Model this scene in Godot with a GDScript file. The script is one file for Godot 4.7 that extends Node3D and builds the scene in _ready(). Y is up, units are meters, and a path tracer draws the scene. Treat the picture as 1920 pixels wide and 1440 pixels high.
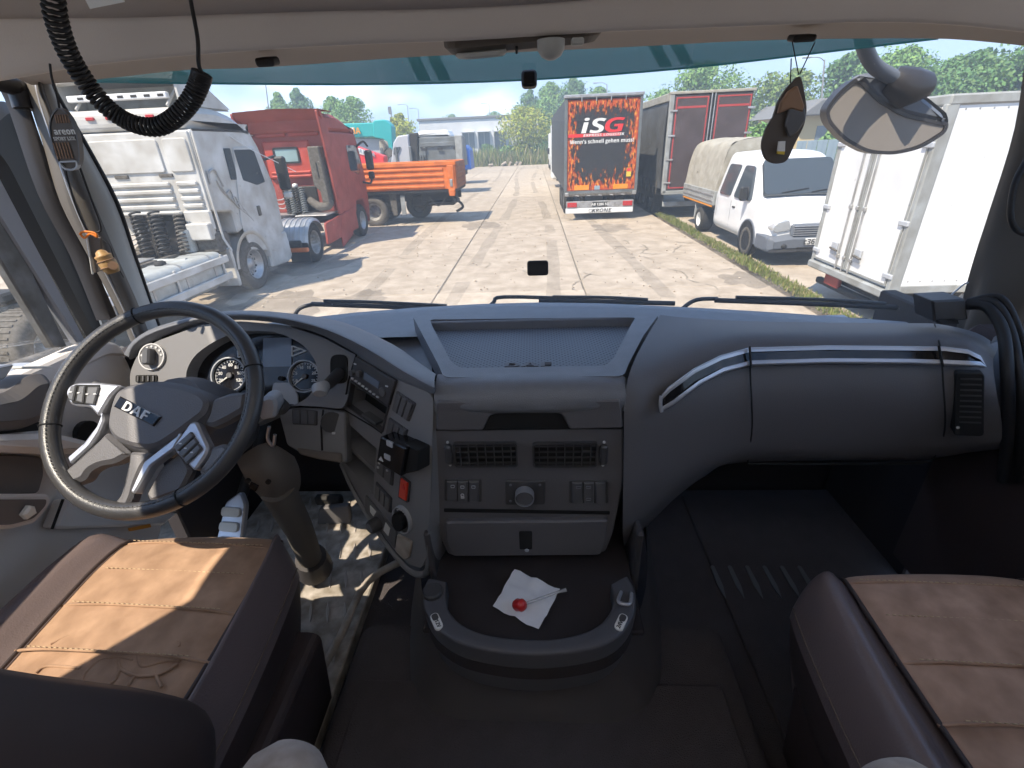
extends Node3D

var M := {}
var off := {}
var names := {}
var tex := {}

func _ready():
	# ---- camera
	var cam := Camera3D.new()
	cam.name = "camera"
	cam.position = Vector3(0, 2.6, 0)
	cam.rotation_order = EULER_ORDER_YXZ
	cam.rotation_degrees = Vector3(-26.7, 3.4, -2.5)
	cam.fov = 77.62
	cam.near = 0.02
	cam.far = 1500.0
	add_child(cam)
	# ---- sky
	var env := Environment.new()
	env.background_mode = Environment.BG_SKY
	var sm := ProceduralSkyMaterial.new()
	sm.sky_top_color = Color(0.37, 0.51, 0.70)
	sm.sky_horizon_color = Color(0.57, 0.68, 0.78)
	sm.sky_curve = 0.16
	sm.ground_bottom_color = Color(0.35, 0.33, 0.30)
	sm.ground_horizon_color = Color(0.62, 0.66, 0.68)
	sm.sun_angle_max = 4.0
	sm.sky_energy_multiplier = 1.0
	sm.sky_cover = cloud_cover()
	sm.sky_cover_modulate = Color(1, 1, 1, 1)
	var sky := Sky.new()
	sky.sky_material = sm
	env.sky = sky
	env.background_energy_multiplier = 1.25
	env.ambient_light_source = Environment.AMBIENT_SOURCE_SKY
	env.tonemap_mode = Environment.TONE_MAPPER_LINEAR
	env.tonemap_exposure = 2.25
	env.sdfgi_enabled = true
	env.ssao_enabled = true
	env.ssil_enabled = true
	env.fog_enabled = true
	env.fog_density = 0.0038
	env.fog_light_color = Color(0.80, 0.87, 0.93)
	var we := WorldEnvironment.new()
	we.name = "world_environment"
	we.environment = env
	add_child(we)
	# ---- sun
	var sun := DirectionalLight3D.new()
	sun.name = "sun"
	sun.light_energy = 1.4
	sun.light_color = Color(1.0, 0.95, 0.87)
	sun.light_angular_distance = 0.5
	sun.shadow_enabled = true
	sun.look_at_from_position(Vector3.ZERO, Vector3(0.45, -1.0, -0.48))
	add_child(sun)
	materials()
	build_yard()
	build_vehicles()
	build_trees()
	build_cab()
	build_cab_things()

func V(x: float, y: float, z: float) -> Vector3:
	return Vector3(x, y, z)

func P(x: float, y: float) -> Vector2:
	return Vector2(x, y)

func T(o: Vector3, r: Vector3, u: Vector3) -> Transform3D:
	return Transform3D(Basis(r, u, r.cross(u)), o)

func S() -> SurfaceTool:
	var st := SurfaceTool.new()
	st.begin(Mesh.PRIMITIVE_TRIANGLES)
	return st

func cloud_cover() -> Texture2D:
	var n := FastNoiseLite.new()
	n.seed = 11
	n.frequency = 0.9
	n.fractal_octaves = 5
	var w := 1024
	var h := 512
	var im := Image.create(w, h, false, Image.FORMAT_RGBA8)
	for y in h:
		var el := (0.5 - (y + 0.5) / h) * PI
		if el < 0.0:
			continue
		for x in w:
			var az := (x + 0.5) / w * TAU
			var d := Vector3(cos(az) * cos(el), sin(el) * 2.4, sin(az) * cos(el))
			var c: float = n.get_noise_3d(d.x * 2.2, d.y * 2.2, d.z * 2.2) * 0.5 + 0.5
			var a := clampf((c - 0.56) * 3.2, 0.0, 0.55)
			a = maxf(a, 0.14 * clampf(1.0 - el * 1.6, 0.0, 1.0))
			im.set_pixel(x, y, Color(0.95, 0.96, 1.0, a))
	return ImageTexture.create_from_image(im)

# ---------------------------------------------------------------- materials
func noise_tex(key: String, freq: float, lo: Color, hi: Color, oct := 4, normal := false, cell := false) -> Texture2D:
	if tex.has(key):
		return tex[key]
	var n := FastNoiseLite.new()
	n.seed = key.hash() % 1000
	n.frequency = freq
	n.fractal_octaves = oct
	if cell:
		n.noise_type = FastNoiseLite.TYPE_CELLULAR
	var t := NoiseTexture2D.new()
	t.width = 1024 if key == "stain" else 512
	t.height = t.width
	if key == "stain":
		n.fractal_gain = 0.68
	t.seamless = true
	t.noise = n
	if normal:
		t.as_normal_map = true
		t.bump_strength = 4.0
	else:
		var g := Gradient.new()
		g.set_color(0, lo)
		g.set_color(1, hi)
		g.set_offset(0, 0.1)
		g.set_offset(1, 0.9)
		t.color_ramp = g
	tex[key] = t
	return t

func mk(key: String, r: float, g: float, b: float, rough := 0.6, metal := 0.0, o := {}) -> StandardMaterial3D:
	var m := StandardMaterial3D.new()
	m.resource_name = key
	m.albedo_color = Color(r, g, b).linear_to_srgb()
	m.roughness = rough
	m.metallic = metal
	m.cull_mode = BaseMaterial3D.CULL_DISABLED
	if o.has("mottle"):
		m.albedo_texture = o.mottle
		m.uv1_triplanar = true
		m.uv1_world_triplanar = true
		var s: float = o.get("scale", 1.0)
		m.uv1_scale = Vector3(s, s, s)
	if o.has("bump"):
		m.heightmap_enabled = true
		m.heightmap_texture = o.bump
		m.heightmap_scale = o.get("height", 0.1)
		m.uv1_triplanar = true
		m.uv1_world_triplanar = true
		var s2: float = o.get("scale", 1.0)
		m.uv1_scale = Vector3(s2, s2, s2)
	if o.has("alpha"):
		m.transparency = BaseMaterial3D.TRANSPARENCY_ALPHA
		m.albedo_color.a = o.alpha
	if o.has("coat"):
		m.clearcoat_enabled = true
		m.clearcoat = o.coat
		m.clearcoat_roughness = 0.08
	if o.has("sheen"):
		m.rim_enabled = true
		m.rim = o.sheen
		m.rim_tint = 0.5
	if o.has("spec"):
		m.metallic_specular = o.spec
	if o.has("back"):
		m.backlight_enabled = true
		m.backlight = o.back
	if o.has("vc"):
		m.vertex_color_use_as_albedo = true
	M[key] = m
	return m

func materials():
	var dust := noise_tex("dust", 0.006, Color(0.84, 0.82, 0.79), Color.WHITE, 7)
	var soft := noise_tex("soft", 0.006, Color(0.94, 0.94, 0.94), Color.WHITE, 5)
	var stain := noise_tex("stain", 0.005, Color(0.83, 0.815, 0.79), Color.WHITE, 8)
	var grain := noise_tex("grain", 0.12, Color.BLACK, Color.WHITE, 2)
	var leather := noise_tex("leather", 0.09, Color.BLACK, Color.WHITE, 2, false, true)
	var suede := noise_tex("suede", 0.012, Color(0.80, 0.78, 0.76), Color.WHITE, 6)
	var rub := noise_tex("rub", 0.015, Color(0.68, 0.66, 0.62), Color.WHITE, 6)
	# outside
	for k in 4:
		var w := [1.0, 0.94, 1.05, 0.90][k] as float
		mk("concrete%d" % k, 0.50 * w, 0.425 * w, 0.335 * w, 0.92, 0.0, {"mottle": stain, "scale": 0.21 + 0.03 * k, "bump": grain, "height": 0.5})
	mk("dirt", 0.24, 0.205, 0.165, 0.95, 0.0, {"mottle": rub, "scale": 0.3, "bump": grain, "height": 1.0})
	mk("crack", 0.25, 0.215, 0.165, 1.0)
	mk("joint", 0.22, 0.195, 0.155, 1.0, 0.0, {"mottle": rub, "scale": 0.8})
	mk("oil", 0.10, 0.09, 0.075, 0.8, 0.0, {"alpha": 0.22})
	mk("track", 0.16, 0.145, 0.12, 0.9, 0.0, {"alpha": 0.13})
	mk("smudge", 0.40, 0.385, 0.36, 0.9)
	mk("white_paint", 0.80, 0.81, 0.80, 0.35, 0.0, {"mottle": soft, "scale": 0.5})
	mk("dusty_white", 0.62, 0.615, 0.59, 0.6, 0.0, {"mottle": dust, "scale": 0.55})
	mk("white_clean", 0.80, 0.81, 0.81, 0.30, 0.0, {"coat": 0.4, "mottle": soft, "scale": 0.35})
	mk("speck", 0.5, 0.48, 0.42, 0.9)
	mk("red_paint", 0.56, 0.085, 0.055, 0.4, 0.0, {"mottle": dust, "scale": 0.6})
	mk("red_dull", 0.40, 0.075, 0.055, 0.6, 0.0, {"mottle": dust, "scale": 0.6})
	mk("orange_paint", 0.78, 0.20, 0.035, 0.5, 0.0, {"mottle": dust, "scale": 0.7})
	mk("teal_paint", 0.02, 0.36, 0.36, 0.45)
	mk("bright_red", 0.70, 0.03, 0.03, 0.4)
	mk("blue_paint", 0.02, 0.10, 0.40, 0.4)
	mk("silver_paint", 0.42, 0.44, 0.47, 0.4)
	mk("grey_steel", 0.16, 0.18, 0.19, 0.6, 0.0, {"mottle": dust, "scale": 0.5})
	mk("chassis", 0.035, 0.033, 0.032, 0.7, 0.0, {"mottle": rub, "scale": 1.5})
	mk("chassis_dusty", 0.17, 0.155, 0.135, 0.9, 0.0, {"mottle": rub, "scale": 1.5})
	mk("alloy", 0.50, 0.51, 0.52, 0.45, 0.6, {"mottle": dust, "scale": 1.1})
	mk("tank", 0.47, 0.50, 0.50, 0.5, 0.2, {"mottle": dust, "scale": 0.9})
	mk("rubber", 0.05, 0.047, 0.043, 0.9, 0.0, {"mottle": rub, "scale": 2.0})
	mk("tyre_dusty", 0.16, 0.145, 0.125, 0.95, 0.0, {"mottle": rub, "scale": 2.0})
	mk("rim", 0.45, 0.44, 0.42, 0.5, 0.3, {"mottle": rub, "scale": 2.0})
	mk("glass_dark", 0.055, 0.068, 0.08, 0.08, 0.0)
	mk("glass_sky", 0.30, 0.42, 0.42, 0.1, 0.2)
	mk("black_plastic", 0.02, 0.02, 0.02, 0.5)
	mk("lamp_red", 0.45, 0.02, 0.02, 0.2)
	mk("lamp_clear", 0.55, 0.57, 0.58, 0.12, 0.3, {"coat": 1.0})
	mk("amber", 0.75, 0.28, 0.02, 0.3)
	mk("tarp_black", 0.045, 0.047, 0.05, 0.55, 0.0, {"mottle": dust, "scale": 0.5})
	mk("maroon", 0.085, 0.06, 0.06, 0.6, 0.0, {"mottle": dust, "scale": 0.5})
	mk("dull_red", 0.42, 0.05, 0.045, 0.5)
	mk("tarp_grey", 0.12, 0.125, 0.13, 0.6, 0.0, {"mottle": dust, "scale": 0.4})
	mk("canvas", 0.42, 0.40, 0.34, 0.85, 0.0, {"mottle": stain, "scale": 0.6})
	mk("bumper_grey", 0.12, 0.135, 0.16, 0.6)
	mk("bed_grey", 0.36, 0.38, 0.38, 0.6, 0.0, {"mottle": dust, "scale": 0.9})
	mk("plaster", 0.66, 0.68, 0.70, 0.8, 0.0, {"mottle": soft, "scale": 0.2})
	mk("plaster_yellow", 0.60, 0.46, 0.22, 0.85)
	mk("roof_grey", 0.17, 0.17, 0.17, 0.8)
	mk("pane_far", 0.16, 0.20, 0.23, 0.2)
	mk("fence_blue", 0.30, 0.38, 0.43, 0.5, 0.2)
	mk("pole", 0.28, 0.28, 0.28, 0.6)
	mk("bark", 0.10, 0.08, 0.06, 0.95)
	mk("leaf", 1, 1, 1, 0.7, 0.0, {"vc": true, "back": Color(0.5, 0.55, 0.25)})
	mk("grass", 1, 1, 1, 0.8, 0.0, {"vc": true, "back": Color(0.4, 0.5, 0.2)})
	# inside
	mk("dash", 0.175, 0.183, 0.205, 0.45, 0.0, {"mottle": soft, "bump": grain, "height": 0.045, "scale": 6.0, "spec": 0.5})  # sky sheen put into the tone: bluer, lighter than the lower plastic
	mk("dash_low", 0.125, 0.122, 0.13, 0.58, 0.0, {"bump": grain, "height": 0.05, "scale": 6.0})
	mk("tray_rim", 0.085, 0.085, 0.095, 0.45)
	mk("dash_dark", 0.06, 0.059, 0.062, 0.5)
	mk("fascia", 0.21, 0.208, 0.215, 0.5, 0.0, {"bump": grain, "height": 0.015, "scale": 6.0})
	mk("hole", 0.008, 0.008, 0.008, 0.8)  # near-black: shade of openings put into the colour, also black seams and knobs
	mk("switch", 0.11, 0.11, 0.115, 0.4)
	mk("mark_white", 0.62, 0.62, 0.62, 0.5)
	mk("silver_trim", 0.52, 0.53, 0.57, 0.32, 0.55)
	mk("gloss_black", 0.012, 0.011, 0.012, 0.12)
	mk("leather", 0.055, 0.054, 0.056, 0.36, 0.0, {"bump": leather, "height": 0.03, "scale": 7.0})
	mk("stitch", 0.10, 0.10, 0.10, 0.7)
	mk("guide_metal", 0.30, 0.31, 0.34, 0.5, 0.2)
	mk("beige", 0.17, 0.15, 0.13, 0.7, 0.0, {"bump": grain, "height": 0.015, "scale": 5.0})
	mk("lining_light", 0.82, 0.75, 0.68, 0.9)
	mk("headliner", 0.66, 0.59, 0.53, 0.8, 0.0, {"bump": grain, "height": 0.02, "scale": 5.0})
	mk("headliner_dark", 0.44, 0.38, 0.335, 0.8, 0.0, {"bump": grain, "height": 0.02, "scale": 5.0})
	mk("pillar_brown", 0.10, 0.09, 0.08, 0.6, 0.0, {"bump": grain, "height": 0.015, "scale": 5.0})
	mk("pillar_grey", 0.42, 0.42, 0.395, 0.6, 0.0, {"bump": grain, "height": 0.015, "scale": 5.0})
	mk("seal", 0.012, 0.012, 0.014, 0.6)
	mk("frame_dark", 0.03, 0.028, 0.03, 0.4)
	mk("metal_dusty", 0.22, 0.225, 0.235, 0.5, 0.2, {"mottle": rub, "scale": 1.5})
	mk("door_grey", 0.74, 0.70, 0.67, 0.65, 0.0, {"bump": grain, "height": 0.015, "scale": 5.0})  # lightened to carry the bounced light on the driver's door
	mk("door_dark", 0.15, 0.14, 0.14, 0.6)
	mk("suede", 0.50, 0.315, 0.20, 0.85, 0.0, {"mottle": suede, "scale": 2.2, "sheen": 0.5, "bump": suede, "height": 0.6})
	mk("suede_shade", 0.54, 0.34, 0.235, 0.9, 0.0, {"mottle": suede, "scale": 2.2, "sheen": 0.4, "bump": suede, "height": 0.6})  # same suede as the driver's, toned apart because this seat lies in shade
	mk("seat_leather", 0.165, 0.125, 0.12, 0.36, 0.0, {"bump": leather, "height": 0.03, "scale": 6.0})
	mk("seat_dark_shade", 0.05, 0.034, 0.031, 0.55)  # dark tone for seat flanks and backrest, shadow included in the colour
	mk("dark_thread", 0.16, 0.12, 0.09, 0.8)
	mk("thread", 0.55, 0.40, 0.24, 0.8)
	mk("door_shade", 0.05, 0.034, 0.034, 0.8)  # right door copy, darkened so the colour holds the footwell shade
	mk("orange_dull", 0.42, 0.16, 0.07, 0.7, 0.0, {"mottle": dust, "scale": 0.7})
	mk("carpet", 0.075, 0.064, 0.066, 0.95, 0.0, {"mottle": soft, "bump": grain, "height": 0.15, "scale": 4.0})
	mk("mat_grey", 0.58, 0.53, 0.48, 0.6, 0.0, {"mottle": rub, "scale": 2.0})
	mk("tread", 0.42, 0.38, 0.345, 0.55)
	mk("pedestal", 0.066, 0.06, 0.062, 0.6, 0.0, {"bump": grain, "height": 0.02, "scale": 5.0})
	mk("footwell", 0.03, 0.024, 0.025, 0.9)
	mk("paper", 0.80, 0.81, 0.84, 0.9)
	mk("red_cap", 0.62, 0.02, 0.02, 0.3, 0.0, {"coat": 0.6})
	mk("clear_plastic", 0.8, 0.8, 0.8, 0.15, 0.0, {"alpha": 0.3})
	mk("windscreen", 0.74, 0.79, 0.82, 0.02, 0.0, {"alpha": 0.19})  # milky blue-white alpha lays a haze veil over the view
	mk("window_glass", 0.6, 0.65, 0.65, 0.02, 0.0, {"alpha": 0.03})
	mk("visor_teal", 0.01, 0.23, 0.265, 0.5, 0.0, {"alpha": 0.94, "spec": 0.12})
	mk("fill_hatch_opal", 0.93, 0.88, 0.78, 0.9, 0.0, {"back": Color(1, 1, 1)})  # translucent sheet for the added roof opening that brightens the cab
	mk("cab_paint", 0.25, 0.27, 0.30, 0.4)
	mk("wood", 0.62, 0.38, 0.16, 0.5, 0.0, {"mottle": rub, "scale": 5.0})
	mk("orange_cord", 0.8, 0.22, 0.02, 0.6)
	mk("fragrance_card", 0.10, 0.082, 0.068, 0.6)
	mk("card_brown", 0.30, 0.18, 0.11, 0.7)
	mk("label_white", 0.75, 0.75, 0.72, 0.6)
	mk("label_yellow", 0.7, 0.5, 0.05, 0.6)
	mk("mirror", 0.27, 0.245, 0.22, 0.7, 0.15)
	mk("red_switch", 0.75, 0.05, 0.02, 0.35)
	mk("screen", 0.16, 0.19, 0.24, 0.12)
	mk("fleece", 0.40, 0.34, 0.30, 1.0, 0.0, {"sheen": 0.8, "mottle": suede, "scale": 6.0})
	mk("plate", 0.7, 0.7, 0.68, 0.5)

# ---------------------------------------------------------------- things and parts
func numbered(n: String) -> String:
	if not names.has(n):
		names[n] = 0
		return n
	names[n] += 1
	return "%s_%03d" % [n, names[n]]

func tag(o: Node3D, label: String, category: String, group := "") -> Node3D:
	if label != "":
		o.set_meta("label", label)
	if category != "":
		o.set_meta("category", category)
	if group != "":
		o.set_meta("group", group)
	return o

func thing(called: String, label: String, category: String, at := Vector3.ZERO, group := "") -> Node3D:
	var o := Node3D.new()
	o.name = numbered(called)
	o.position = at
	add_child(o)
	off[o] = at
	return tag(o, label, category, group)

func obj(called: String, st: SurfaceTool, m: String, parent: Node3D = null, normals := true) -> MeshInstance3D:
	if normals:
		st.generate_normals()
	var o := MeshInstance3D.new()
	o.mesh = st.commit()
	o.material_override = M[m]
	if parent == null:
		o.name = numbered(called)
		add_child(o)
	else:
		o.name = called
		o.position = -off.get(parent, Vector3.ZERO)
		parent.add_child(o, true)
	off[o] = Vector3.ZERO
	return o

func struct(called: String, st: SurfaceTool, m: String, parent: Node3D = null) -> MeshInstance3D:
	var o := obj(called, st, m, parent)
	if parent == null:
		o.set_meta("kind", "structure")
	return o

func text(called: String, s: String, h: float, xf: Transform3D, m: String, parent: Node3D, bold := true, wide := 1.0, depth := 0.002, serif := false) -> MeshInstance3D:
	var t := TextMesh.new()
	var f := SystemFont.new()
	f.font_names = PackedStringArray(["Droid Serif" if serif else "Droid Sans"])
	f.font_weight = 700 if bold else 400
	t.font = f
	t.text = s
	t.font_size = 64
	t.pixel_size = h / 46.0
	t.depth = depth
	t.curve_step = 2.0
	t.material = M[m]
	var o := MeshInstance3D.new()
	o.name = called
	o.mesh = t
	o.transform = Transform3D(xf.basis.scaled_local(Vector3(wide, 1, 1)), xf.origin - off.get(parent, Vector3.ZERO))
	parent.add_child(o, true)
	off[o] = Vector3.ZERO
	return o

# ---------------------------------------------------------------- shapes
func tri(st: SurfaceTool, a: Vector3, b: Vector3, c: Vector3):
	st.add_vertex(a)
	st.add_vertex(b)
	st.add_vertex(c)

func quad(st: SurfaceTool, a: Vector3, b: Vector3, c: Vector3, d: Vector3):
	tri(st, a, b, c)
	tri(st, a, c, d)

func box(st: SurfaceTool, lo: Vector3, hi: Vector3, b := 0.01, xf := Transform3D.IDENTITY):
	var c := (lo + hi) * 0.5
	var h := (hi - lo).abs() * 0.5
	b = minf(b, minf(h.x, minf(h.y, h.z)) * 0.7)
	st.set_smooth_group(-1)
	var ax := [Vector3.RIGHT, Vector3.UP, Vector3.BACK]
	for i in 3:
		var j := (i + 1) % 3
		var k := (i + 2) % 3
		for s in [-1.0, 1.0]:
			var n: Vector3 = ax[i] * s * h[i]
			var u: Vector3 = ax[j] * (h[j] - b)
			var w: Vector3 = ax[k] * (h[k] - b) * s
			quad(st, xf * (c + n - u + w), xf * (c + n + u + w), xf * (c + n + u - w), xf * (c + n - u - w))
		for s in [-1.0, 1.0]:
			for t in [-1.0, 1.0]:
				var e: Vector3 = ax[k] * (h[k] - b)
				var p: Vector3 = ax[i] * s * h[i] + ax[j] * t * (h[j] - b)
				var q: Vector3 = ax[i] * s * (h[i] - b) + ax[j] * t * h[j]
				if s * t > 0:
					quad(st, xf * (c + p + e), xf * (c + q + e), xf * (c + q - e), xf * (c + p - e))
				else:
					quad(st, xf * (c + p - e), xf * (c + q - e), xf * (c + q + e), xf * (c + p + e))
	for sx in [-1.0, 1.0]:
		for sy in [-1.0, 1.0]:
			for sz in [-1.0, 1.0]:
				var a := Vector3(sx * h.x, sy * (h.y - b), sz * (h.z - b))
				var d := Vector3(sx * (h.x - b), sy * h.y, sz * (h.z - b))
				var e2 := Vector3(sx * (h.x - b), sy * (h.y - b), sz * h.z)
				if sx * sy * sz > 0:
					tri(st, xf * (c + a), xf * (c + e2), xf * (c + d))
				else:
					tri(st, xf * (c + a), xf * (c + d), xf * (c + e2))

func bx(x0: float, y0: float, z0: float, x1: float, y1: float, z1: float, b := 0.01) -> SurfaceTool:
	var st := S()
	box(st, Vector3(minf(x0, x1), minf(y0, y1), minf(z0, z1)), Vector3(maxf(x0, x1), maxf(y0, y1), maxf(z0, z1)), b)
	return st

func rrect(c: Vector2, w: float, h: float, r: float, n := 4) -> PackedVector2Array:
	var out := PackedVector2Array()
	r = minf(r, minf(w, h) * 0.49)
	for k in 4:
		var a0 := k * PI / 2
		var cc := c + Vector2((w / 2 - r) * (1 if k == 0 or k == 3 else -1), (h / 2 - r) * (1 if k < 2 else -1))
		for i in n + 1:
			var a := a0 + PI / 2 * i / n
			out.append(cc + Vector2(cos(a), sin(a)) * r)
	return out

func circ(c: Vector2, r: float, n := 24) -> PackedVector2Array:
	var out := PackedVector2Array()
	for i in n:
		out.append(c + Vector2(cos(TAU * i / n), sin(TAU * i / n)) * r)
	return out

func rounded(pts: Array, r: float, n := 4) -> PackedVector2Array:
	var out := PackedVector2Array()
	var c := pts.size()
	for i in c:
		var p: Vector2 = pts[i]
		var a: Vector2 = pts[(i + c - 1) % c] - p
		var b: Vector2 = pts[(i + 1) % c] - p
		var d := minf(r, minf(a.length(), b.length()) * 0.45)
		var s := p + a.normalized() * d
		var e := p + b.normalized() * d
		for k in n + 1:
			var t := float(k) / n
			out.append(s.lerp(p, t).lerp(p.lerp(e, t), t))
	return out

func ccw(poly: PackedVector2Array) -> PackedVector2Array:
	var a := 0.0
	for i in poly.size():
		a += poly[i].cross(poly[(i + 1) % poly.size()])
	if a < 0:
		poly.reverse()
	return poly

# extrusion along +z of xf from z0 to z1, the z1 edge bevelled
func prism(st: SurfaceTool, pts, xf: Transform3D, z0: float, z1: float, b := 0.0, smooth := false):
	var poly := ccw(PackedVector2Array(pts))
	var n := poly.size()
	var ins := PackedVector2Array()
	for i in n:
		var p := poly[i]
		var e0 := (p - poly[(i + n - 1) % n]).normalized()
		var e1 := (poly[(i + 1) % n] - p).normalized()
		var nn := Vector2(-e0.y - e1.y, e0.x + e1.x)
		nn = nn.normalized() if nn.length() > 0.001 else Vector2(-e0.y, e0.x)
		ins.append(p + nn * b / maxf(0.5, nn.dot(Vector2(-e0.y, e0.x))))
	var zb := z1 - b * signf(z1 - z0)
	st.set_smooth_group(1 if smooth else -1)
	for i in n:
		var j := (i + 1) % n
		var p0 := xf * Vector3(poly[i].x, poly[i].y, z0)
		var p1 := xf * Vector3(poly[j].x, poly[j].y, z0)
		var q0 := xf * Vector3(poly[i].x, poly[i].y, zb)
		var q1 := xf * Vector3(poly[j].x, poly[j].y, zb)
		quad(st, p0, q0, q1, p1)
		if b > 0.0:
			var r0 := xf * Vector3(ins[i].x, ins[i].y, z1)
			var r1 := xf * Vector3(ins[j].x, ins[j].y, z1)
			quad(st, q0, r0, r1, q1)
	st.set_smooth_group(-1)
	var top := ins if b > 0.0 else poly
	var ix := Geometry2D.triangulate_polygon(poly)
	for k in range(0, ix.size(), 3):
		var a := ix[k]
		var c := ix[k + 1]
		var d := ix[k + 2]
		if (poly[c] - poly[a]).cross(poly[d] - poly[a]) > 0:
			var tmp := c
			c = d
			d = tmp
		tri(st, xf * Vector3(top[a].x, top[a].y, z1), xf * Vector3(top[c].x, top[c].y, z1), xf * Vector3(top[d].x, top[d].y, z1))
		tri(st, xf * Vector3(poly[a].x, poly[a].y, z0), xf * Vector3(poly[d].x, poly[d].y, z0), xf * Vector3(poly[c].x, poly[c].y, z0))

func px(pts, xf: Transform3D, z0: float, z1: float, b := 0.0) -> SurfaceTool:
	var st := S()
	prism(st, pts, xf, z0, z1, b)
	return st

# a frame between an outline and the same outline drawn in by w
func ring(st: SurfaceTool, pts, xf: Transform3D, w: float, z0: float, z1: float):
	var poly := ccw(PackedVector2Array(pts))
	var n := poly.size()
	st.set_smooth_group(-1)
	var ins := PackedVector2Array()
	for i in n:
		var p := poly[i]
		var e0 := (p - poly[(i + n - 1) % n]).normalized()
		var e1 := (poly[(i + 1) % n] - p).normalized()
		var nn := Vector2(-e0.y - e1.y, e0.x + e1.x).normalized()
		ins.append(p + nn * w / maxf(0.5, nn.dot(Vector2(-e0.y, e0.x))))
	for i in n:
		var j := (i + 1) % n
		var g := func(v: Vector2, z: float) -> Vector3: return xf * Vector3(v.x, v.y, z)
		quad(st, g.call(poly[i], z0), g.call(poly[i], z1), g.call(poly[j], z1), g.call(poly[j], z0))
		quad(st, g.call(poly[i], z1), g.call(ins[i], z1), g.call(ins[j], z1), g.call(poly[j], z1))
		quad(st, g.call(ins[i], z1), g.call(ins[i], z0), g.call(ins[j], z0), g.call(ins[j], z1))

func tube(st: SurfaceTool, pts: Array, r, n := 10, closed := false):
	var c := pts.size()
	var up := Vector3.UP
	var rings := []
	var prev := Vector3.ZERO
	for i in c:
		var d: Vector3
		if closed:
			d = (pts[(i + 1) % c] - pts[(i + c - 1) % c]).normalized()
		else:
			d = (pts[mini(i + 1, c - 1)] - pts[maxi(i - 1, 0)]).normalized()
		if i == 0:
			prev = d.cross(up if absf(d.y) < 0.9 else Vector3.RIGHT).normalized()
		else:
			prev = (prev - d * prev.dot(d)).normalized()
		var w := d.cross(prev)
		var rr: float = r[i] if r is Array else r
		var ringp := []
		for k in n:
			var a := TAU * k / n
			ringp.append(pts[i] + (prev * cos(a) + w * sin(a)) * rr)
		rings.append(ringp)
	st.set_smooth_group(2)
	for i in (c if closed else c - 1):
		var A: Array = rings[i]
		var B: Array = rings[(i + 1) % c]
		var sh := 0
		if closed and i == c - 1:
			var bd := 1e9
			for s in n:
				var dd: float = (A[0] - B[s]).length()
				if dd < bd:
					bd = dd
					sh = s
		for k in n:
			var l := (k + 1) % n
			quad(st, A[k], A[l], B[(l + sh) % n], B[(k + sh) % n])
	if not closed:
		st.set_smooth_group(-1)
		for k in range(1, n - 1):
			tri(st, rings[0][0], rings[0][k + 1], rings[0][k])
			tri(st, rings[c - 1][0], rings[c - 1][k], rings[c - 1][k + 1])

func tb(pts: Array, r, n := 10) -> SurfaceTool:
	var st := S()
	tube(st, pts, r, n)
	return st

func curve(pts: Array, n := 6) -> Array:
	var out := []
	var c := pts.size()
	for i in c - 1:
		var p0 = pts[maxi(i - 1, 0)]
		var p1 = pts[i]
		var p2 = pts[i + 1]
		var p3 = pts[mini(i + 2, c - 1)]
		for k in n:
			var t := float(k) / n
			out.append(p1.cubic_interpolate(p2, p0, p3, t))
	out.append(pts[c - 1])
	return out

# profile of Vector2(radius, height) turned about the y axis of xf
func lathe(st: SurfaceTool, prof: Array, xf: Transform3D, n := 24, flat := false):
	st.set_smooth_group(-1 if flat else 3)
	for i in prof.size() - 1:
		for k in n:
			var a := TAU * k / n
			var b := TAU * (k + 1) / n
			var p: Vector2 = prof[i]
			var q: Vector2 = prof[i + 1]
			var v0 := xf * Vector3(p.x * cos(a), p.y, p.x * sin(a))
			var v1 := xf * Vector3(p.x * cos(b), p.y, p.x * sin(b))
			var v2 := xf * Vector3(q.x * cos(b), q.y, q.x * sin(b))
			var v3 := xf * Vector3(q.x * cos(a), q.y, q.x * sin(a))
			if p.x > 0.0001:
				tri(st, v0, v1, v2)
			if q.x > 0.0001:
				tri(st, v0, v2, v3)

# smooth surface through rows of points (rows may be refined first)
func loft(st: SurfaceTool, rows: Array, nu := 4, nv := 4, group := 4, closed := false):
	var fine := []
	for r in rows:
		fine.append(curve(r, nu) if nu > 1 else r)
	var cols: int = fine[0].size()
	var g := []
	if nv > 1:
		for c in cols:
			var line := []
			for r in fine:
				line.append(r[c])
			g.append(curve(line, nv))
	else:
		for c in cols:
			var line := []
			for r in fine:
				line.append(r[c])
			g.append(line)
	st.set_smooth_group(group)
	for c in (cols if closed else cols - 1):
		var d := (c + 1) % cols
		for r in g[0].size() - 1:
			quad(st, g[c][r], g[d][r], g[d][r + 1], g[c][r + 1])

func lf(rows: Array, nu := 4, nv := 4) -> SurfaceTool:
	var st := S()
	loft(st, rows, nu, nv)
	return st

func cap(st: SurfaceTool, pts: Array):
	st.set_smooth_group(-1)
	var c := Vector3.ZERO
	for p in pts:
		c += p
	c /= pts.size()
	for i in pts.size():
		tri(st, c, pts[i], pts[(i + 1) % pts.size()])

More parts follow.
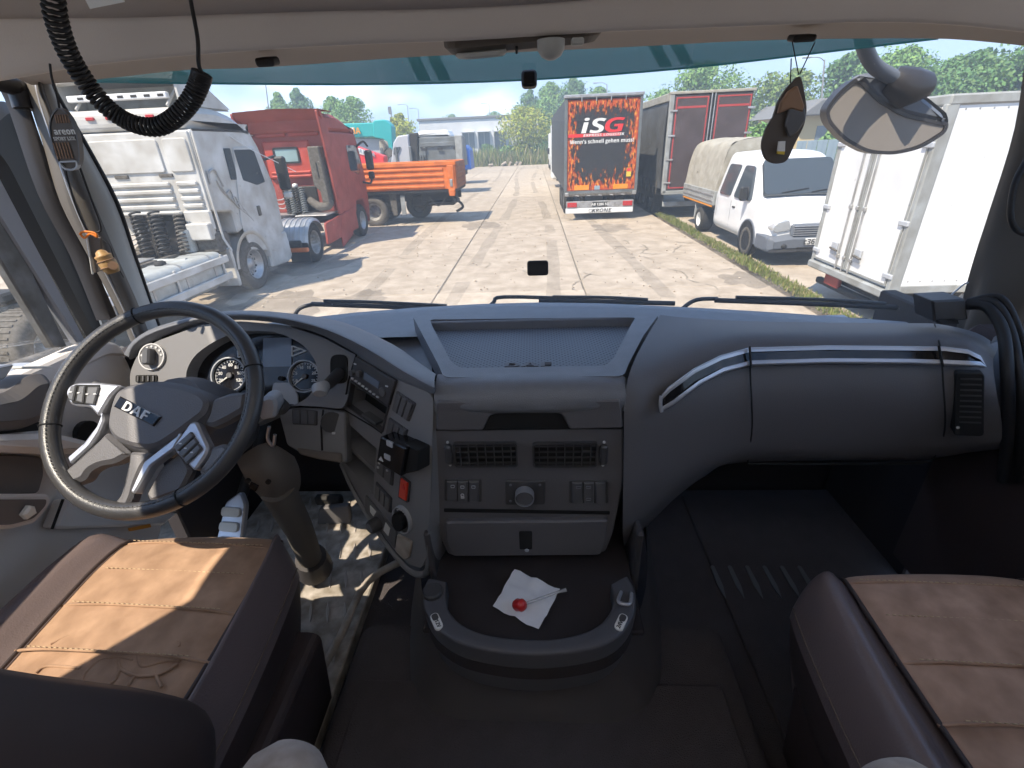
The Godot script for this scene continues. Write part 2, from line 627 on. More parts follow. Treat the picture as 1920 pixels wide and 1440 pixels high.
func hole_panel(called: String, pts, holes: Array, xf: Transform3D, z0: float, z1: float, m: String, parent: Node3D) -> Node3D:
	var g := CSGPolygon3D.new()
	g.name = called
	g.polygon = ccw(PackedVector2Array(pts))
	g.depth = z1 - z0
	g.mode = CSGPolygon3D.MODE_DEPTH
	g.material = M[m]
	g.transform = Transform3D(xf.basis, xf * Vector3(0, 0, z1) - off.get(parent, Vector3.ZERO))
	for h in holes:
		var c := CSGPolygon3D.new()
		c.name = "opening"
		c.polygon = ccw(PackedVector2Array(h))
		c.depth = z1 - z0 + 0.02
		c.operation = CSGShape3D.OPERATION_SUBTRACTION
		c.position = Vector3(0, 0, 0.01)
		c.material = M[m]
		g.add_child(c, true)
	parent.add_child(g, true)
	off[g] = Vector3.ZERO
	return g

# ---------------------------------------------------------------- the yard
func build_yard():
	var st := S()
	st.set_smooth_group(-1)
	quad(st, V(-700, -0.13, -900), V(700, -0.13, -900), V(700, -0.13, 60), V(-700, -0.13, 60))
	var ground := struct("ground", st, "dirt")
	# concrete slabs with open joints
	var rng := RandomNumberGenerator.new()
	rng.seed = 5
	var xs := [-17.0, -13.2, -9.4, -5.6, -1.95, 0.95, 4.45]
	var zr := -3.0
	var yard := Node3D.new()
	yard.name = "yard_pavement"
	yard.set_meta("kind", "structure")
	add_child(yard)
	off[yard] = Vector3.ZERO
	for r in 11:
		var len := 6.2
		for c in xs.size() - 1:
			var s := S()
			var j := 0.012
			var t := rng.randf_range(-0.006, 0.006)
			var xf := Transform3D(Basis(Vector3.RIGHT, rng.randf_range(-0.0012, 0.0012)) * Basis(Vector3.BACK, rng.randf_range(-0.0015, 0.0015)), Vector3.ZERO)
			var cx: float = (xs[c] + xs[c + 1]) / 2
			xf.origin = V(cx, t, zr - len / 2)
			var hw: float = (xs[c + 1] - xs[c]) / 2 - j + rng.randf_range(-0.008, 0.004)
			box(s, V(-hw, -0.12, -len / 2 + j), V(hw, 0, len / 2 - j), 0.012, xf)
			obj("concrete_slab", s, "concrete%d" % (rng.randi() % 4), yard)
		zr -= len
	st = S()
	st.set_smooth_group(-1)
	quad(st, V(-17, -0.02, -71.2), V(4.45, -0.02, -71.2), V(4.45, -0.02, -3), V(-17, -0.02, -3))
	struct("joint_fill", st, "joint", yard)
	# apron on the right behind the grass strip
	st = bx(5.05, -0.12, -3, 14, -0.02, -60, 0.02)
	struct("gravel_apron", st, "concrete1")
	# cracks: broken ribbons a few millimetres above the slabs
	st = S()
	st.set_smooth_group(-1)
	for k in 44:
		var p := Vector2(rng.randf_range(-4.5, 4.2), rng.randf_range(-7.5, -38))
		if k < 14:
			p = Vector2(rng.randf_range(1.0, 4.2), rng.randf_range(-7.5, -15.5))
		var a := rng.randf_range(0, TAU)
		var w := rng.randf_range(0.006, 0.018)
		var prev := []
		for i in rng.randi_range(4, 15):
			a += rng.randf_range(-0.75, 0.75)
			var q := p + Vector2(cos(a), sin(a)) * rng.randf_range(0.10, 0.28)
			var nn := (q - p).orthogonal().normalized() * w * rng.randf_range(0.25, 1.3)
			var cur := [V(q.x + nn.x, 0.012, q.y + nn.y), V(q.x - nn.x, 0.012, q.y - nn.y)]
			if prev.size() == 2 and q.x < 4.4 and rng.randf() < 0.8:
				quad(st, prev[0], cur[0], cur[1], prev[1])
			prev = cur
			p = q
	var cr := obj("crack_lines", st, "crack", yard)
	cr.set_meta("kind", "stuff")
	# loose grit and pebbles
	st = S()
	for k in 420:
		var p := V(rng.randf_range(-5.5, 4.4), 0.012, rng.randf_range(-7.5, -26))
		var r := rng.randf_range(0.006, 0.022)
		box(st, p - V(r, 0.006, r * 0.8), p + V(r, r, r * 0.8), r * 0.4, Transform3D.IDENTITY)
	obj("grit", st, "concrete2", yard).set_meta("kind", "stuff")
	# worn tyre tracks along the yard
	st = S()
	st.set_smooth_group(-1)
	for x0 in [-3.4, -1.3, 0.2, 2.2]:
		var pv := []
		for i in 40:
			var z := -7.0 - i * 1.5
			var w2 := rng.randf_range(0.10, 0.2)
			var cx: float = x0 + 0.3 * sin(i * 0.21 + x0)
			var cu := [V(cx - w2, 0.014, z), V(cx + w2, 0.014, z)]
			if pv.size() == 2 and rng.randf() < 0.8:
				quad(st, pv[0], pv[1], cu[1], cu[0])
			pv = cu
	var trk := obj("tyre_track", st, "track", yard)
	trk.set_meta("kind", "stuff")
	# oil and soil stains
	st = S()
	st.set_smooth_group(-1)
	for s in [[-4.9, -8.6, 1.0], [-5.6, -12.3, 1.1], [-3.4, -9.0, 0.5], [-6.5, -7.8, 1.4], [2.5, -16.5, 0.7], [4.2, -9.6, 0.5], [-2.0, -18.0, 0.8]]:
		var c0 := V(s[0], 0.010, s[1])
		var ringp := []
		for i in 22:
			var a := TAU * i / 22
			ringp.append(c0 + V(cos(a), 0, sin(a) * 1.3) * s[2] * rng.randf_range(0.6, 1.1))
		cap(st, ringp)
	var oil := obj("soil_stain", st, "oil", yard)
	oil.set_meta("kind", "stuff")
	# grass strip at the edge of the concrete, tall weeds at the end of the yard
	grass("grass_strip", "", [[4.55, 4.98, -6.3, -19.5, 7500, 0.015, 0.10]], 3)
	grass("weed_bank", "", [[-14.0, 8.0, -69.5, -82.0, 16000, 0.6, 1.8], [-8.5, 5, -69.5, -71.0, 3500, 0.2, 0.7]], 4)
	grass("verge_grass", "", [[9.5, 16.0, -8.0, -30.0, 5000, 0.08, 0.4]], 5)
	# heap of scrap at the foot of the weeds
	var heap := thing("rubble_heap", "low heap of broken pale rubble in front of the tall weeds", "rubble", V(-3.2, 0, -69.6))
	for k in 16:
		var xf := Transform3D(Basis(Vector3(rng.randf(), rng.randf(), rng.randf()).normalized(), rng.randf() * 3), V(-3.2 + rng.randfn(0, 1.3), 0.15 + rng.randf() * 0.25, -69.4 + rng.randfn(0, 0.4)))
		var s := S()
		box(s, V(-0.3, -0.1, -0.15), V(0.3, 0.1, 0.15), 0.03, xf)
		obj("rubble_piece", s, "concrete%d" % (k % 4), heap)

func grass(called: String, label: String, areas: Array, sd: int):
	var rng := RandomNumberGenerator.new()
	rng.seed = sd
	var st := S()
	st.set_smooth_group(-1)
	for a in areas:
		for k in a[4]:
			var x := lerpf(a[0], a[1], clampf(rng.randfn(0.5, 0.24), 0, 1) if a[1] - a[0] < 2 else rng.randf())
			var z := lerpf(a[2], a[3], rng.randf())
			var clump := 0.55 + 0.45 * sin(x * 2.7 + z * 1.9) * sin(z * 0.83 + 1.3)
			var h := lerpf(a[5], a[6], rng.randf() * rng.randf() + 0.2) * (0.5 + clump)
			var w := 0.008 + h * 0.05
			var an := rng.randf() * TAU
			var d := V(cos(an), 0, sin(an)) * w
			var lean := V(rng.randfn(0, 0.25), 0, rng.randfn(0, 0.25)) * h
			var g := rng.randf()
			st.set_color(Color(0.12 + 0.13 * g, 0.17 + 0.08 * g, 0.04 + 0.03 * g) if g < 0.85 else Color(0.36, 0.30, 0.15))
			var b := V(x, 0, z)
			quad(st, b - d, b + d, b + lean * 0.5 + d * 0.7 + V(0, h * 0.6, 0), b + lean * 0.5 - d * 0.7 + V(0, h * 0.6, 0))
			tri(st, b + lean * 0.5 - d * 0.7 + V(0, h * 0.6, 0), b + lean * 0.5 + d * 0.7 + V(0, h * 0.6, 0), b + lean + V(0, h, 0))
	var o := obj(called, st, "grass")
	o.set_meta("kind", "stuff")

# ---------------------------------------------------------------- vehicle parts
# tyre with a rim as its child; dir is the outward axle direction
func wheel(parent: Node3D, c: Vector3, r: float, w: float, dir: Vector3, rim_mat := "rim", tyre := "rubber", studs := 10, dish := -0.03):
	var right := dir.cross(Vector3.UP).normalized()
	var xf := Transform3D(Basis(right, dir, right.cross(dir)), c)
	var st := S()
	lathe(st, [P(r * 0.58, -w / 2), P(r * 0.9, -w / 2), P(r * 0.985, -w * 0.40), P(r, -w * 0.30), P(r, w * 0.30), P(r * 0.985, w * 0.40), P(r * 0.90, w / 2), P(r * 0.75, w * 0.53), P(r * 0.60, w * 0.48), P(r * 0.575, w * 0.36)], xf, 36)
	for k in 40:
		var a := TAU * k / 40
		var b := Basis(Vector3.UP, -a)
		var t2 := xf * Transform3D(b, b * V(r, 0, 0))
		box(st, V(-0.004, -w * 0.31, -r * 0.03), V(0.010, w * 0.31, r * 0.03), 0.003, t2)
	var t := obj("wheel", st, tyre, parent)
	st = S()
	lathe(st, [P(0, w * 0.30 + dish), P(r * 0.20, w * 0.30 + dish), P(r * 0.24, w * 0.18 + dish), P(r * 0.42, w * 0.12 + dish), P(r * 0.50, w * 0.20), P(r * 0.56, w * 0.44), P(r * 0.595, w * 0.47), P(r * 0.585, w * 0.30)], xf, 32)
	obj("rim", st, rim_mat, t)
	st = S()
	for k in studs:
		var a := TAU * k / studs
		var b := Transform3D(Basis.IDENTITY, V(cos(a) * r * 0.31, w * 0.16 + dish, sin(a) * r * 0.31))
		lathe(st, [P(r * 0.03, -0.02), P(r * 0.03, 0.03), P(0, 0.035)], xf * b, 6, true)
	obj("wheel_nut", st, "alloy", t)
	st = S()
	for k in studs:
		var a := TAU * (k + 0.5) / studs
		var b := Transform3D(Basis.IDENTITY, V(cos(a) * r * 0.44, w * 0.145 + dish, sin(a) * r * 0.44))
		lathe(st, [P(r * 0.045, -0.01), P(r * 0.045, 0.012), P(0, 0.012)], xf * b, 8, true)
	obj("rim_hole", st, "hole", t)

func coil(parent: Node3D, a: Vector3, b: Vector3, r: float, turns: int, wire: float, m: String, sag := 0.0, called := "air_hose"):
	var pts := []
	var d := (b - a).normalized()
	var u := d.cross(Vector3.FORWARD if absf(d.z) < 0.9 else Vector3.RIGHT).normalized()
	var w := d.cross(u)
	var n := turns * 9
	for i in n + 1:
		var t := float(i) / n
		var an := TAU * turns * t
		pts.append(a.lerp(b, t) + V(0, -sag * 4 * t * (1 - t), 0) + (u * cos(an) + w * sin(an)) * r)
	var st := S()
	tube(st, pts, wire, 5)
	obj(called, st, m, parent)

func build_vehicles():
	white_tractor()
	red_tractor()
	orange_truck()
	flame_trailer()
	dark_trailer()
	crew_van()
	box_truck()
	far_vehicles()
	left_chassis()

func white_tractor():
	var t := thing("white_tractor_unit", "dusty white tractor unit with high roof seen from behind at left", "truck", V(-7.1, 0, -10))
	# cab body: side outline in (z, y) pushed across
	var xf := T(V(-8.3, 0, 0), V(0, 0, 1), V(0, 1, 0))  # local x = z, y = y, +z = -x
	xf = T(V(-5.97, 0, 0), V(0, 0, -1), V(0, 1, 0))
	obj("cab", px(rounded([P(9.75, 1.2), P(9.75, 1.62), P(9.2, 1.68), P(9.2, 3.02), P(9.25, 3.05), P(11.15, 3.05), P(11.35, 2.75), P(11.66, 1.9), P(11.62, 0.95), P(10.78, 0.95), P(10.62, 1.15), P(10.35, 1.25), P(9.95, 1.25)], 0.06), xf, -2.36, 0.0, 0.03), "dusty_white", t)
	obj("front_bumper", px(rounded([P(10.65, 0.3), P(10.72, 0.95), P(11.66, 0.95), P(11.7, 0.35), P(11.5, 0.25)], 0.07), xf, -2.38, 0.012, 0.03), "dusty_white", t)
	var roof := obj("roof_cap", px(rounded([P(9.18, 3.06), P(9.18, 3.38), P(9.5, 3.42), P(10.1, 3.42), P(10.75, 3.30), P(11.25, 3.05)], 0.12), xf, -2.36, 0.0, 0.12), "dusty_white", t)
	# open roof deflector
	var rs := S()
	var Z := -9.3
	var rp := [V(-8.22, 3.38, Z), V(-8.2, 3.86, Z - 0.1), V(-6.1, 3.86, Z - 0.1), V(-6.0, 3.38, Z)]
	loft(rs, [[V(-8.25, 3.80, Z + 0.05), V(-7.1, 3.86, Z + 0.02), V(-6.05, 3.80, Z + 0.05)], [V(-8.25, 3.94, Z - 0.1), V(-7.1, 4.0, Z - 0.1), V(-6.05, 3.94, Z - 0.1)], [V(-8.2, 3.90, Z - 0.6), V(-7.1, 3.96, Z - 0.6), V(-6.1, 3.90, Z - 0.6)], [V(-8.1, 3.40, Z - 1.6), V(-7.1, 3.45, Z - 1.6), V(-6.15, 3.40, Z - 1.6)]], 4, 4)
	loft(rs, [[V(-8.25, 3.80, Z + 0.05), V(-7.1, 3.86, Z + 0.02), V(-6.05, 3.80, Z + 0.05)], [V(-8.15, 3.78, Z - 0.1), V(-7.1, 3.83, Z - 0.1), V(-6.15, 3.78, Z - 0.1)]], 4, 1)
	for sx in [-8.2, -6.08]:
		prism(rs, rounded([P(-Z, 3.42), P(-Z + 0.02, 3.86), P(-Z + 0.6, 3.9), P(-Z + 1.5, 3.42)], 0.05), T(V(sx, 0, 0), V(0, 0, -1), V(0, 1, 0)), -0.02, 0.02)
	obj("roof_deflector", rs, "dusty_white", t)
	obj("deflector_inner", bx(-8.14, 3.42, Z - 0.50, -6.14, 3.76, Z - 0.47), "canvas", t)
	for sx in [-7.95, -6.3]:
		obj("deflector_strut", tb([V(sx, 3.42, Z + 0.02), V(sx + 0.12, 3.78, Z - 0.3)], 0.025, 6), "dusty_white", t)
	var bar := obj("light_bar", bx(-8.05, 3.53, Z - 0.06, -6.25, 3.63, Z + 0.03, 0.015), "white_paint", t)
	for k in 7:
		obj("bar_slot", bx(-7.85 + k * 0.24, 3.56, Z + 0.02, -7.74 + k * 0.24, 3.60, Z + 0.036, 0.005), "chassis", bar)
	for k in 5:
		obj("marker_lamp", bx(-7.75 + k * 0.36, 3.24, -9.19, -7.6 + k * 0.36, 3.29, -9.15, 0.01), "lamp_red", t)
	# rear wall pressings
	obj("rear_wall", bx(-8.22, 1.70, -9.22, -6.02, 3.03, -9.17, 0.03), "dusty_white", t)
	obj("wall_frame", px(rounded([P(-7.88, 2.38), P(-6.62, 2.38), P(-6.62, 2.92), P(-7.88, 2.92)], 0.06), T(V(0, 0, -9.17), V(1, 0, 0), V(0, 1, 0)), 0, 0.03, 0.012), "dusty_white", t)
	obj("wall_frame", px(rounded([P(-6.52, 2.38), P(-6.08, 2.38), P(-6.08, 2.92), P(-6.52, 2.92)], 0.06), T(V(0, 0, -9.17), V(1, 0, 0), V(0, 1, 0)), 0, 0.03, 0.012), "dusty_white", t)
	for k in 4:
		obj("wall_rib", bx(-7.88, 1.76 + k * 0.128, -9.18, -6.62, 1.84 + k * 0.128, -9.12, 0.025), "dusty_white", t)
		obj("wall_rib", bx(-6.5, 1.76 + k * 0.128, -9.18, -6.1, 1.84 + k * 0.128, -9.12, 0.025), "dusty_white", t)
	for sx in [-7.62, -6.78]:
		obj("vent_slot", bx(sx, 2.30, -9.18, sx + 0.26, 2.36, -9.145, 0.01), "chassis_dusty", t)
	obj("lower_wall", bx(-6.55, 1.35, -9.2, -6.02, 1.72, -9.12, 0.03), "dusty_white", t)
	obj("wall_arch", bx(-7.7, 1.66, -9.2, -6.55, 1.73, -9.08, 0.03), "dusty_white", t)
	# side collar deflectors
	obj("side_deflector", px(rounded([P(8.86, 1.5), P(8.9, 3.3), P(9.2, 3.35), P(9.2, 1.3)], 0.08), T(V(-8.33, 0, 0), V(0, 0, -1), V(0, 1, 0)), 0, 0.06, 0.015), "dusty_white", t)
	obj("corner_post", tb([V(-5.95, 3.0, -9.2), V(-5.95, 2.2, -9.18), V(-5.96, 1.2, -9.2), V(-5.9, 0.95, -9.25)], 0.022, 6), "dusty_white", t)
	obj("roof_seam", bx(-5.985, 3.02, -11.1, -5.962, 3.06, -9.25, 0.004), "chassis", t)
	# door, windows
	obj("door", px(rounded([P(10.344,2.745), P(11.207,2.758), P(11.439,2.254), P(11.471,1.009), P(11.086,0.591), P(9.992,0.829), P(9.907,1.357)], 0.05), T(V(-5.962,0,0), V(0,0,-1), V(0,1,0)), 0, 0.014, 0.01), "dusty_white", t)
	obj("side_window", px(rounded([P(10.337,2.706), P(11.088,2.707), P(11.234,2.058), P(10.87,2.019), P(10.387,2.146)], 0.03), T(V(-5.948,0,0), V(0,0,-1), V(0,1,0)), -0.01, 0.004, 0.003), "glass_dark", t)
	obj("rear_quarter_window", px(rounded([P(10.018,2.738), P(10.234,2.736), P(10.213,2.167), P(9.992,2.181)], 0.02), T(V(-5.955,0,0), V(0,0,-1), V(0,1,0)), -0.01, 0.006, 0.003), "glass_dark", t)
	obj("door_handle", bx(-5.96, 1.42, -10.72, -5.915, 1.62, -10.62, 0.01), "chassis_dusty", t)
	obj("mirror", bx(-5.85, 1.85, -11.75, -5.6, 2.55, -11.6, 0.04), "black_plastic", t)
	obj("mirror", bx(-5.8, 1.66, -11.74, -5.62, 1.82, -11.6, 0.04), "dusty_white", t)
	obj("mirror_arm", tb([V(-5.97, 2.5, -11.45), V(-5.8, 2.56, -11.68)], 0.03, 8), "black_plastic", t)
	obj("rain_streak_graffiti", tb(curve([V(-5.945,2.378,-9.288), V(-5.945,2.154,-9.28), V(-5.945,2.331,-9.327), V(-5.945,2.385,-9.52), V(-5.945,2.224,-9.603), V(-5.945,2.079,-9.665)], 5), 0.016, 5), "smudge", t)
	for k in 5:
		obj("rain_streak_graffiti", tb(curve([V(-5.952, 2.2 - k * 0.12, -9.5 - k * 0.1), V(-5.952, 1.95 - k * 0.1, -9.65 - k * 0.12), V(-5.952, 2.0 - k * 0.13, -9.85 - k * 0.1), V(-5.952, 1.75 - k * 0.1, -9.9 - k * 0.12)], 5), 0.012, 5), "smudge", t)
	obj("aerial", tb([V(-5.95,2.951,-10.323), V(-5.9,2.708,-10.892), V(-5.6,2.208,-12.098)], 0.008, 5), "white_paint", t)
	# wheel arch and wheel
	var ar := []
	for k in 13:
		var a := PI * (0.02 + 0.96 * k / 12.0)
		ar.append([V(-6.4, 0.52 + 0.62 * sin(a), -10.03 - 0.62 * cos(a)), V(-5.93, 0.52 + 0.62 * sin(a), -10.03 - 0.62 * cos(a)), V(-5.92, 0.52 + 0.70 * sin(a), -10.03 - 0.72 * cos(a))])
	obj("wheel_arch", lf(ar, 1, 1), "dusty_white", t)
	obj("mudguard", bx(-6.45, 0.25, -9.36, -5.95, 1.0, -9.28, 0.02), "dusty_white", t)
	wheel(t, V(-6.1, 0.52, -10.03), 0.52, 0.3, Vector3.RIGHT, "alloy", "tyre_dusty")
	wheel(t, V(-8.15, 0.52, -10.03), 0.52, 0.3, Vector3.LEFT, "alloy", "tyre_dusty")
	# chassis behind the cab
	for sx in [-7.55, -6.75]:
		obj("chassis_rail", bx(sx - 0.04, 0.72, -11, sx + 0.04, 1.0, -3.6, 0.01), "chassis_dusty", t)
	obj("catwalk", bx(-7.5, 1.0, -8.4, -6.8, 1.03, -6.2, 0.01), "alloy", t)
	obj("engine_block", bx(-7.8, 0.75, -9.95, -6.4, 1.62, -9.3, 0.08), "chassis", t)
	obj("cross_pipe", tb([V(-8.0, 0.95, -8.35), V(-6.2, 0.95, -8.35)], 0.06, 10), "tank", t)
	var tk := S()
	prism(tk, rrect(P(-6.3, 0.68), 0.66, 0.62, 0.13), T(V(0, 0, -9.0), V(1, 0, 0), V(0, 1, 0)), 0, 3.0, 0.04, true)
	var tank := obj("fuel_tank", tk, "tank", t)
	for k in 4:
		obj("tank_strap", px(rrect(P(-6.3, 0.68), 0.68, 0.64, 0.13), T(V(0, 0, -8.7 + k * 0.8), V(1, 0, 0), V(0, 1, 0)), 0, 0.04), "alloy", tank)
	var fc := S()
	lathe(fc, [P(0.09, 0), P(0.09, 0.05), P(0.06, 0.07), P(0, 0.07)], Transform3D(Basis.IDENTITY, V(-6.35, 0.99, -7.9)), 16)
	obj("filler_cap", fc, "chassis", tank)
	for y0 in [0.46, 0.78]:
		obj("side_guard", bx(-5.95, y0, -9.1, -5.91, y0 + 0.13, -5.6, 0.012), "dusty_white", t)
	for z0 in [-8.9, -7.6, -6.3]:
		obj("guard_post", bx(-5.96, 0.42, z0 - 0.05, -5.93, 0.95, z0, 0.008), "dusty_white", t)
	for k in 2:
		coil(t, V(-7.35 + k * 0.36, 1.72, -9.0), V(-7.2 + k * 0.34, 0.98, -8.75), 0.10, 11, 0.022, "black_plastic")
	for k in 2:
		coil(t, V(-7.1 + k * 0.5, 1.66, -9.05), V(-6.98 + k * 0.42, 1.0, -8.85), 0.075, 10, 0.018, "chassis_dusty")
	for k in 3:
		obj("brake_pipe", tb(curve([V(-7.9, 1.3 - k * 0.1, -8.95), V(-7.5, 1.36 - k * 0.08, -9.0), V(-7.35 + k * 0.1, 1.5, -9.05)], 5), 0.014, 6), "alloy", t)
	obj("bracket", bx(-6.5, 1.2, -9.2, -6.05, 1.5, -9.0, 0.02), "dusty_white", t)
	obj("air_dryer", tb([V(-6.55, 1.0, -9.05), V(-6.55, 1.4, -9.05)], 0.11, 14), "tank", t)
	obj("battery_box", bx(-6.45, 0.95, -9.5, -6.02, 1.3, -9.1, 0.03), "chassis_dusty", t)
	obj("fifth_wheel", bx(-7.6, 1.04, -5.9, -6.7, 1.16, -5.0, 0.03), "chassis", t)
	wheel(t, V(-6.2, 0.52, -5.3), 0.52, 0.5, Vector3.RIGHT, "rim", "tyre_dusty")

func red_tractor():
	var t := thing("red_tractor_unit", "dark red tractor unit with high roof beside the orange truck", "truck", V(-6.9, 0, -15.5))
	var xf := T(V(-5.72, 0, 0), V(0, 0, -1), V(0, 1, 0))
	obj("cab", px(rounded([P(14.75, 1.0), P(14.75, 3.1), P(17.05, 3.1), P(17.2, 2.75), P(17.45, 1.8), P(17.4, 0.9), P(17.2, 0.35), P(17.0, 1.0), P(16.9, 1.15), P(16.2, 1.15), P(16.05, 0.8)], 0.06), xf, -2.2, 0.0, 0.04), "red_dull", t)
	obj("roof_cap", px(rounded([P(14.6, 3.1), P(14.5, 3.55), P(15.6, 3.55), P(16.4, 3.38), P(17.1, 3.1)], 0.1), xf, -2.2, 0.0, 0.1), "red_dull", t)
	# overhanging lip of the roof and the side collars
	var ls := S()
	var bz := -14.75
	loft(ls, [[V(-7.98, 3.62, -14.25), V(-6.8, 3.66, -14.25), V(-5.62, 3.62, -14.25)], [V(-7.98, 3.5, -14.27), V(-6.8, 3.54, -14.27), V(-5.62, 3.5, -14.27)], [V(-7.9, 3.30, -14.7), V(-6.8, 3.30, -14.7), V(-5.7, 3.30, -14.7)]], 3, 1)
	loft(ls, [[V(-7.98, 3.62, -14.25), V(-6.8, 3.66, -14.25), V(-5.62, 3.62, -14.25)], [V(-7.98, 3.60, -15.2), V(-6.8, 3.64, -15.2), V(-5.62, 3.60, -15.2)]], 3, 1)
	obj("roof_lip", ls, "red_dull", t)
	for sx in [-8.0, -5.7]:
		obj("side_collar", px(rounded([P(14.22, 3.6), P(14.5, 3.6), P(14.78, 3.2), P(14.78, 0.95), P(14.5, 0.95), P(14.42, 2.2)], 0.05), T(V(sx, 0, 0), V(0, 0, -1), V(0, 1, 0)), -0.03, 0.03, 0.01), "red_dull", t)
	# rear wall
	obj("rear_panel", bx(-7.75, 3.02, -14.78, -6.9, 3.2, -14.71, 0.02), "red_paint", t)
	obj("rear_panel", bx(-6.82, 3.02, -14.78, -5.95, 3.2, -14.71, 0.02), "red_paint", t)
	obj("rear_panel", bx(-7.6, 1.95, -14.78, -6.25, 2.92, -14.66, 0.05), "red_paint", t)
	obj("rear_rib", bx(-7.5, 2.08, -14.68, -6.35, 2.14, -14.63, 0.02), "red_paint", t)
	obj("rear_rib", bx(-7.5, 1.98, -14.68, -6.35, 2.04, -14.63, 0.02), "red_paint", t)
	var w := obj("rear_window", px(rrect(P(-6.95, 2.55), 0.66, 0.34, 0.05), T(V(0, 0, -14.66), V(1, 0, 0), V(0, 1, 0)), -0.01, 0.012, 0.005), "glass_sky", t)
	var fr := S()
	ring(fr, rrect(P(-6.95, 2.55), 0.74, 0.42, 0.07), T(V(0, 0, -14.66), V(1, 0, 0), V(0, 1, 0)), 0.05, -0.02, 0.03)
	obj("window_frame", fr, "black_plastic", w)
	for k in 7:
		obj("marker_strip", bx(-7.62 + k * 0.26, 3.33, -14.72, -7.5 + k * 0.26, 3.37, -14.69, 0.005), "label_white", t)
	for s in [-7.85, -5.86]:
		for k in 2:
			obj("marker_strip", bx(s, 3.08 + k * 0.12, -14.74, s + 0.04, 3.18 + k * 0.12, -14.7, 0.005), "label_white", t)
	# air intake tower and elbow
	var it := obj("air_intake", px(rounded([P(-6.2, 1.75), P(-6.18, 2.75), P(-5.85, 2.75), P(-5.82, 1.3), P(-6.05, 1.3), P(-6.05, 1.6)], 0.04), T(V(0, 0, -14.62), V(1, 0, 0), V(0, 1, 0)), 0, 0.32, 0.03), "chassis_dusty", t)
	obj("intake_slot", bx(-6.02, 1.95, -14.31, -5.99, 2.35, -14.28, 0.006), "chassis", it)
	obj("intake_elbow", tb(curve([V(-5.9, 1.35, -14.45), V(-5.95, 1.22, -14.4), V(-6.2, 1.2, -14.4), V(-6.5, 1.38, -14.5)], 6), [0.13, 0.13, 0.13, 0.13, 0.13, 0.13, 0.13, 0.13, 0.13, 0.12, 0.12, 0.12, 0.12, 0.11, 0.11, 0.11, 0.11, 0.1, 0.1], 12), "chassis_dusty", t)
	obj("engine_tunnel", bx(-7.3, 1.0, -14.85, -6.3, 1.75, -14.72, 0.1), "chassis", t)
	var gl := S()
	lathe(gl, [P(0, 0.05), P(0.07, 0.03), P(0.08, -0.05), P(0, -0.06)], Transform3D(Basis.IDENTITY, V(-6.85, 1.78, -14.55)), 14)
	obj("work_lamp", gl, "label_white", t)
	for k in 4:
		coil(t, V(-7.15 + k * 0.16, 1.7, -14.5), V(-7.1 + k * 0.17, 1.02, -14.4 + 0.04 * k), 0.075, 12, 0.020, ["black_plastic", "grey_steel", "black_plastic", "grey_steel"][k])
	for k in 3:
		obj("brake_pipe", tb(curve([V(-7.5, 1.2 + 0.1 * k, -14.5), V(-7.2, 1.2 + 0.12 * k, -14.4), V(-7.05, 1.65, -14.5)], 5), 0.015, 6), "alloy", t)
	# side: window, door seam, mirrors
	obj("side_window", px(rounded([P(16.1, 2.05), P(16.1, 2.75), P(16.9, 2.75), P(17.2, 2.2), P(16.85, 1.9)], 0.06), T(V(-5.72, 0, 0), V(0, 0, -1), V(0, 1, 0)), -0.01, 0.012, 0.004), "glass_dark", t)
	obj("mirror", bx(-5.55, 2.0, -17.3, -5.3, 2.6, -17.15, 0.05), "black_plastic", t)
	obj("mirror", bx(-5.52, 1.72, -17.28, -5.32, 1.96, -17.15, 0.05), "black_plastic", t)
	obj("mirror_arm", tb(curve([V(-5.72, 2.7, -17.0), V(-5.5, 2.85, -17.1), V(-5.4, 2.7, -17.2)], 5), 0.035, 8), "black_plastic", t)
	obj("mirror_arm", tb(curve([V(-5.72, 1.65, -17.1), V(-5.5, 1.6, -17.2), V(-5.42, 1.75, -17.2)], 5), 0.035, 8), "black_plastic", t)
	# skirt, chassis, wheels
	obj("side_skirt", px(rounded([P(14.62,0.889), P(15.769,1.012), P(15.334,0.236), P(14.37,0.042), P(14.388,0.394)], 0.02), T(V(-5.7,0,0), V(0,0,-1), V(0,1,0)), -0.03, 0.0, 0.01), "red_dull", t)
	obj("side_skirt", px(rounded([P(13.35, 0.3), P(13.45, 0.85), P(15.95, 1.0), P(15.95, 0.35)], 0.04), xf, -0.05, 0.01, 0.012), "red_dull", t)
	obj("deck_plate", bx(-7.7, 1.0, -14.7, -6.9, 1.03, -13.5, 0.008), "alloy", t)
	obj("deck_plate", bx(-6.7, 1.0, -14.7, -5.8, 1.03, -13.8, 0.008), "alloy", t)
	for sx in [-7.3, -6.5]:
		obj("chassis_rail", bx(sx - 0.04, 0.7, -17, sx + 0.04, 0.98, -11.9, 0.01), "chassis", t)
	obj("fifth_wheel", bx(-7.3, 1.0, -13.3, -6.5, 1.12, -12.5, 0.04), "chassis", t)
	var mg := []
	for k in 11:
		var a := PI * (0.05 + 0.85 * k / 10.0)
		mg.append([V(-6.45, 0.5 + 0.6 * sin(a), -12.61 + 0.6 * cos(a)), V(-5.68, 0.5 + 0.6 * sin(a), -12.61 + 0.6 * cos(a)), V(-5.66, 0.45 + 0.58 * sin(a), -12.61 + 0.58 * cos(a))])
	var fend := obj("rear_fender", lf(mg, 1, 2), "alloy", t)
	for k in 6:
		var rp := []
		for i in 9:
			var a := PI * (0.05 + 0.6 * i / 8.0)
			rp.append(V(-6.4 + k * 0.13, 0.5 + 0.61 * sin(a), -12.61 + 0.61 * cos(a)))
		obj("fender_rib", tb(rp, 0.02, 5), "alloy", fend)
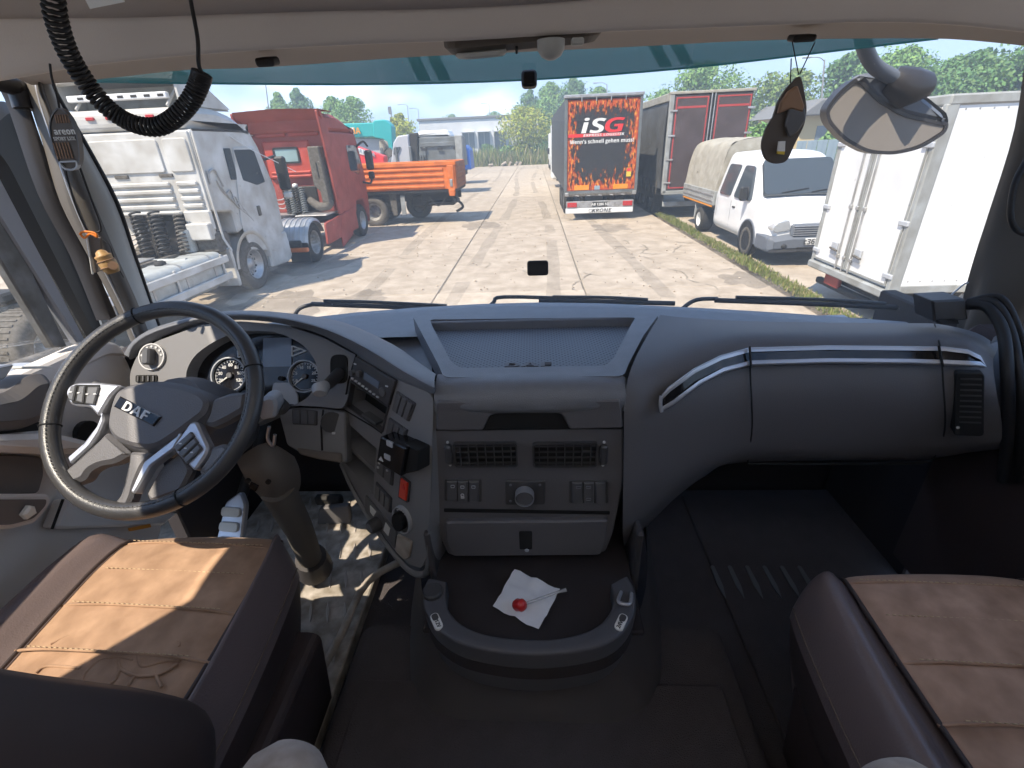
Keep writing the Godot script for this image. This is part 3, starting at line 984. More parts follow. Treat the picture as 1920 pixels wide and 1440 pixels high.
	obj("rear_lamp", bx(-6.6, 0.5, -12.0, -6.35, 0.66, -11.93, 0.02), "black_plastic", t)
	obj("rear_lamp", bx(-6.1, 0.5, -12.0, -5.8, 0.66, -11.93, 0.02), "black_plastic", t)
	obj("rear_bumper", bx(-6.5, 0.38, -12.02, -5.66, 0.48, -11.9, 0.02), "orange_paint", t)
	obj("mud_flap", bx(-6.2, 0.1, -12.08, -5.68, 0.6, -12.05, 0.008), "black_plastic", t)
	wheel(t, V(-5.88, 0.5, -12.61), 0.5, 0.32, Vector3.RIGHT, "rim", "rubber", 10, -0.14)
	wheel(t, V(-7.9, 0.5, -12.61), 0.5, 0.32, Vector3.LEFT, "rim", "rubber")
	wheel(t, V(-5.9, 0.5, -16.6), 0.5, 0.3, Vector3.RIGHT, "alloy", "rubber")
	wheel(t, V(-7.75, 0.5, -16.6), 0.5, 0.3, Vector3.LEFT, "alloy", "rubber")

func orange_truck():
	var t := thing("orange_flatbed_truck", "orange dropside flatbed truck standing crosswise behind the red tractor", "truck", V(-5, 0, -19.8))
	# the body: side facing us at z = -18.6, tailgate at x = -2.8
	var zf := -18.6
	var zb := -21.0
	var xl := -7.6
	var xr := -2.76
	obj("bed_floor", bx(xl, 1.12, zf - 0.03, xr - 0.03, 1.22, zb, 0.01), "chassis", t)
	var side := obj("side_board", bx(xl, 1.22, zf - 0.05, xr - 0.05, 2.12, zf, 0.01), "orange_paint", t)
	for k in 4:
		obj("board_rib", bx(-6.25, 1.28 + k * 0.19, zf - 0.01, -3.25, 1.36 + k * 0.19, zf + 0.035, 0.02), "orange_paint", side)
	obj("top_rail", bx(xl, 2.0, zf - 0.06, xr - 0.02, 2.14, zf + 0.03, 0.015), "orange_paint", side)
	for s in [-6.4, -2.98]:
		obj("corner_post", bx(s - 0.12, 1.05, zf - 0.04, s + 0.12, 2.0, zf + 0.045, 0.015), "orange_paint", side)
		obj("latch", bx(s - 0.05, 1.3, zf + 0.045, s + 0.05, 1.55, zf + 0.07, 0.01), "alloy", side)
		obj("hinge", bx(s - 0.1, 0.98, zf + 0.0, s + 0.1, 1.2, zf + 0.06, 0.012), "orange_paint", side)
	var tail := obj("tailgate", bx(xr - 0.05, 1.22, zb, xr, 2.12, zf - 0.06, 0.01), "orange_dull", t)
	for k in 4:
		obj("board_rib", bx(xr - 0.01, 1.28 + k * 0.2, zb + 0.2, xr + 0.03, 1.36 + k * 0.2, zf - 0.2, 0.015), "orange_dull", tail)
	obj("far_board", bx(xl, 1.22, zb, xr - 0.05, 2.12, zb - 0.05, 0.01), "orange_paint", t)
	for z0 in [-19.3, -20.3]:
		obj("chassis_rail", bx(-9, 0.78, z0 - 0.05, -2.9, 1.1, z0 + 0.05, 0.01), "chassis", t)
	obj("mud_flap", px(rounded([P(-5.395,1.222), P(-5.108,1.138), P(-5.145,0.352), P(-5.307,0.357)], 0.01), T(V(0,0,-18.75), V(1,0,0), V(0,1,0)), -0.03, 0.0), "chassis_dusty", t)
	obj("guard_post", px([P(-4.946,1.064), P(-4.79,1.04), P(-4.802,0.385), P(-4.966,0.371)], T(V(0,0,-18.7), V(1,0,0), V(0,1,0)), -0.05, 0.0), "bed_grey", t)
	obj("spare_wheel_carrier", bx(-4.7, 0.55, -19.9, -4.2, 1.05, -19.2, 0.1), "chassis", t)
	obj("rear_axle_beam", bx(-4.0, 0.62, -20.5, -3.0, 0.75, -19.0, 0.03), "chassis", t)
	obj("tow_coupling", tb(curve([V(-3.3, 0.85, -19.6), V(-2.9, 0.7, -19.5), V(-2.75, 0.5, -19.4), V(-3.0, 0.35, -19.4)], 5), 0.05, 8), "chassis", t)
	obj("rear_lamp", bx(-3.0, 0.72, -19.1, -2.85, 0.9, -18.8, 0.02), "chassis", t)
	obj("hanging_chain", tb(curve([V(-3.9, 0.95, -18.9), V(-3.6, 0.62, -18.9), V(-3.3, 0.9, -18.9)], 6), 0.02, 6), "chassis_dusty", t)
	wheel(t, V(-6.02, 0.5, -18.85), 0.52, 0.3, Vector3.BACK, "rim", "tyre_dusty", 8, -0.10)
	wheel(t, V(-6.02, 0.5, -20.8), 0.52, 0.3, Vector3.FORWARD, "rim", "tyre_dusty", 8)
	wheel(t, V(-4.75, 0.5, -20.8), 0.52, 0.3, Vector3.FORWARD, "rim", "tyre_dusty", 8)

func flame_print() -> Texture2D:
	var w := 320
	var h := 384
	var im := Image.create(w, h, false, Image.FORMAT_RGB8)
	var n := FastNoiseLite.new()
	n.seed = 8
	n.frequency = 0.032
	n.fractal_octaves = 4
	for y in h:
		for x in w:
			var fx := float(x) / w
			var fy := float(y) / h
			var v: float = n.get_noise_2d(x * 1.7, y * 0.55) * 0.5 + 0.5
			var v2: float = n.get_noise_2d(x * 3.1 + 300, y * 1.1) * 0.5 + 0.5
			var e := minf(minf(fx, 1 - fx) / 0.15, minf(fy / 0.14, (1 - fy) / 0.18))
			var f := clampf((v * 1.6 + v2 * 0.7 - 0.60) * 1.5 - e, -1, 1)
			var c := Color(0.16, 0.16, 0.17).lerp(Color(0.20, 0.20, 0.21), v2)
			if f > 0.0:
				c = Color(0.30, 0.10, 0.05).lerp(Color(0.80, 0.32, 0.09), clampf(f * 1.6, 0, 1)).lerp(Color(1.0, 0.75, 0.25), clampf((v2 - 0.55) * 4.0, 0, 1) * clampf(f * 3.0, 0, 1))
			if minf(minf(fx, 1 - fx), minf(fy * 1.2, 1 - fy)) < 0.012:
				c = Color(0.62, 0.16, 0.06)
			im.set_pixel(x, y, c)
	im.generate_mipmaps()
	return ImageTexture.create_from_image(im)

func flame_trailer():
	var t := thing("flame_curtain_trailer", "black trailer with orange flame print and white lettering on its rear doors", "trailer", V(2.35, 0, -24))
	var Z := -18.3
	var L := 1.07
	var R := 3.62
	obj("trailer_body", bx(L + 0.02, 1.0, Z - 13.4, R - 0.02, 3.86, Z - 0.12, 0.02), "tarp_black", t)
	var fr := S()
	ring(fr, [P(L, 0.92), P(R, 0.92), P(R, 3.92), P(L, 3.92)], T(V(0, 0, Z), V(1, 0, 0), V(0, 1, 0)), 0.09, -0.14, 0.02)
	obj("door_frame", fr, "grey_steel", t)
	obj("roof_edge", bx(L - 0.03, 3.86, Z - 0.2, R + 0.03, 3.95, Z + 0.05, 0.015), "alloy", t)
	# printed rear doors
	var m := mk("flame_print", 0.82, 0.82, 0.82, 0.5)
	m.albedo_texture = flame_print()
	var st := S()
	st.set_smooth_group(-1)
	var a := V(L + 0.09, 1.01, Z - 0.01)
	var b := V(R - 0.09, 1.01, Z - 0.01)
	var c := V(R - 0.09, 3.80, Z - 0.01)
	var d := V(L + 0.09, 3.80, Z - 0.01)
	for q in [[a, P(0, 1)], [c, P(1, 0)], [b, P(1, 1)], [a, P(0, 1)], [d, P(0, 0)], [c, P(1, 0)]]:
		st.set_uv(q[1])
		st.add_vertex(q[0])
	var door := obj("rear_door", st, "flame_print", t)
	for k in 4:
		obj("lock_bar", tb([V(L + 0.55 + k * 0.48, 3.74, Z + 0.02), V(L + 0.55 + k * 0.48, 3.9, Z + 0.03)], 0.022, 6), "alloy", t)
	# lettering
	var xf := T(V(2.02, 3.02, Z + 0.005), V(1, 0.0, 0), V(0.28, 1, 0))
	text("logo_letters", "iS", 0.42, xf, "label_white", t, true, 1.75, 0.006)
	text("logo_letters", "G", 0.42, T(V(2.72, 3.02, Z + 0.005), V(1, 0, 0), V(0.28, 1, 0)), "bright_red", t, true, 1.75, 0.006)
	obj("logo_stripe", px([P(L + 0.12, 2.70), P(2.92, 2.70), P(2.98, 2.80), P(L + 0.12, 2.80)], T(V(0, 0, Z - 0.008), V(1, 0, 0), V(0, 1, 0)), 0, 0.006), "bright_red", t)
	text("logo_line", "EXPRESS LOGISTIK", 0.075, T(V(2.38, 2.75, Z + 0.002), V(1, 0, 0), V(0.2, 1, 0)), "label_white", t, true, 1.5, 0.004)
	text("slogan", "Wenn's schnell gehen muss!", 0.115, T(V(2.33, 2.56, Z + 0.002), V(1, 0, 0), V(0, 1, 0)), "label_white", t, true, 1.0, 0.004)
	obj("warning_sticker", bx(3.22, 1.42, Z - 0.01, 3.38, 1.70, Z + 0.002, 0.002), "label_yellow", t)
	obj("sticker_red", bx(3.23, 1.58, Z - 0.01, 3.37, 1.69, Z + 0.004, 0.002), "bright_red", t)
	for s in [1.42, 2.78]:
		obj("reflector_plate", bx(s, 1.03, Z - 0.01, s + 0.52, 1.19, Z + 0.006, 0.004), "amber", t)
	obj("blue_plate", bx(2.13, 1.03, Z - 0.01, 2.32, 1.16, Z + 0.006, 0.004), "fence_blue", t)
	# sill, lamps, bumper
	obj("door_sill", bx(L, 0.82, Z - 0.14, R, 0.93, Z + 0.03, 0.02), "chassis_dusty", t)
	for s in [L + 0.02, R - 0.16]:
		obj("corner_buffer", bx(s, 0.84, Z - 0.1, s + 0.14, 0.96, Z + 0.06, 0.02), "alloy", t)
	for k in 5:
		obj("tie_hook", tb([V(L + 0.4 + k * 0.4, 0.86, Z + 0.04), V(L + 0.52 + k * 0.4, 0.84, Z + 0.06)], 0.018, 5), "alloy", t)
	obj("lamp_panel", bx(L + 0.08, 0.42, Z - 0.04, R - 0.08, 0.66, Z - 0.01, 0.01), "alloy", t)
	for s in [L + 0.12, R - 0.46]:
		obj("tail_lamp", bx(s, 0.46, Z - 0.02, s + 0.34, 0.62, Z + 0.02, 0.015), "lamp_red", t)
	for k in 12:
		obj("bolt", bx(L + 0.55 + k * 0.14, 0.47 + 0.08 * (k % 2), Z - 0.02, L + 0.57 + k * 0.14, 0.49 + 0.08 * (k % 2), Z - 0.005, 0.003), "chassis", t)
	obj("number_plate", bx(2.08, 0.46, Z - 0.02, 2.62, 0.62, Z + 0.005, 0.006), "chassis", t)
	text("plate_digits", "AB 1286 50", 0.085, T(V(2.35, 0.54, Z + 0.006), V(1, 0, 0), V(0, 1, 0)), "label_white", t, true, 1.0, 0.003)
	obj("underride_bumper", bx(L + 0.06, 0.24, Z - 0.12, R - 0.08, 0.42, Z + 0.0, 0.02), "white_paint", t)
	text("bumper_brand", "KRONE", 0.13, T(V(2.42, 0.33, Z + 0.003), V(1, 0, 0), V(0.2, 1, 0)), "chassis", t, true, 1.15, 0.003)
	var em := S()
	ring(em, circ(P(2.02, 0.33), 0.065, 14), T(V(0, 0, Z), V(1, 0, 0), V(0, 1, 0)), 0.014, 0, 0.004)
	obj("bumper_emblem", em, "chassis", t)
	for sx in [L + 0.3, R - 0.3]:
		for k in 3:
			wheel(t, V(sx, 0.5, Z - 2.2 - k * 1.31), 0.5, 0.4, Vector3.LEFT if sx < 2 else Vector3.RIGHT, "rim", "rubber", 8)
	for sx in [1.8, 2.9]:
		obj("chassis_rail", bx(sx - 0.05, 0.55, Z - 13, sx + 0.05, 1.0, Z - 0.2, 0.01), "chassis", t)
	obj("tractor_cab", bx(L + 0.05, 0.5, Z - 16.6, R - 0.05, 3.6, Z - 14.2, 0.1), "white_paint", t)

func dark_trailer():
	var t := thing("dark_curtain_trailer", "dark grey curtain trailer with thin red lines on its rear doors behind the crew van", "trailer", V(5.6, 0, -23))
	var Z := -18.0
	var L := V(4.446,3.617,-18).x
	var R := L + 2.62
	var top := 3.82
	# curtain side with folds, facing the road
	var rows := []
	for k in 41:
		var z := Z - 0.35 - k * 0.33
		var e := 0.02 * sin(k * 2.1) + 0.012 * sin(k * 5.3)
		rows.append([V(L, top - 0.18, z), V(L - 0.03 + e, 2.6, z), V(L - 0.02 - e, 1.5, z), V(L, 0.98, z)])
	obj("side_curtain", lf(rows, 3, 1), "tarp_grey", t)
	obj("trailer_body", bx(L + 0.03, 0.95, Z - 13.5, R, top, Z - 0.1, 0.02), "tarp_black", t)
	obj("roof_rail", bx(L - 0.04, top - 0.2, Z - 13.5, L + 0.05, top + 0.04, Z, 0.02), "canvas", t)
	obj("roof_edge", bx(L - 0.04, top - 0.02, Z - 0.15, R + 0.03, top + 0.06, Z + 0.03, 0.015), "canvas", t)
	obj("corner_pillar", bx(L - 0.03, 0.85, Z - 0.12, L + 0.12, top - 0.02, Z + 0.02, 0.02), "bed_grey", t)
	obj("skirt", bx(L - 0.01, 0.55, Z - 13, L + 0.02, 0.98, Z - 1.5, 0.008), "tarp_black", t)
	for k in 14:
		obj("curtain_strap", bx(L - 0.035, 0.75, Z - 0.9 - k * 0.55, L - 0.01, 1.2, Z - 0.86 - k * 0.55, 0.004), "chassis_dusty", t)
	var mid := (L + R) / 2 + 0.03
	for s in [[L + 0.13, mid - 0.1], [mid + 0.1, R - 0.04]]:
		var dr := obj("rear_door", bx(s[0], 0.95, Z - 0.08, s[1], top - 0.05, Z, 0.012), "maroon", t)
		var st := S()
		ring(st, [P(s[0] + 0.04, 1.0), P(s[1] - 0.04, 1.0), P(s[1] - 0.04, top - 0.1), P(s[0] + 0.04, top - 0.1)], T(V(0, 0, Z), V(1, 0, 0), V(0, 1, 0)), 0.04, -0.01, 0.006)
		obj("red_border", st, "dull_red", dr)
		obj("red_band", bx(s[0] + 0.1, top - 0.42, Z - 0.01, s[1] - 0.1, top - 0.36, Z + 0.006, 0.002), "dull_red", dr)
	for sx in [mid - 0.06, mid + 0.05]:
		obj("lock_bar", tb([V(sx, 0.9, Z + 0.03), V(sx, top - 0.02, Z + 0.03)], 0.022, 8), "alloy", t)
	for k in 4:
		for sx in [L + 0.0, R - 0.16]:
			obj("hinge", bx(sx, 1.15 + k * 0.72, Z - 0.0, sx + 0.24, 1.21 + k * 0.72, Z + 0.04, 0.012), "alloy", t)
	obj("rear_sill", bx(L, 0.8, Z - 0.2, R, 0.93, Z + 0.02, 0.015), "bed_grey", t)
	obj("underride_bumper", bx(L + 0.1, 0.38, Z - 0.3, R - 0.1, 0.56, Z - 0.2, 0.02), "bed_grey", t)
	for k in 3:
		wheel(t, V(L + 0.25, 0.5, Z - 2.0 - k * 1.3), 0.5, 0.38, Vector3.LEFT, "rim", "rubber", 8)
		wheel(t, V(R - 0.25, 0.5, Z - 2.0 - k * 1.3), 0.5, 0.38, Vector3.RIGHT, "rim", "rubber", 8)

func crew_van():
	var t := thing("crew_cab_van", "white crew cab light truck with a grey canvas cover facing us", "van", V(6.0, 0, -13))
	var L := 4.98
	var R := 7.02
	var cx := (L + R) / 2
	# cab: rings of cross sections from nose to the back of the cab
	var secs := [[-10.72, 0.42, 0.80, 0.84, 0.86, 0.60], [-10.86, 0.36, 0.98, 0.95, 0.98, 0.70], [-11.1, 0.34, 1.02, 1.0, 1.07, 0.82], [-11.45, 0.34, 1.05, 1.02, 1.18, 0.86], [-11.72, 0.34, 1.06, 1.02, 1.30, 0.86], [-12.0, 0.34, 1.07, 1.02, 1.62, 0.83], [-12.36, 0.34, 1.08, 1.02, 2.0, 0.78], [-12.7, 0.34, 1.08, 1.02, 2.15, 0.76], [-13.4, 0.34, 1.08, 1.02, 2.2, 0.75], [-14.1, 0.34, 1.08, 1.02, 2.17, 0.75], [-14.22, 0.36, 1.08, 1.0, 2.12, 0.74]]
	var rows := []
	for s in secs:
		var z: float = s[0]
		var yb: float = s[1]
		var ym: float = s[2]
		var wm: float = s[3]
		var yt: float = s[4]
		var wt: float = s[5]
		var r := []
		for q in [[-wm * 0.93, yb], [-wm, yb + 0.12], [-wm, (yb + ym) / 2], [-wm, ym - 0.02], [-lerpf(wm, wt, 0.12), ym + (yt - ym) * 0.2], [-lerpf(wm, wt, 0.8), ym + (yt - ym) * 0.8], [-wt + 0.02, yt - 0.03], [-wt * 0.8, yt], [0, yt + 0.03], [wt * 0.8, yt], [wt - 0.02, yt - 0.03], [lerpf(wm, wt, 0.8), ym + (yt - ym) * 0.8], [lerpf(wm, wt, 0.12), ym + (yt - ym) * 0.2], [wm, ym - 0.02], [wm, (yb + ym) / 2], [wm, yb + 0.12], [wm * 0.93, yb]]:
			r.append(V(cx + q[0], q[1], z))
		rows.append(r)
	var st := S()
	loft(st, rows, 2, 2)
	cap(st, rows[0])
	cap(st, rows[rows.size() - 1])
	obj("cab", st, "white_clean", t)
	# windscreen follows the slope between two sections
	var ws := T(V(cx, 1.33, -11.66), V(1, 0, 0), V(0, 0.735, -0.66).normalized())
	obj("windscreen", px(rounded([P(-0.86, 0.0), P(0.86, 0.0), P(0.75, 0.94), P(-0.75, 0.94)], 0.1), ws, -0.05, 0.055, 0.012), "glass_dark", t)
	for s in [-0.5, 0.15]:
		obj("wiper", tb([ws * P3(s, 0.02, 0.07), ws * P3(s + 0.6, 0.12, 0.07)], 0.012, 5), "black_plastic", t)
	# side windows
	var sw := T(V(L - 0.0, 1.1, 0), V(0, 0, 1), V(0.21, 0.978, 0).normalized())
	sw = T(V(L - 0.035, 1.08, 0), V(0, 0, 1), V(0.27, 1.0, 0).normalized())
	obj("front_side_window", px(rounded([P(-12.95, 0.12), P(-12.95, 0.86), P(-12.42, 0.86), P(-11.95, 0.12)], 0.09), sw, -0.05, 0.022, 0.006), "glass_dark", t)
	obj("rear_side_window", px(rounded([P(-13.95, 0.12), P(-13.95, 0.86), P(-13.2, 0.86), P(-13.2, 0.12)], 0.09), sw, -0.05, 0.022, 0.006), "glass_dark", t)
	for z0 in [-13.08, -14.05]:
		obj("door_seam", bx(L - 0.003, 0.5, z0 - 0.006, L + 0.02, 1.1, z0 + 0.006, 0.002), "chassis", t)
	obj("door_handle", bx(L - 0.02, 0.95, -12.95, L + 0.02, 0.99, -12.78, 0.008), "chassis", t)
	obj("side_mirror", bx(L - 0.22, 1.2, -12.15, L - 0.02, 1.52, -12.02, 0.05), "black_plastic", t)
	obj("side_mirror", bx(R + 0.02, 1.2, -12.15, R + 0.22, 1.52, -12.02, 0.05), "black_plastic", t)
	# nose
	obj("bumper", px(rounded([P(-1.03, 0.28), P(1.03, 0.28), P(1.03, 0.60), P(0.75, 0.64), P(0.62, 0.66), P(-0.62, 0.66), P(-0.75, 0.64), P(-1.03, 0.60)], 0.08), T(V(cx, 0, -11.15), V(1, 0, 0), V(0, 1, 0)), -0.1, 0.55, 0.10), "bumper_grey", t)
	obj("bumper_wing", bx(L - 0.012, 0.28, -11.35, L + 0.1, 0.62, -10.8, 0.05), "bumper_grey", t)
	obj("bumper_wing", bx(R - 0.1, 0.28, -11.35, R + 0.012, 0.62, -10.8, 0.05), "bumper_grey", t)
	var gr := obj("grille", bx(cx - 0.6, 0.60, -10.8, cx + 0.6, 0.86, -10.64, 0.04), "bumper_grey", t)
	for k in 5:
		obj("grille_bar", bx(cx - 0.56, 0.63 + k * 0.045, -10.66, cx + 0.56, 0.645 + k * 0.045, -10.62, 0.005), "alloy", gr)
	var em := S()
	ring(em, rounded([P(-0.05, 0.05), P(0.05, 0.05), P(0.045, -0.02), P(0, -0.06), P(-0.045, -0.02)], 0.02), T(V(cx, 0.76, -10.63), V(1, 0, 0), V(0, 1, 0)), 0.014, 0, 0.02)
	obj("emblem", em, "alloy", gr)
	for k in 2:
		obj("lower_grille_bar", bx(cx - 0.45, 0.30 + k * 0.07, -10.62, cx + 0.45, 0.33 + k * 0.07, -10.585, 0.005), "chassis", t)
	for s in [-1, 1]:
		var hl := S()
		prism(hl, rounded([P(-0.02, 0.02), P(0.30, -0.03), P(0.37, 0.05), P(0.30, 0.17), P(0.04, 0.24)], 0.06), T(V(cx + s * 0.62, 0.72, -10.78), V(s, 0, 0), V(0, 1, 0)), -0.16 * s, 0.09 * s, 0.012)
		obj("headlight", hl, "lamp_clear", t)
		var fl := S()
		lathe(fl, [P(0.055, 0), P(0.055, 0.02), P(0, 0.02)], Transform3D(Basis(Vector3.RIGHT, PI / 2), V(cx + s * 0.72, 0.42, -10.6)), 14)
		obj("fog_lamp", fl, "chassis", t)
	obj("number_plate", bx(cx - 0.3, 0.44, -10.62, cx + 0.3, 0.58, -10.58, 0.008), "plate", t)
	text("plate_digits", "c367op 40", 0.11, T(V(cx, 0.51, -10.578), V(1, 0, 0), V(0, 1, 0)), "chassis", t, true, 0.95, 0.004)
	# arches and wheels
	var ar := []
	for k in 13:
		var a := PI * k / 12.0
		ar.append([V(L + 0.3, 0.34 + 0.42 * sin(a), -11.83 - 0.42 * cos(a)), V(L - 0.015, 0.34 + 0.42 * sin(a), -11.83 - 0.42 * cos(a)), V(L - 0.015, 0.34 + 0.49 * sin(a), -11.83 - 0.49 * cos(a)), V(L + 0.03, 0.34 + 0.5 * sin(a), -11.83 - 0.5 * cos(a))])
	obj("wheel_arch", lf(ar, 1, 1), "bumper_grey", t)
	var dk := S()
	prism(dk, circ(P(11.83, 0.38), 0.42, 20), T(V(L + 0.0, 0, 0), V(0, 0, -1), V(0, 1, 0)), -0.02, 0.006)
	obj("arch_shade", dk, "hole", t)  # black disc standing for the shade inside the wheel arch
	wheel(t, V(L + 0.08, 0.34, -11.83), 0.34, 0.2, Vector3.LEFT, "rim", "tyre_dusty", 6, 0.0)
	wheel(t, V(R - 0.08, 0.34, -11.83), 0.34, 0.2, Vector3.RIGHT, "rim", "tyre_dusty", 6, 0.0)
	wheel(t, V(L + 0.16, 0.34, -15.43), 0.34, 0.36, Vector3.LEFT, "label_white", "rubber", 6, -0.1)
	wheel(t, V(R - 0.16, 0.34, -15.43), 0.34, 0.36, Vector3.RIGHT, "label_white", "rubber", 6, -0.1)
	obj("mud_flap", bx(L + 0.0, 0.3, -15.95, L + 0.4, 0.75, -15.9, 0.01), "bed_grey", t)
	# load bed and canvas cover
	var bed := obj("bed_side", bx(L - 0.03, 0.84, -17.3, L + 0.03, 1.22, -14.3, 0.012), "bed_grey", t)
	for k in 2:
		obj("bed_groove", bx(L - 0.045, 0.93 + k * 0.14, -17.2, L - 0.02, 0.98 + k * 0.14, -14.35, 0.008), "alloy", bed)
	obj("bed_floor", bx(L, 0.78, -17.3, R, 0.86, -14.3, 0.01), "chassis", t)
	obj("bed_front", bx(L, 0.84, -14.36, R, 1.22, -14.3, 0.01), "bed_grey", t)
	obj("marker_strip", bx(L - 0.035, 0.79, -17.2, L, 0.83, -14.4, 0.006), "amber", t)
	obj("chassis_rail", bx(L + 0.6, 0.5, -17, L + 0.7, 0.8, -12, 0.01), "chassis", t)
	var cr := []
	var rng := RandomNumberGenerator.new()
	rng.seed = 3
	for k in 11:
		var z := -14.32 - k * 0.298
		var bow := 0.03 * cos(k * PI / 1.5) - 0.02
		var j := rng.randfn(0, 0.012)
		cr.append([V(L - 0.02, 1.1, z), V(L + 0.02 + j, 1.35, z), V(L + 0.10 - j, 1.85, z), V(L + 0.22, 2.30 + bow, z), V(L + 0.42, 2.43 + bow, z), V(cx, 2.50 + bow * 1.5, z), V(R - 0.42, 2.43 + bow, z), V(R - 0.22, 2.30 + bow, z), V(R - 0.1 + j, 1.85, z), V(R - 0.02, 1.35, z), V(R + 0.02, 1.1, z)])
	var cs := S()
	loft(cs, cr, 3, 3)
	cap(cs, cr[0])
	cap(cs, cr[10])
	obj("canvas_cover", cs, "canvas", t)

func P3(x: float, y: float, z: float) -> Vector3:
	return Vector3(x, y, z)

func box_truck():
	var t := thing("white_box_truck", "white box truck parked crosswise close on the right, its double rear doors shut", "truck", V(8, 0, -7.8))
	var X := 4.9
	var zn := -6.72
	var zf := -8.75
	var yb := 0.55
	var yt := 2.82
	obj("box_body", bx(X + 0.05, yb, zf, X + 5.2, yt, zn, 0.015), "white_clean", t)
	obj("top_rail", bx(X, yt - 0.02, zf - 0.02, X + 5.2, yt + 0.10, zn + 0.025, 0.02), "bed_grey", t)
	obj("corner_post", bx(X - 0.02, yb, zn - 0.06, X + 0.14, yt, zn + 0.02, 0.015), "bed_grey", t)
	obj("corner_post", bx(X - 0.02, yb, zf - 0.02, X + 0.08, yt, zf + 0.05, 0.015), "bed_grey", t)
	obj("lower_rail", bx(X + 0.14, yb - 0.03, zn - 0.03, X + 5.2, yb + 0.08, zn + 0.012, 0.01), "bed_grey", t)
	var mid := -7.78
	for d in [[zf + 0.06, mid - 0.012], [mid + 0.012, zn - 0.07]]:
		var dr := obj("rear_door", bx(X - 0.01, yb + 0.06, d[0], X + 0.04, yt - 0.03, d[1], 0.012), "white_clean", t)
		var st := S()
		ring(st, [P(d[0] + 0.0, yb + 0.06), P(d[1], yb + 0.06), P(d[1], yt - 0.03), P(d[0], yt - 0.03)], T(V(X - 0.012, 0, 0), V(0, 0, 1), V(0, 1, 0)), 0.03, -0.005, 0.008)
		obj("door_gasket", st, "bed_grey", dr)
	for z0 in [mid - 0.22, mid - 0.05, mid + 0.12]:
		var lb := obj("lock_rod", tb([V(X - 0.03, yb + 0.02, z0), V(X - 0.03, yt - 0.05, z0)], 0.014, 8), "alloy", t)
		for y0 in [0.75, 1.5, 2.3]:
			obj("rod_guide", bx(X - 0.05, y0, z0 - 0.03, X - 0.01, y0 + 0.06, z0 + 0.03, 0.008), "alloy", lb)
	for z0 in [mid - 0.42, mid + 0.2]:
		obj("door_handle", bx(X - 0.05, 0.78, z0 - 0.02, X - 0.015, 0.98, z0 + 0.14, 0.012), "silver_paint", t)
		obj("handle_bar", tb([V(X - 0.07, 0.88, z0), V(X - 0.07, 0.86, z0 + 0.2)], 0.016, 6), "chassis_dusty", t)
	for z0 in [zf + 0.05, zn - 0.12]:
		for y0 in [0.72, 1.42, 2.35]:
			obj("hinge", bx(X - 0.04, y0, z0 - 0.05, X - 0.005, y0 + 0.07, z0 + 0.14, 0.012), "silver_paint", t)
	obj("rear_sill", bx(X - 0.06, yb - 0.1, zf - 0.02, X + 0.1, yb + 0.02, zn + 0.02, 0.02), "bed_grey", t)
	obj("under_frame", bx(X + 0.15, 0.3, -8.3, X + 4.5, 0.5, -7.1, 0.02), "chassis", t)
	obj("tail_lamp", bx(X + 0.02, 0.26, -8.3, X + 0.09, 0.44, -7.9, 0.015), "red_dull", t)
	obj("bumper_bar", bx(X + 0.05, 0.2, -8.6, X + 0.15, 0.3, -6.9, 0.02), "chassis", t)
	for k in 3:
		obj("panel_seam", bx(X + 1.25 + k * 1.2, yb + 0.1, zn, X + 1.262 + k * 1.2, yt, zn + 0.003, 0.001), "bed_grey", t)
	for k in 14:
		for y0 in [yb + 0.14, yt - 0.06]:
			obj("rivet", tb([V(X + 0.22 + k * 0.16, y0, zn), V(X + 0.22 + k * 0.16, y0, zn + 0.006)], 0.009, 6), "bed_grey", t)
	obj("marker_lamp", bx(X + 1.5, 2.65, zn - 0.01, X + 1.6, 2.72, zn + 0.02, 0.01), "lamp_red", t)
	wheel(t, V(X + 1.2, 0.36, zn - 0.15), 0.36, 0.24, Vector3.BACK, "rim", "rubber", 6)
	wheel(t, V(X + 1.2, 0.36, zf + 0.15), 0.36, 0.24, Vector3.FORWARD, "rim", "rubber", 6)
	# cab at the far end
	obj("cab", bx(X + 5.3, 0.4, zf + 0.1, X + 6.9, 2.1, zn - 0.1, 0.12), "white_clean", t)
	wheel(t, V(X + 5.9, 0.36, zn - 0.2), 0.36, 0.24, Vector3.BACK, "rim", "rubber", 6)

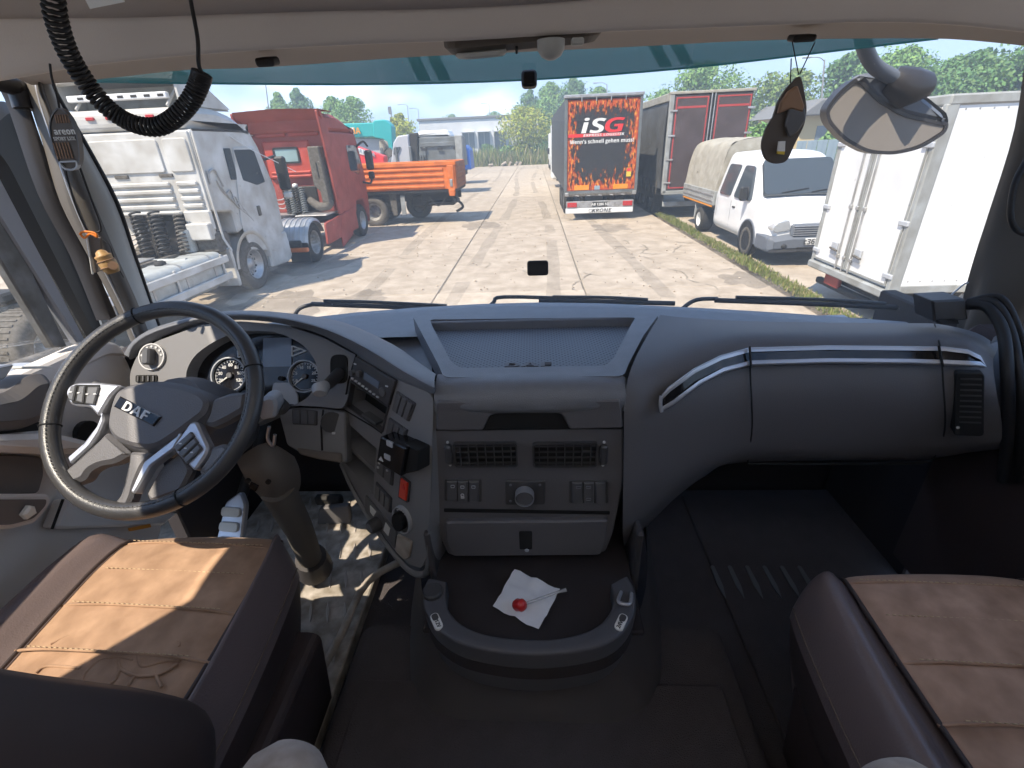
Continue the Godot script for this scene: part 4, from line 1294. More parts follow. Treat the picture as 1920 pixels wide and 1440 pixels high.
func far_vehicles():
	# teal mobile crane
	var t := thing("teal_mobile_crane", "teal crane with its boom laid flat behind the red tractor", "crane", V(-14, 0, -34))
	var Z := -34.0
	obj("boom", px(rounded([P(-12.129,4.152), P(-9.248,4.124), P(-8.959,3.786), P(-9.033,3.308), P(-12.287,3.376)], 0.12), T(V(0,0,-34), V(1,0,0), V(0,1,0)), -1.0, 0.0, 0.05), "teal_paint", t)
	obj("boom_head", px(rounded([P(-10.019,4.24), P(-9.265,4.269), P(-8.88,3.899), P(-8.999,2.45), P(-9.435,2.343), P(-9.447,3.142), P(-10.183,3.292)], 0.15), T(V(0,0,-33.9), V(1,0,0), V(0,1,0)), -0.8, 0.08, 0.05), "teal_paint", t)
	obj("winch", tb([V(-9.35,2.528,-33.7), V(-9.122,2.211,-33.7)], 0.28, 12), "chassis_dusty", t)
	obj("maker_plate", px([P(-11.892,3.903), P(-11.338,3.91), P(-11.412,3.523), P(-11.97,3.515)], T(V(0,0,-33.97), V(1,0,0), V(0,1,0)), 0, 0.03), "label_white", t)
	text("plate_letters", "HAHA", 0.34, T(V(-11.594,3.71,-33.9), V(1, 0, 0), V(0, 1, 0)), "amber", t, true, 1.0, 0.02)
	obj("carrier_body", px(rounded([P(-12.432,3.385), P(-9.576,3.211), P(-9.931,1.003), P(-12.908,1.046)], 0.1), T(V(0,0,-34.4), V(1,0,0), V(0,1,0)), -1.5, 0.0, 0.05), "silver_paint", t)
	obj("hose_bundle", tb(curve([V(-9.602,3.147,-33.6), V(-9.426,2.746,-33.6), V(-9.638,2.295,-33.6), V(-9.341,1.973,-33.6)], 5), 0.12, 6), "chassis_dusty", t)
	obj("counterweight", px(rounded([P(-9.83,3.156), P(-9.213,3.132), P(-9.18,2.459), P(-9.883,2.424)], 0.2), T(V(0,0,-33.8), V(1,0,0), V(0,1,0)), -0.6, 0.0, 0.08), "canvas", t)
	for k in 4:
		wheel(t, V(-18.5 + k * 1.7, 0.55, -33.9), 0.55, 0.4, Vector3.BACK, "rim", "rubber", 8)
	# red loader crane
	t = thing("red_loader_crane", "bright red loader crane arm slanting down behind the orange truck", "crane", V(-10, 0, -29))
	obj("arm", px(rounded([P(-9.96,2.876), P(-9.29,2.613), P(-8.271,2.255), P(-8.32,1.581), P(-10.165,1.814)], 0.1), T(V(0,0,-29), V(1,0,0), V(0,1,0)), -0.7, 0.0, 0.05), "bright_red", t)
	obj("arm_plate", px([P(-9.621,2.731), P(-8.895,2.439), P(-8.902,2.226), P(-9.675,2.442)], T(V(0,0,-28.98), V(1,0,0), V(0,1,0)), 0, 0.03), "label_white", t)
	text("plate_letters", "PALINA", 0.2, T(V(-9.265,2.48,-28.94), V(0.95, -0.28, 0), V(0.28, 0.95, 0)), "fence_blue", t, true, 1.1, 0.02)
	obj("column", tb([V(-9.249,1.834,-29), V(V(-9.249,1.834,-29).x, 0.9, -29)], 0.3, 12), "bright_red", t)
	obj("truck_bed", bx(-13.5, 0.7, -30.2, -8.4, 1.1, -28.6, 0.03), "chassis", t)
	for k in 2:
		wheel(t, V(-12.6 + k * 3.4, 0.5, -28.7), 0.5, 0.3, Vector3.BACK, "rim", "rubber", 8)
	# silver tipper
	t = thing("silver_tipper_truck", "silver cab tipper truck with ribbed grey body and white rolled sheet", "truck", V(-10, 0, -32))
	var q := V(-7.277,1.971,-31)
	obj("cab", px(rounded([P(-8.503,1.729), P(-8.192,2.911), P(-7.887,3.26), P(-7.219,3.316), P(-7.284,1.683)], 0.1), T(V(0,0,-31), V(1,0,0), V(0,1,0)), -2.3, 0.0, 0.06), "silver_paint", t)
	obj("side_window", px(rounded([P(-8.25,2.294), P(-8.194,2.659), P(-7.744,2.698), P(-7.919,2.367), P(-8.095,2.26)], 0.08), T(V(0,0,-30.98), V(1,0,0), V(0,1,0)), 0, 0.04), "glass_dark", t)
	obj("cab_back_wall", px([P(-7.204,3.372), P(-6.731,3.38), P(-6.897,1.607), P(-7.347,1.624)], T(V(0,0,-31.1), V(1,0,0), V(0,1,0)), -2.0, 0.0, 0.03), "chassis", t)
	var tb2 := obj("tipper_body", px(rounded([P(-6.617,3.127), P(-4.243,3.116), P(-4.194,1.51), P(-6.811,1.608)], 0.06), T(V(0,0,-31), V(1,0,0), V(0,1,0)), -2.4, 0.0, 0.04), "grey_steel", t)
	for k in 4:
		var u := 794.0 + k * 20.0
		obj("body_rib", bx(-9.0 + k * 0.85, 1.1, -31.02, -8.85 + k * 0.85, 2.7, -30.9, 0.03), "grey_steel", tb2)
	obj("body_rail", px([P(-6.61,2.849), P(-4.541,2.852), P(-4.561,2.631), P(-6.638,2.627)], T(V(0,0,-30.95), V(1,0,0), V(0,1,0)), -0.05, 0.05, 0.02), "grey_steel", tb2)
	for k in 3:
		obj("body_slot", px([P(-6.545,2.568), P(-6.23,2.556), P(-6.247,2.416), P(-6.562,2.428)], Transform3D(Basis.IDENTITY, V(k * 0.95, 0, -30.92)), 0, 0.03), "chassis", tb2)
	obj("rolled_sheet", px(rounded([P(-6.803,3.165), P(-6.701,3.465), P(-5.003,3.48), P(-4.788,3.113)], 0.1), T(V(0,0,-31.3), V(1,0,0), V(0,1,0)), -1.6, 0.0, 0.1), "white_paint", t)
	obj("rear_frame", px(rounded([P(-4.536,3.154), P(-4.103,3.136), P(-4.161,1.742), P(-4.54,1.756)], 0.05), T(V(0,0,-30.9), V(1,0,0), V(0,1,0)), -0.3, 0.06, 0.02), "bed_grey", t)
	for k in 4:
		obj("frame_bar", bx(-6.75 + k * 0.14, 1.0, -30.86, -6.68 + k * 0.14, 2.2, -30.8, 0.01), "chassis", t)
	for xx in [-12.5, -8.2, -6.9]:
		wheel(t, V(xx, 0.52, -31.1), 0.52, 0.35, Vector3.BACK, "rim", "rubber", 8)
	# blue truck
	t = thing("blue_truck", "blue truck beyond the tipper, its rear end with dark wheels showing", "truck", V(-7, 0, -40))
	obj("body", px(rounded([P(-6.427,0.98), P(-6.177,2.69), P(-4.998,2.645), P(-4.711,2.282), P(-4.654,0.987)], 0.08), T(V(0,0,-39), V(1,0,0), V(0,1,0)), -2.3, 0.0, 0.05), "blue_paint", t)
	for k in 3:
		obj("body_rib", px([P(-5.249,2.444), P(-5.131,2.439), P(-5.086,1.077), P(-5.206,1.081)], Transform3D(Basis.IDENTITY, V(k * 0.22, 0, -38.98)), 0, 0.06), "blue_paint", t)
	obj("frame", bx(-12, 0.6, -41, -5.2, 1.0, -39.2, 0.05), "chassis", t)
	obj("mud_flap", bx(-5.6, 0.25, -39.3, -5.2, 0.9, -39.2, 0.02), "chassis", t)
	for xx in [-6.0, -7.4]:
		wheel(t, V(xx, 0.52, -39.1), 0.52, 0.4, Vector3.BACK, "rim", "rubber", 8)
	# row of white trucks behind the flame trailer
	var spots := [[2.0, -38.0, 3.3], [2.1, -47.0, 3.5], [2.0, -54.0, 3.2]]
	var what := ["nearest white cab just behind the flame trailer's left edge", "middle white cab in the row behind the flame trailer", "farthest white cab of the row, beside the tall weeds"]
	for k in 3:
		var s = spots[k]
		t = thing("white_parked_truck", what[k], "truck", V(s[0] + 1.1, 0, s[1]), "white trucks parked behind the flame trailer")
		var x0: float = s[0] - 0.35
		var z0: float = s[1]
		obj("cab", px(rounded([P(-z0 - 0.05, 0.5), P(-z0 - 0.1, 1.3), P(-z0 + 0.25, s[2] - 0.2), P(-z0 + 0.5, s[2]), P(-z0 + 2.0, s[2]), P(-z0 + 2.0, 0.5)], 0.1), T(V(x0, 0, 0), V(0, 0, -1), V(0, 1, 0)), 0.0, 2.3, 0.05), "white_paint", t)
		obj("load_box", bx(x0 + 0.02, 0.9, z0 - 2.2, x0 + 2.3, s[2] + 0.2, z0 - 6.2, 0.03), "white_paint", t)
		obj("windscreen", px(rrect(P(x0 + 1.15, 1.75), 1.9, 0.7, 0.1), T(V(0, 0, z0 + 0.02), V(1, 0, 0), V(0, 1, 0)), -0.2, 0.02), "glass_dark", t)
		obj("side_window", px(rrect(P(z0 - 0.9, 1.75), 0.8, 0.6, 0.1), T(V(x0, 0, 0), V(0, 0, 1), V(0, 1, 0)), -0.01, 0.02), "glass_dark", t)
		obj("grille", bx(x0 + 0.4, 0.7, z0 - 0.1, x0 + 1.9, 1.15, z0 + 0.1, 0.03), "chassis", t)
		obj("side_mirror", bx(x0 - 0.22, 1.5, z0 - 0.2, x0 - 0.02, 2.05, z0 - 0.05, 0.04), "black_plastic", t)
		wheel(t, V(x0 + 0.15, 0.48, z0 - 0.9), 0.48, 0.28, Vector3.LEFT, "rim", "rubber", 6)
		wheel(t, V(x0 + 0.15, 0.48, z0 - 4.6), 0.48, 0.28, Vector3.LEFT, "rim", "rubber", 6)

func left_chassis():
	# bare chassis of a truck standing close on the left, seen through the door window
	var t := thing("bare_truck_chassis", "dark bare truck chassis with pipes and axles outside the driver's window", "truck", V(-4.0, 0, 0))
	t.position = V(-4.0, 0, -0.4)
	off[t] = V(-4.0, 0, -3.0)
	for sx in [-4.35, -3.55]:
		obj("chassis_rail", bx(sx - 0.05, 0.78, -6.2, sx + 0.05, 1.06, 1.5, 0.01), "chassis", t)
	for z0 in [-5.6, -4.4, -3.2, -2.0, -0.6]:
		obj("cross_member", bx(-4.35, 0.82, z0 - 0.06, -3.55, 1.0, z0 + 0.06, 0.01), "chassis_dusty", t)
	obj("gearbox", bx(-4.2, 0.7, -4.2, -3.7, 1.2, -3.3, 0.12), "chassis", t)
	obj("air_tank", tb([V(-3.25, 0.7, -5.5), V(-3.25, 0.7, -4.2)], 0.17, 16), "tank", t)
	obj("air_tank", tb([V(-3.2, 0.7, -3.9), V(-3.2, 0.7, -2.8)], 0.17, 16), "alloy", t)
	obj("fifth_wheel", px(rounded([P(-4.45, -4.9), P(-3.45, -4.9), P(-3.35, -5.5), P(-3.7, -5.9), P(-4.2, -5.9), P(-4.55, -5.5)], 0.1), T(V(0, 1.1, 0), V(1, 0, 0), V(0, 0, 1)), -0.1, 0.0, 0.02), "alloy", t)
	obj("bonnet_panel", px(rounded([P(-5.4, -6.6), P(-4.3, -6.4), P(-4.5, -7.6), P(-5.4, -7.9)], 0.1), T(V(0, 1.25, 0), V(1, 0.1, 0), V(0, 0.15, 1)), -0.05, 0.0, 0.02), "bed_grey", t)
	for k in 7:
		obj("pipe", tb(curve([V(-4.6 + k * 0.2, 1.0 + 0.06 * (k % 3), -6.3), V(-4.5 + k * 0.18, 1.2 + 0.05 * (k % 2), -5.2), V(-4.6 + k * 0.2, 1.05, -4.2), V(-4.3 + k * 0.12, 1.12, -2.5)], 6), 0.025 + 0.012 * (k % 3), 7), ["alloy", "chassis", "chassis_dusty"][k % 3], t)
	for z0 in [-5.6, -2.1]:
		wheel(t, V(-3.05, 0.5, z0), 0.5, 0.3, Vector3.RIGHT, "rim", "rubber", 10)
		wheel(t, V(-4.9, 0.5, z0), 0.5, 0.3, Vector3.LEFT, "rim", "rubber", 10)
	var mg := []
	for k in 11:
		var a := PI * (0.05 + 0.9 * k / 10.0)
		mg.append([V(-3.4, 0.5 + 0.62 * sin(a), -5.6 + 0.62 * cos(a)), V(-2.88, 0.5 + 0.62 * sin(a), -5.6 + 0.62 * cos(a))])
	obj("mudguard", lf(mg, 1, 2), "black_plastic", t)
	obj("tail_lamp", bx(-3.5, 0.75, -6.3, -3.1, 0.9, -6.22, 0.02), "lamp_red", t)
	obj("silencer", bx(-5.2, 0.5, -4.6, -4.6, 1.05, -3.6, 0.12), "alloy", t)

# ---------------------------------------------------------------- trees and far buildings
func tree(called: String, label: String, x: float, z: float, h: float, w: float, tint: Color, sd: int, slim := false, group := "trees beyond the yard"):
	var t := thing(called, label, "tree" if h > 4.5 else "bush", V(x, 0, z), group)
	var rng := RandomNumberGenerator.new()
	rng.seed = sd
	var trunk := S()
	var r0 := 0.03 * h
	tube(trunk, curve([V(x, 0, z), V(x + rng.randfn(0, 0.1), h * 0.3, z), V(x + rng.randfn(0, 0.25), h * 0.62, z), V(x, h * 0.9, z)], 3), [r0, r0 * 0.9, r0 * 0.8, r0 * 0.75, r0 * 0.65, r0 * 0.5, r0 * 0.42, r0 * 0.35, r0 * 0.2, 0.01], 7)
	var lobes := []
	var nl := 13 if not slim else 15
	for k in nl:
		var f := float(k) / (nl - 1)
		var y := h * (lerpf(0.22, 0.93, f))
		var env := sin(PI * clampf(0.12 + 0.80 * f, 0, 1)) if not slim else sin(PI * (0.25 + 0.68 * f))
		var rad := w * 0.5 * env
		var a := rng.randf() * TAU
		var d := rad * (rng.randf_range(0.25, 0.7) if not slim else rng.randf_range(0.05, 0.45))
		var c := V(x + cos(a) * d, y, z + sin(a) * d)
		lobes.append([c, maxf(0.4, rad * rng.randf_range(0.55, 0.85))])
		if k % 2 == 0 and h > 4.5:
			tube(trunk, [V(x, y * 0.75, z), V(lerpf(x, c.x, 0.6), y * 0.92, lerpf(z, c.z, 0.6)), c], [r0 * 0.35, r0 * 0.22, 0.01], 5)
	obj("trunk", trunk, "bark", t)
	var st := S()
	st.set_smooth_group(-1)
	var n := int(clampf(w * h * 150.0, 2500, 11000))
	for k in n:
		var l = lobes[rng.randi() % lobes.size()]
		var d := Vector3(rng.randfn(), rng.randfn(), rng.randfn()).normalized()
		var rr: float = l[1] * pow(rng.randf(), 0.42) * (1.15 if rng.randf() < 0.12 else 1.0)
		var c: Vector3 = l[0] + d * rr * V(1, 0.8, 1)
		var s := rng.randf_range(0.09, 0.20) * (0.8 + h * 0.035)
		var nrm := (d + Vector3(rng.randfn(), rng.randfn() + 0.5, rng.randfn()) * 0.7).normalized()
		var u := nrm.cross(Vector3(rng.randfn(), rng.randfn(), rng.randfn())).normalized() * s
		var v := nrm.cross(u.normalized()) * s * 0.6
		var g := rng.randf_range(0.75, 1.25)
		st.set_color(Color(tint.r * g * rng.randf_range(0.85, 1.2), tint.g * g, tint.b * g))
		tri(st, c - u, c + v, c + u)
		tri(st, c - u, c + u, c - v)
	obj("crown", st, "leaf", t)

func build_trees():
	var G := Color(0.17, 0.31, 0.075)
	var D := Color(0.115, 0.235, 0.07)
	var Y := Color(0.33, 0.37, 0.04)
	# [u-derived x, z, height, width, tint, slim, label]
	var list := [
		[V(-35,6.157,-75).x, -75, V(-33.859,10.53,-75).y, 5.2, G, true, "narrow light green tree, leftmost above the red tractor's roof"],
		[V(-33.389,6.178,-78).x, -78, V(-32.173,11.233,-78).y, 6.2, D, true, "taller narrow tree directly above the red tractor's roof"],
		[V(-26.814,5.742,-72).x, -72, V(-26.289,9.232,-72).y, 6.4, G, false, "round tree just right of the red tractor's roof"],
		[V(-23.457,5.55,-70).x, -70, V(-22.807,8.932,-70).y, 7.0, G, false, "rounded tree above the teal crane's boom"],
		[V(-0.656,5.265,-92).x, -92, V(0.172,10.855,-92).y, 7.0, D, true, "slim tree at the left end of the poplars behind the flame trailer"],
		[V(2.648,5.017,-88).x, -88, V(3.087,11.364,-88).y, 8.0, G, true, "tall poplar just left of the flame trailer's top corner"],
		[V(6.367,4.81,-86).x, -86, V(6.243,11.437,-86).y, 8.5, D, true, "tallest poplar above the flame trailer's roof edge"],
		[V(10.06,4.605,-84).x, -84, V(9.676,10.003,-84).y, 8.0, G, true, "poplar above the right half of the flame trailer's roof"],
		[V(15.306,3.878,-66).x, -66, V(14.924,7.732,-66).y, 6.0, G, false, "low round tree in the gap between the two trailers"],
		[V(18.061,3.595,-60).x, -60, V(17.292,9.33,-60).y, 10.5, G, false, "broad tree rising over the dark trailer's roof"],
		[V(27.081,3.52,-70).x, -70, V(26.408,7.313,-70).y, 4.5, D, false, "small tree at the right end of the dark trailer's roof"],
		[V(23.175,3.16,-52).x, -52, V(22.231,7.713,-52).y, 7.5, Color(0.18, 0.27, 0.07), false, "bright green tree behind the hanging sandal freshener"],
		[V(27.84,2.916,-50).x, -50, V(26.85,8.344,-50).y, 8.5, D, false, "tree left of the outside mirror's arm"],
		[V(30.316,2.759,-48).x, -48, V(28.405,8.428,-48).y, 8.5, G, false, "tree right behind the outside mirror"],
		[V(32.685,2.606,-46).x, -46, V(31.081,7.324,-46).y, 7.5, D, false, "tree just right of the outside mirror"],
		[V(33.703,2.508,-44).x, -44, V(31.658,7.56,-44).y, 7.0, D, false, "dense tree above the white box truck's roof"],
		[V(33.579,2.398,-40).x, -40, V(31.536,7.456,-40).y, 7.5, D, false, "large tree at the right edge above the white box truck"],
		[V(34.504,2.304,-38).x, -38, 10.5, 7.5, D, false, "tree at the far right beyond the pillar"],
	]
	for k in list.size():
		var l = list[k]
		tree("broadleaf_tree" if not l[5] else "poplar_tree", l[6], l[0], l[1], l[2], l[3], l[4], 100 + k, l[5])
	var bushes := [
		[V(-16.283,4.277,-66).x, -66, V(-16.082,6.563,-66).y, 5.2, Y, "yellow green bush left of the white building"],
		[V(-1.099,3.497,-76).x, -76, V(-1.008,6.958,-76).y, 8.6, Y, "big yellow green bush hiding the white building's right end"],
		[V(-3.413,1.227,-75).x, -75, 2.2, 3.0, G, "low green shrub under the white building's windows"],
		[V(-6.938,1.301,-78).x, -78, 2.6, 3.0, D, "dark shrub in the weeds below the white building's windows"],
		[V(1.322,1.066,-74).x, -74, 2.8, 2.6, D, "grey green shrub beside the farthest white cab"],
		[V(23.67,2.51,-30).x, -30, 3.2, 5.0, Color(0.13, 0.15, 0.05), "pale hedge bush over the box truck's roof at right"],
		[V(21.996,2.634,-32).x, -32, 3.0, 5.0, Color(0.12, 0.14, 0.05), "pale hedge bush under the mirror at right"],
		[V(12.535,2.572,-30).x, -30, 3.0, 3.0, G, "bush at the dark trailer's right rear corner"],
		[V(18.333,2.053,-34).x, -34, 2.6, 2.8, G, "small bush in front of the yellow house"],
		[V(-20.417,9.489,-140).x, -140, V(-20.36,10.085,-140).y, 9.0, G, "far tree showing above the middle of the white building's roof"],
		[V(-10.817,9.786,-150).x, -150, V(-10.759,10.803,-150).y, 9.0, G, "far tree showing above the right end of the white building's roof"],
	]
	for k in bushes.size():
		var l = bushes[k]
		tree("bush", l[5], l[0], l[1], l[2], l[3], l[4], 300 + k, false, "bushes round the yard")
	# white building with three deep windows
	var b := thing("white_building", "long white single storey building with three deep dark windows", "building", V(V(-10.984,2.099,-84).x, 0, -90))
	var bl := V(-17.704,6.449,-84)
	var br := V(0.896,5.911,-84)
	obj("wall", bx(bl.x, 0, -84, br.x, bl.y - 0.2, -98, 0.05), "plaster", b)
	obj("roof_edge", bx(bl.x - 0.3, bl.y - 0.2, -83.8, br.x + 0.3, bl.y + 0.15, -98, 0.05), "roof_grey", b)
	for k in 3:
		var w0: Vector3 = [V(-10.949,4.494,-84), V(-8.519,4.472,-84), V(-6.014,4.446,-84)][k]
		var wn := obj("window", bx(w0.x, 0.6, -84.02, w0.x + 1.75, w0.y - 0.1, -83.95, 0.02), "pane_far", b)
		obj("window_fin", bx(w0.x - 0.12, 0.6, -84.0, w0.x, w0.y, -82.9, 0.03), "plaster", wn)
		obj("window_head", bx(w0.x - 0.12, w0.y - 0.1, -84.0, w0.x + 1.85, w0.y + 0.06, -82.9, 0.03), "plaster", wn)
		obj("glazing_bar", bx(w0.x + 0.84, 0.6, -83.96, w0.x + 0.9, w0.y - 0.1, -83.93, 0.01), "plaster", wn)
		obj("glazing_bar", bx(w0.x, 1.9, -83.96, w0.x + 1.75, 1.97, -83.93, 0.01), "plaster", wn)
	# house with yellow wall, shed roof and metal fence on the right
	var h := thing("yellow_house", "yellow walled house with grey hipped roof behind the sandal freshener", "house", V(V(21.852,2.748,-42).x, 0, -44))
	var hl := V(20.307,2.631,-42)
	var hr := V(24.222,2.654,-42)
	obj("wall", bx(hl.x, 0, -42, hr.x + 3, V(21.243,3.656,-42).y, -50, 0.05), "plaster_yellow", h)
	var ry := V(21.184,3.903,-42).y
	var rt := V(21,4.668,-42).y
	obj("roof", px([P(hl.x - 0.6, ry - 0.3), P(hr.x + 3.6, ry - 0.3), P(hr.x + 1.5, rt), P(hl.x + 0.8, rt)], T(V(0, 0, -51), V(1, 0, 0), V(0, 1, 0)), 0, 9.8, 0.1), "roof_grey", h)
	obj("window", bx(hl.x + 1.2, 1.6, -42.02, hl.x + 2.1, 2.9, -41.95, 0.02), "pane_far", h)
	var f := thing("metal_fence", "blue grey corrugated metal fence behind the crew van", "fence", V(V(15.138,1.46,-28).x, 0, -28))
	var fx := V(13.517,1.522,-28).x
	var fy := V(14.965,2.154,-28).y
	for k in 34:
		obj("fence_sheet", bx(fx + k * 0.26, 0, -28 - 0.05 * (k % 2), fx + k * 0.26 + 0.258, fy, -27.98 - 0.05 * (k % 2), 0.008), "fence_blue", f)
	# light masts and a lamp
	var masts := [[V(-22.196,4.964,-95), V(-21.701,9.213,-95), "thin light mast left of centre above the yellow bush"], [V(-22.317,5.125,-105), V(-22.003,9.205,-105), "thin light mast above the left end of the white building"], [V(-8.88,4.671,-110), V(-8.68,9.76,-110), "thin light mast above the right half of the white building"], [V(9.447,3.319,-70), V(9.246,8.718,-70), "curved street lamp behind the flame trailer"], [V(23.721,2.363,-45), V(22.51,7.434,-45), "pole between the sandal freshener and the mirror"], [V(-30.175,4.734,-60), V(-28.942,9.814,-60), "thin mast above the red tractor's left roof corner"]]
	for k in masts.size():
		var a: Vector3 = masts[k][0]
		var c: Vector3 = masts[k][1]
		var m := thing("light_mast", masts[k][2], "lamp post", V(a.x, 0, a.z), "light masts beyond the yard")
		obj("pole", tb([V(a.x, 0, a.z), V(c.x, c.y, c.z)], [0.11, 0.05], 8), "pole", m)
		obj("lamp_arm", tb(curve([V(c.x, c.y - 0.1, c.z), V(c.x - 0.4, c.y + 0.15, c.z), V(c.x - 1.1, c.y + 0.2, c.z)], 4), 0.035, 6), "pole", m)
		obj("lamp_head", bx(c.x - 1.7, c.y + 0.14, c.z - 0.12, c.x - 1.05, c.y + 0.24, c.z + 0.12, 0.03), "pole", m)
	var sg := thing("roadside_sign", "small dark sign board on a post above the yellow bush", "sign", V(V(-24.109,4.962,-90).x, 0, -90))
	var s0 := V(-23.858,8.849,-90)
	var s1 := V(-23.313,7.753,-90)
	obj("post", tb([V(s0.x + 0.4, 0, -90), V(s0.x + 0.4, s1.y, -90)], 0.12, 8), "pole", sg)
	obj("board", bx(s0.x, s1.y, -90.1, s1.x, s0.y, -89.9, 0.03), "roof_grey", sg)

# ---------------------------------------------------------------- the cab we sit in
func build_cab():
	var W := 1.14
	# floor, tunnel, shell
	var c := thing("truck_cab", "cab shell of our own truck with brown roof lining, pillars and windscreen around us", "truck cab", V(0, 1.3, 0))
	obj("floor", bx(-W, 1.27, -1.55, W, 1.33, 1.2, 0.005), "carpet", c)
	obj("roof", bx(-W - 0.04, 3.30, -1.2, W + 0.04, 3.36, -0.1, 0.02), "lining_light", c)
	obj("roof", bx(-W - 0.04, 3.30, 1.1, W + 0.04, 3.36, 1.26, 0.02), "lining_light", c)
	obj("roof", bx(-W - 0.04, 3.30, -0.1, -0.85, 3.36, 1.1, 0.005), "lining_light", c)
	obj("roof", bx(0.85, 3.30, -0.1, W + 0.04, 3.36, 1.1, 0.005), "lining_light", c)
	obj("added_fill_hatch", bx(-0.85, 3.34, -0.1, 0.85, 3.344, 1.1, 0.001), "fill_hatch_opal", c)  # unseen opal panel added to let more sky light into the cab
	obj("cab_front", bx(-W - 0.05, 0.5, -1.80, W + 0.05, 1.98, -1.68, 0.06), "cab_paint", c)
	obj("front_bumper", bx(-W - 0.08, 0.3, -1.95, W + 0.08, 0.75, -1.7, 0.08), "cab_paint", c)
	obj("rear_wall", bx(-W - 0.04, 1.27, 1.2, W + 0.04, 3.3, 1.26, 0.01), "lining_light", c)
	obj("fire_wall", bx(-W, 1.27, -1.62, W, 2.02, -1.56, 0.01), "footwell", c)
	obj("front_wall", px([P(-W, 2.86), P(W, 2.86), P(W, 3.3), P(-W, 3.3)], T(V(0, 0, -1.22), V(1, 0, 0), V(0, 1, 0)), -0.04, 0.0), "headliner_dark", c)
	# side walls round the door windows
	for s in [-1.0, 1.0]:
		var x0: float = W * s
		var x1: float = (W + 0.05) * s
		obj("side_wall", bx(x0, 3.03, -1.25, x1, 3.3, 1.2, 0.005), "headliner_dark", c)
		obj("side_wall", bx(x0, 1.27, 0.12, x1, 3.03, 1.2, 0.005), "lining_light", c)
		obj("rear_door_post", bx(x0 - 0.04 * s, 1.35, -0.05, x1, 3.03, 0.13, 0.02), "pillar_brown", c)
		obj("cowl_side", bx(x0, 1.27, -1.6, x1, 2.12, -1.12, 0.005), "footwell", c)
	# A pillars
	var lp := []
	for r in [[50, 66, 72, 100, 160, -1.19], [113, 132, 165, 218, 380, -1.22], [215, 222, 243, 282, 570, -1.26], [238, 246, 262, 300, 625, -1.27]]:
		pass
	var pl := [
		[V(-1.13,2.78,-1.217), V(-1.09,2.776,-1.195), V(-1.06,2.772,-1.17), V(-1.045,2.773,-1.19)],
		[V(-1.13,2.743,-1.203), V(-1.09,2.739,-1.178), V(-1.06,2.736,-1.156), V(-1.052,2.739,-1.19)],
		[V(-1.13,2.642,-1.189), V(-1.09,2.64,-1.165), V(-1.06,2.639,-1.154), V(-1.043,2.638,-1.205)],
		[V(-1.13,2.516,-1.169), V(-1.09,2.517,-1.153), V(-1.06,2.514,-1.164), V(-1.035,2.508,-1.22)],
		[V(-1.13,2.388,-1.181), V(-1.09,2.392,-1.156), V(-1.06,2.389,-1.165), V(-1.059,2.374,-1.24)],
		[V(-1.13,2.258,-1.195), V(-1.09,2.266,-1.166), V(-1.06,2.265,-1.167), V(-1.083,2.237,-1.26)],
		[V(-1.13,2.15,-1.198), V(-1.09,2.161,-1.167), V(-1.06,2.163,-1.16), V(-1.098,2.12,-1.27)]]
	var dark := []
	var grey := []
	var edge := []
	for r in pl:
		dark.append([r[0] + V(0, 0, -0.02), r[0], r[1] + V(0.012, 0, 0.004), r[2] + V(0.012, 0, 0.006), r[2] + V(0, 0, -0.03)])
		grey.append([r[2] + V(0.004, 0, -0.006), r[2].lerp(r[3], 0.5) + V(0.012, 0, 0.0), r[3]])
		edge.append(r[3])
	var pill := obj("pillar_cover", lf(dark, 3, 4), "pillar_brown", c)
	obj("pillar_side", lf(grey, 3, 4), "pillar_grey", pill)
	obj("glass_seal", tb(curve(edge, 4), 0.006, 6), "seal", pill)
	var seam := []
	for r in pl:
		seam.append(r[1] + V(0.014, 0, 0.006))
	obj("pillar_seam", tb(curve(seam, 4), 0.003, 5), "silver_trim", pill)
	var pr := [
		[V(0.977,2.753,-1.17), V(1.10, 2.86, -1.08), V(1.14, 2.86, -1.02)],
		[V(1.037,2.587,-1.19), V(1.1,2.586,-1.227), V(1.14,2.584,-1.216)],
		[V(1.069,2.412,-1.21), V(1.1,2.413,-1.196), V(1.14,2.413,-1.182)],
		[V(1.085,2.299,-1.22), V(1.1,2.307,-1.18), V(1.14,2.309,-1.165)],
		[V(1.115,2.184,-1.24), V(1.1,2.21,-1.159), V(1.14,2.213,-1.146)],
		[V(1.142,2.076,-1.25), V(1.1,2.12,-1.142), V(1.14,2.126,-1.125)]]
	var rp := []
	for r in pr:
		r[1] = V(minf(1.11, r[0].x + 0.05), r[0].y, r[0].z + 0.05)
		r[2] = V(1.15, r[0].y, r[0].z + 0.12)
		rp.append([r[0] + V(0, 0, -0.02), r[0] + V(0.0, 0, 0.01), r[1] + V(-0.012, 0, 0.0), r[2], r[2] + V(0, 0, -0.06)])
	pill = obj("pillar_cover", lf(rp, 3, 4), "pillar_brown", c)
	obj("grab_handle", tb(curve([V(1.05,2.526,-1.167), V(1.03,2.481,-1.15), V(1.03,2.423,-1.132), V(1.05,2.39,-1.126), V(1.08,2.378,-1.123)], 5), 0.006, 8), "seal", pill)
	# header over the windscreen: glass edge, recess, lip, face
	var u3 := [V(-1.071,2.752,-1.16), V(-1.027,2.755,-1.18), V(-0.905,2.767,-1.22), V(-0.777,2.777,-1.25), V(-0.602,2.777,-1.27), V(-0.28,2.784,-1.29), V(-0.029,2.784,-1.3), V(0.253,2.781,-1.29), V(0.463,2.778,-1.27), V(0.666,2.768,-1.24), V(0.836,2.753,-1.2), V(0.958,2.73,-1.16)]
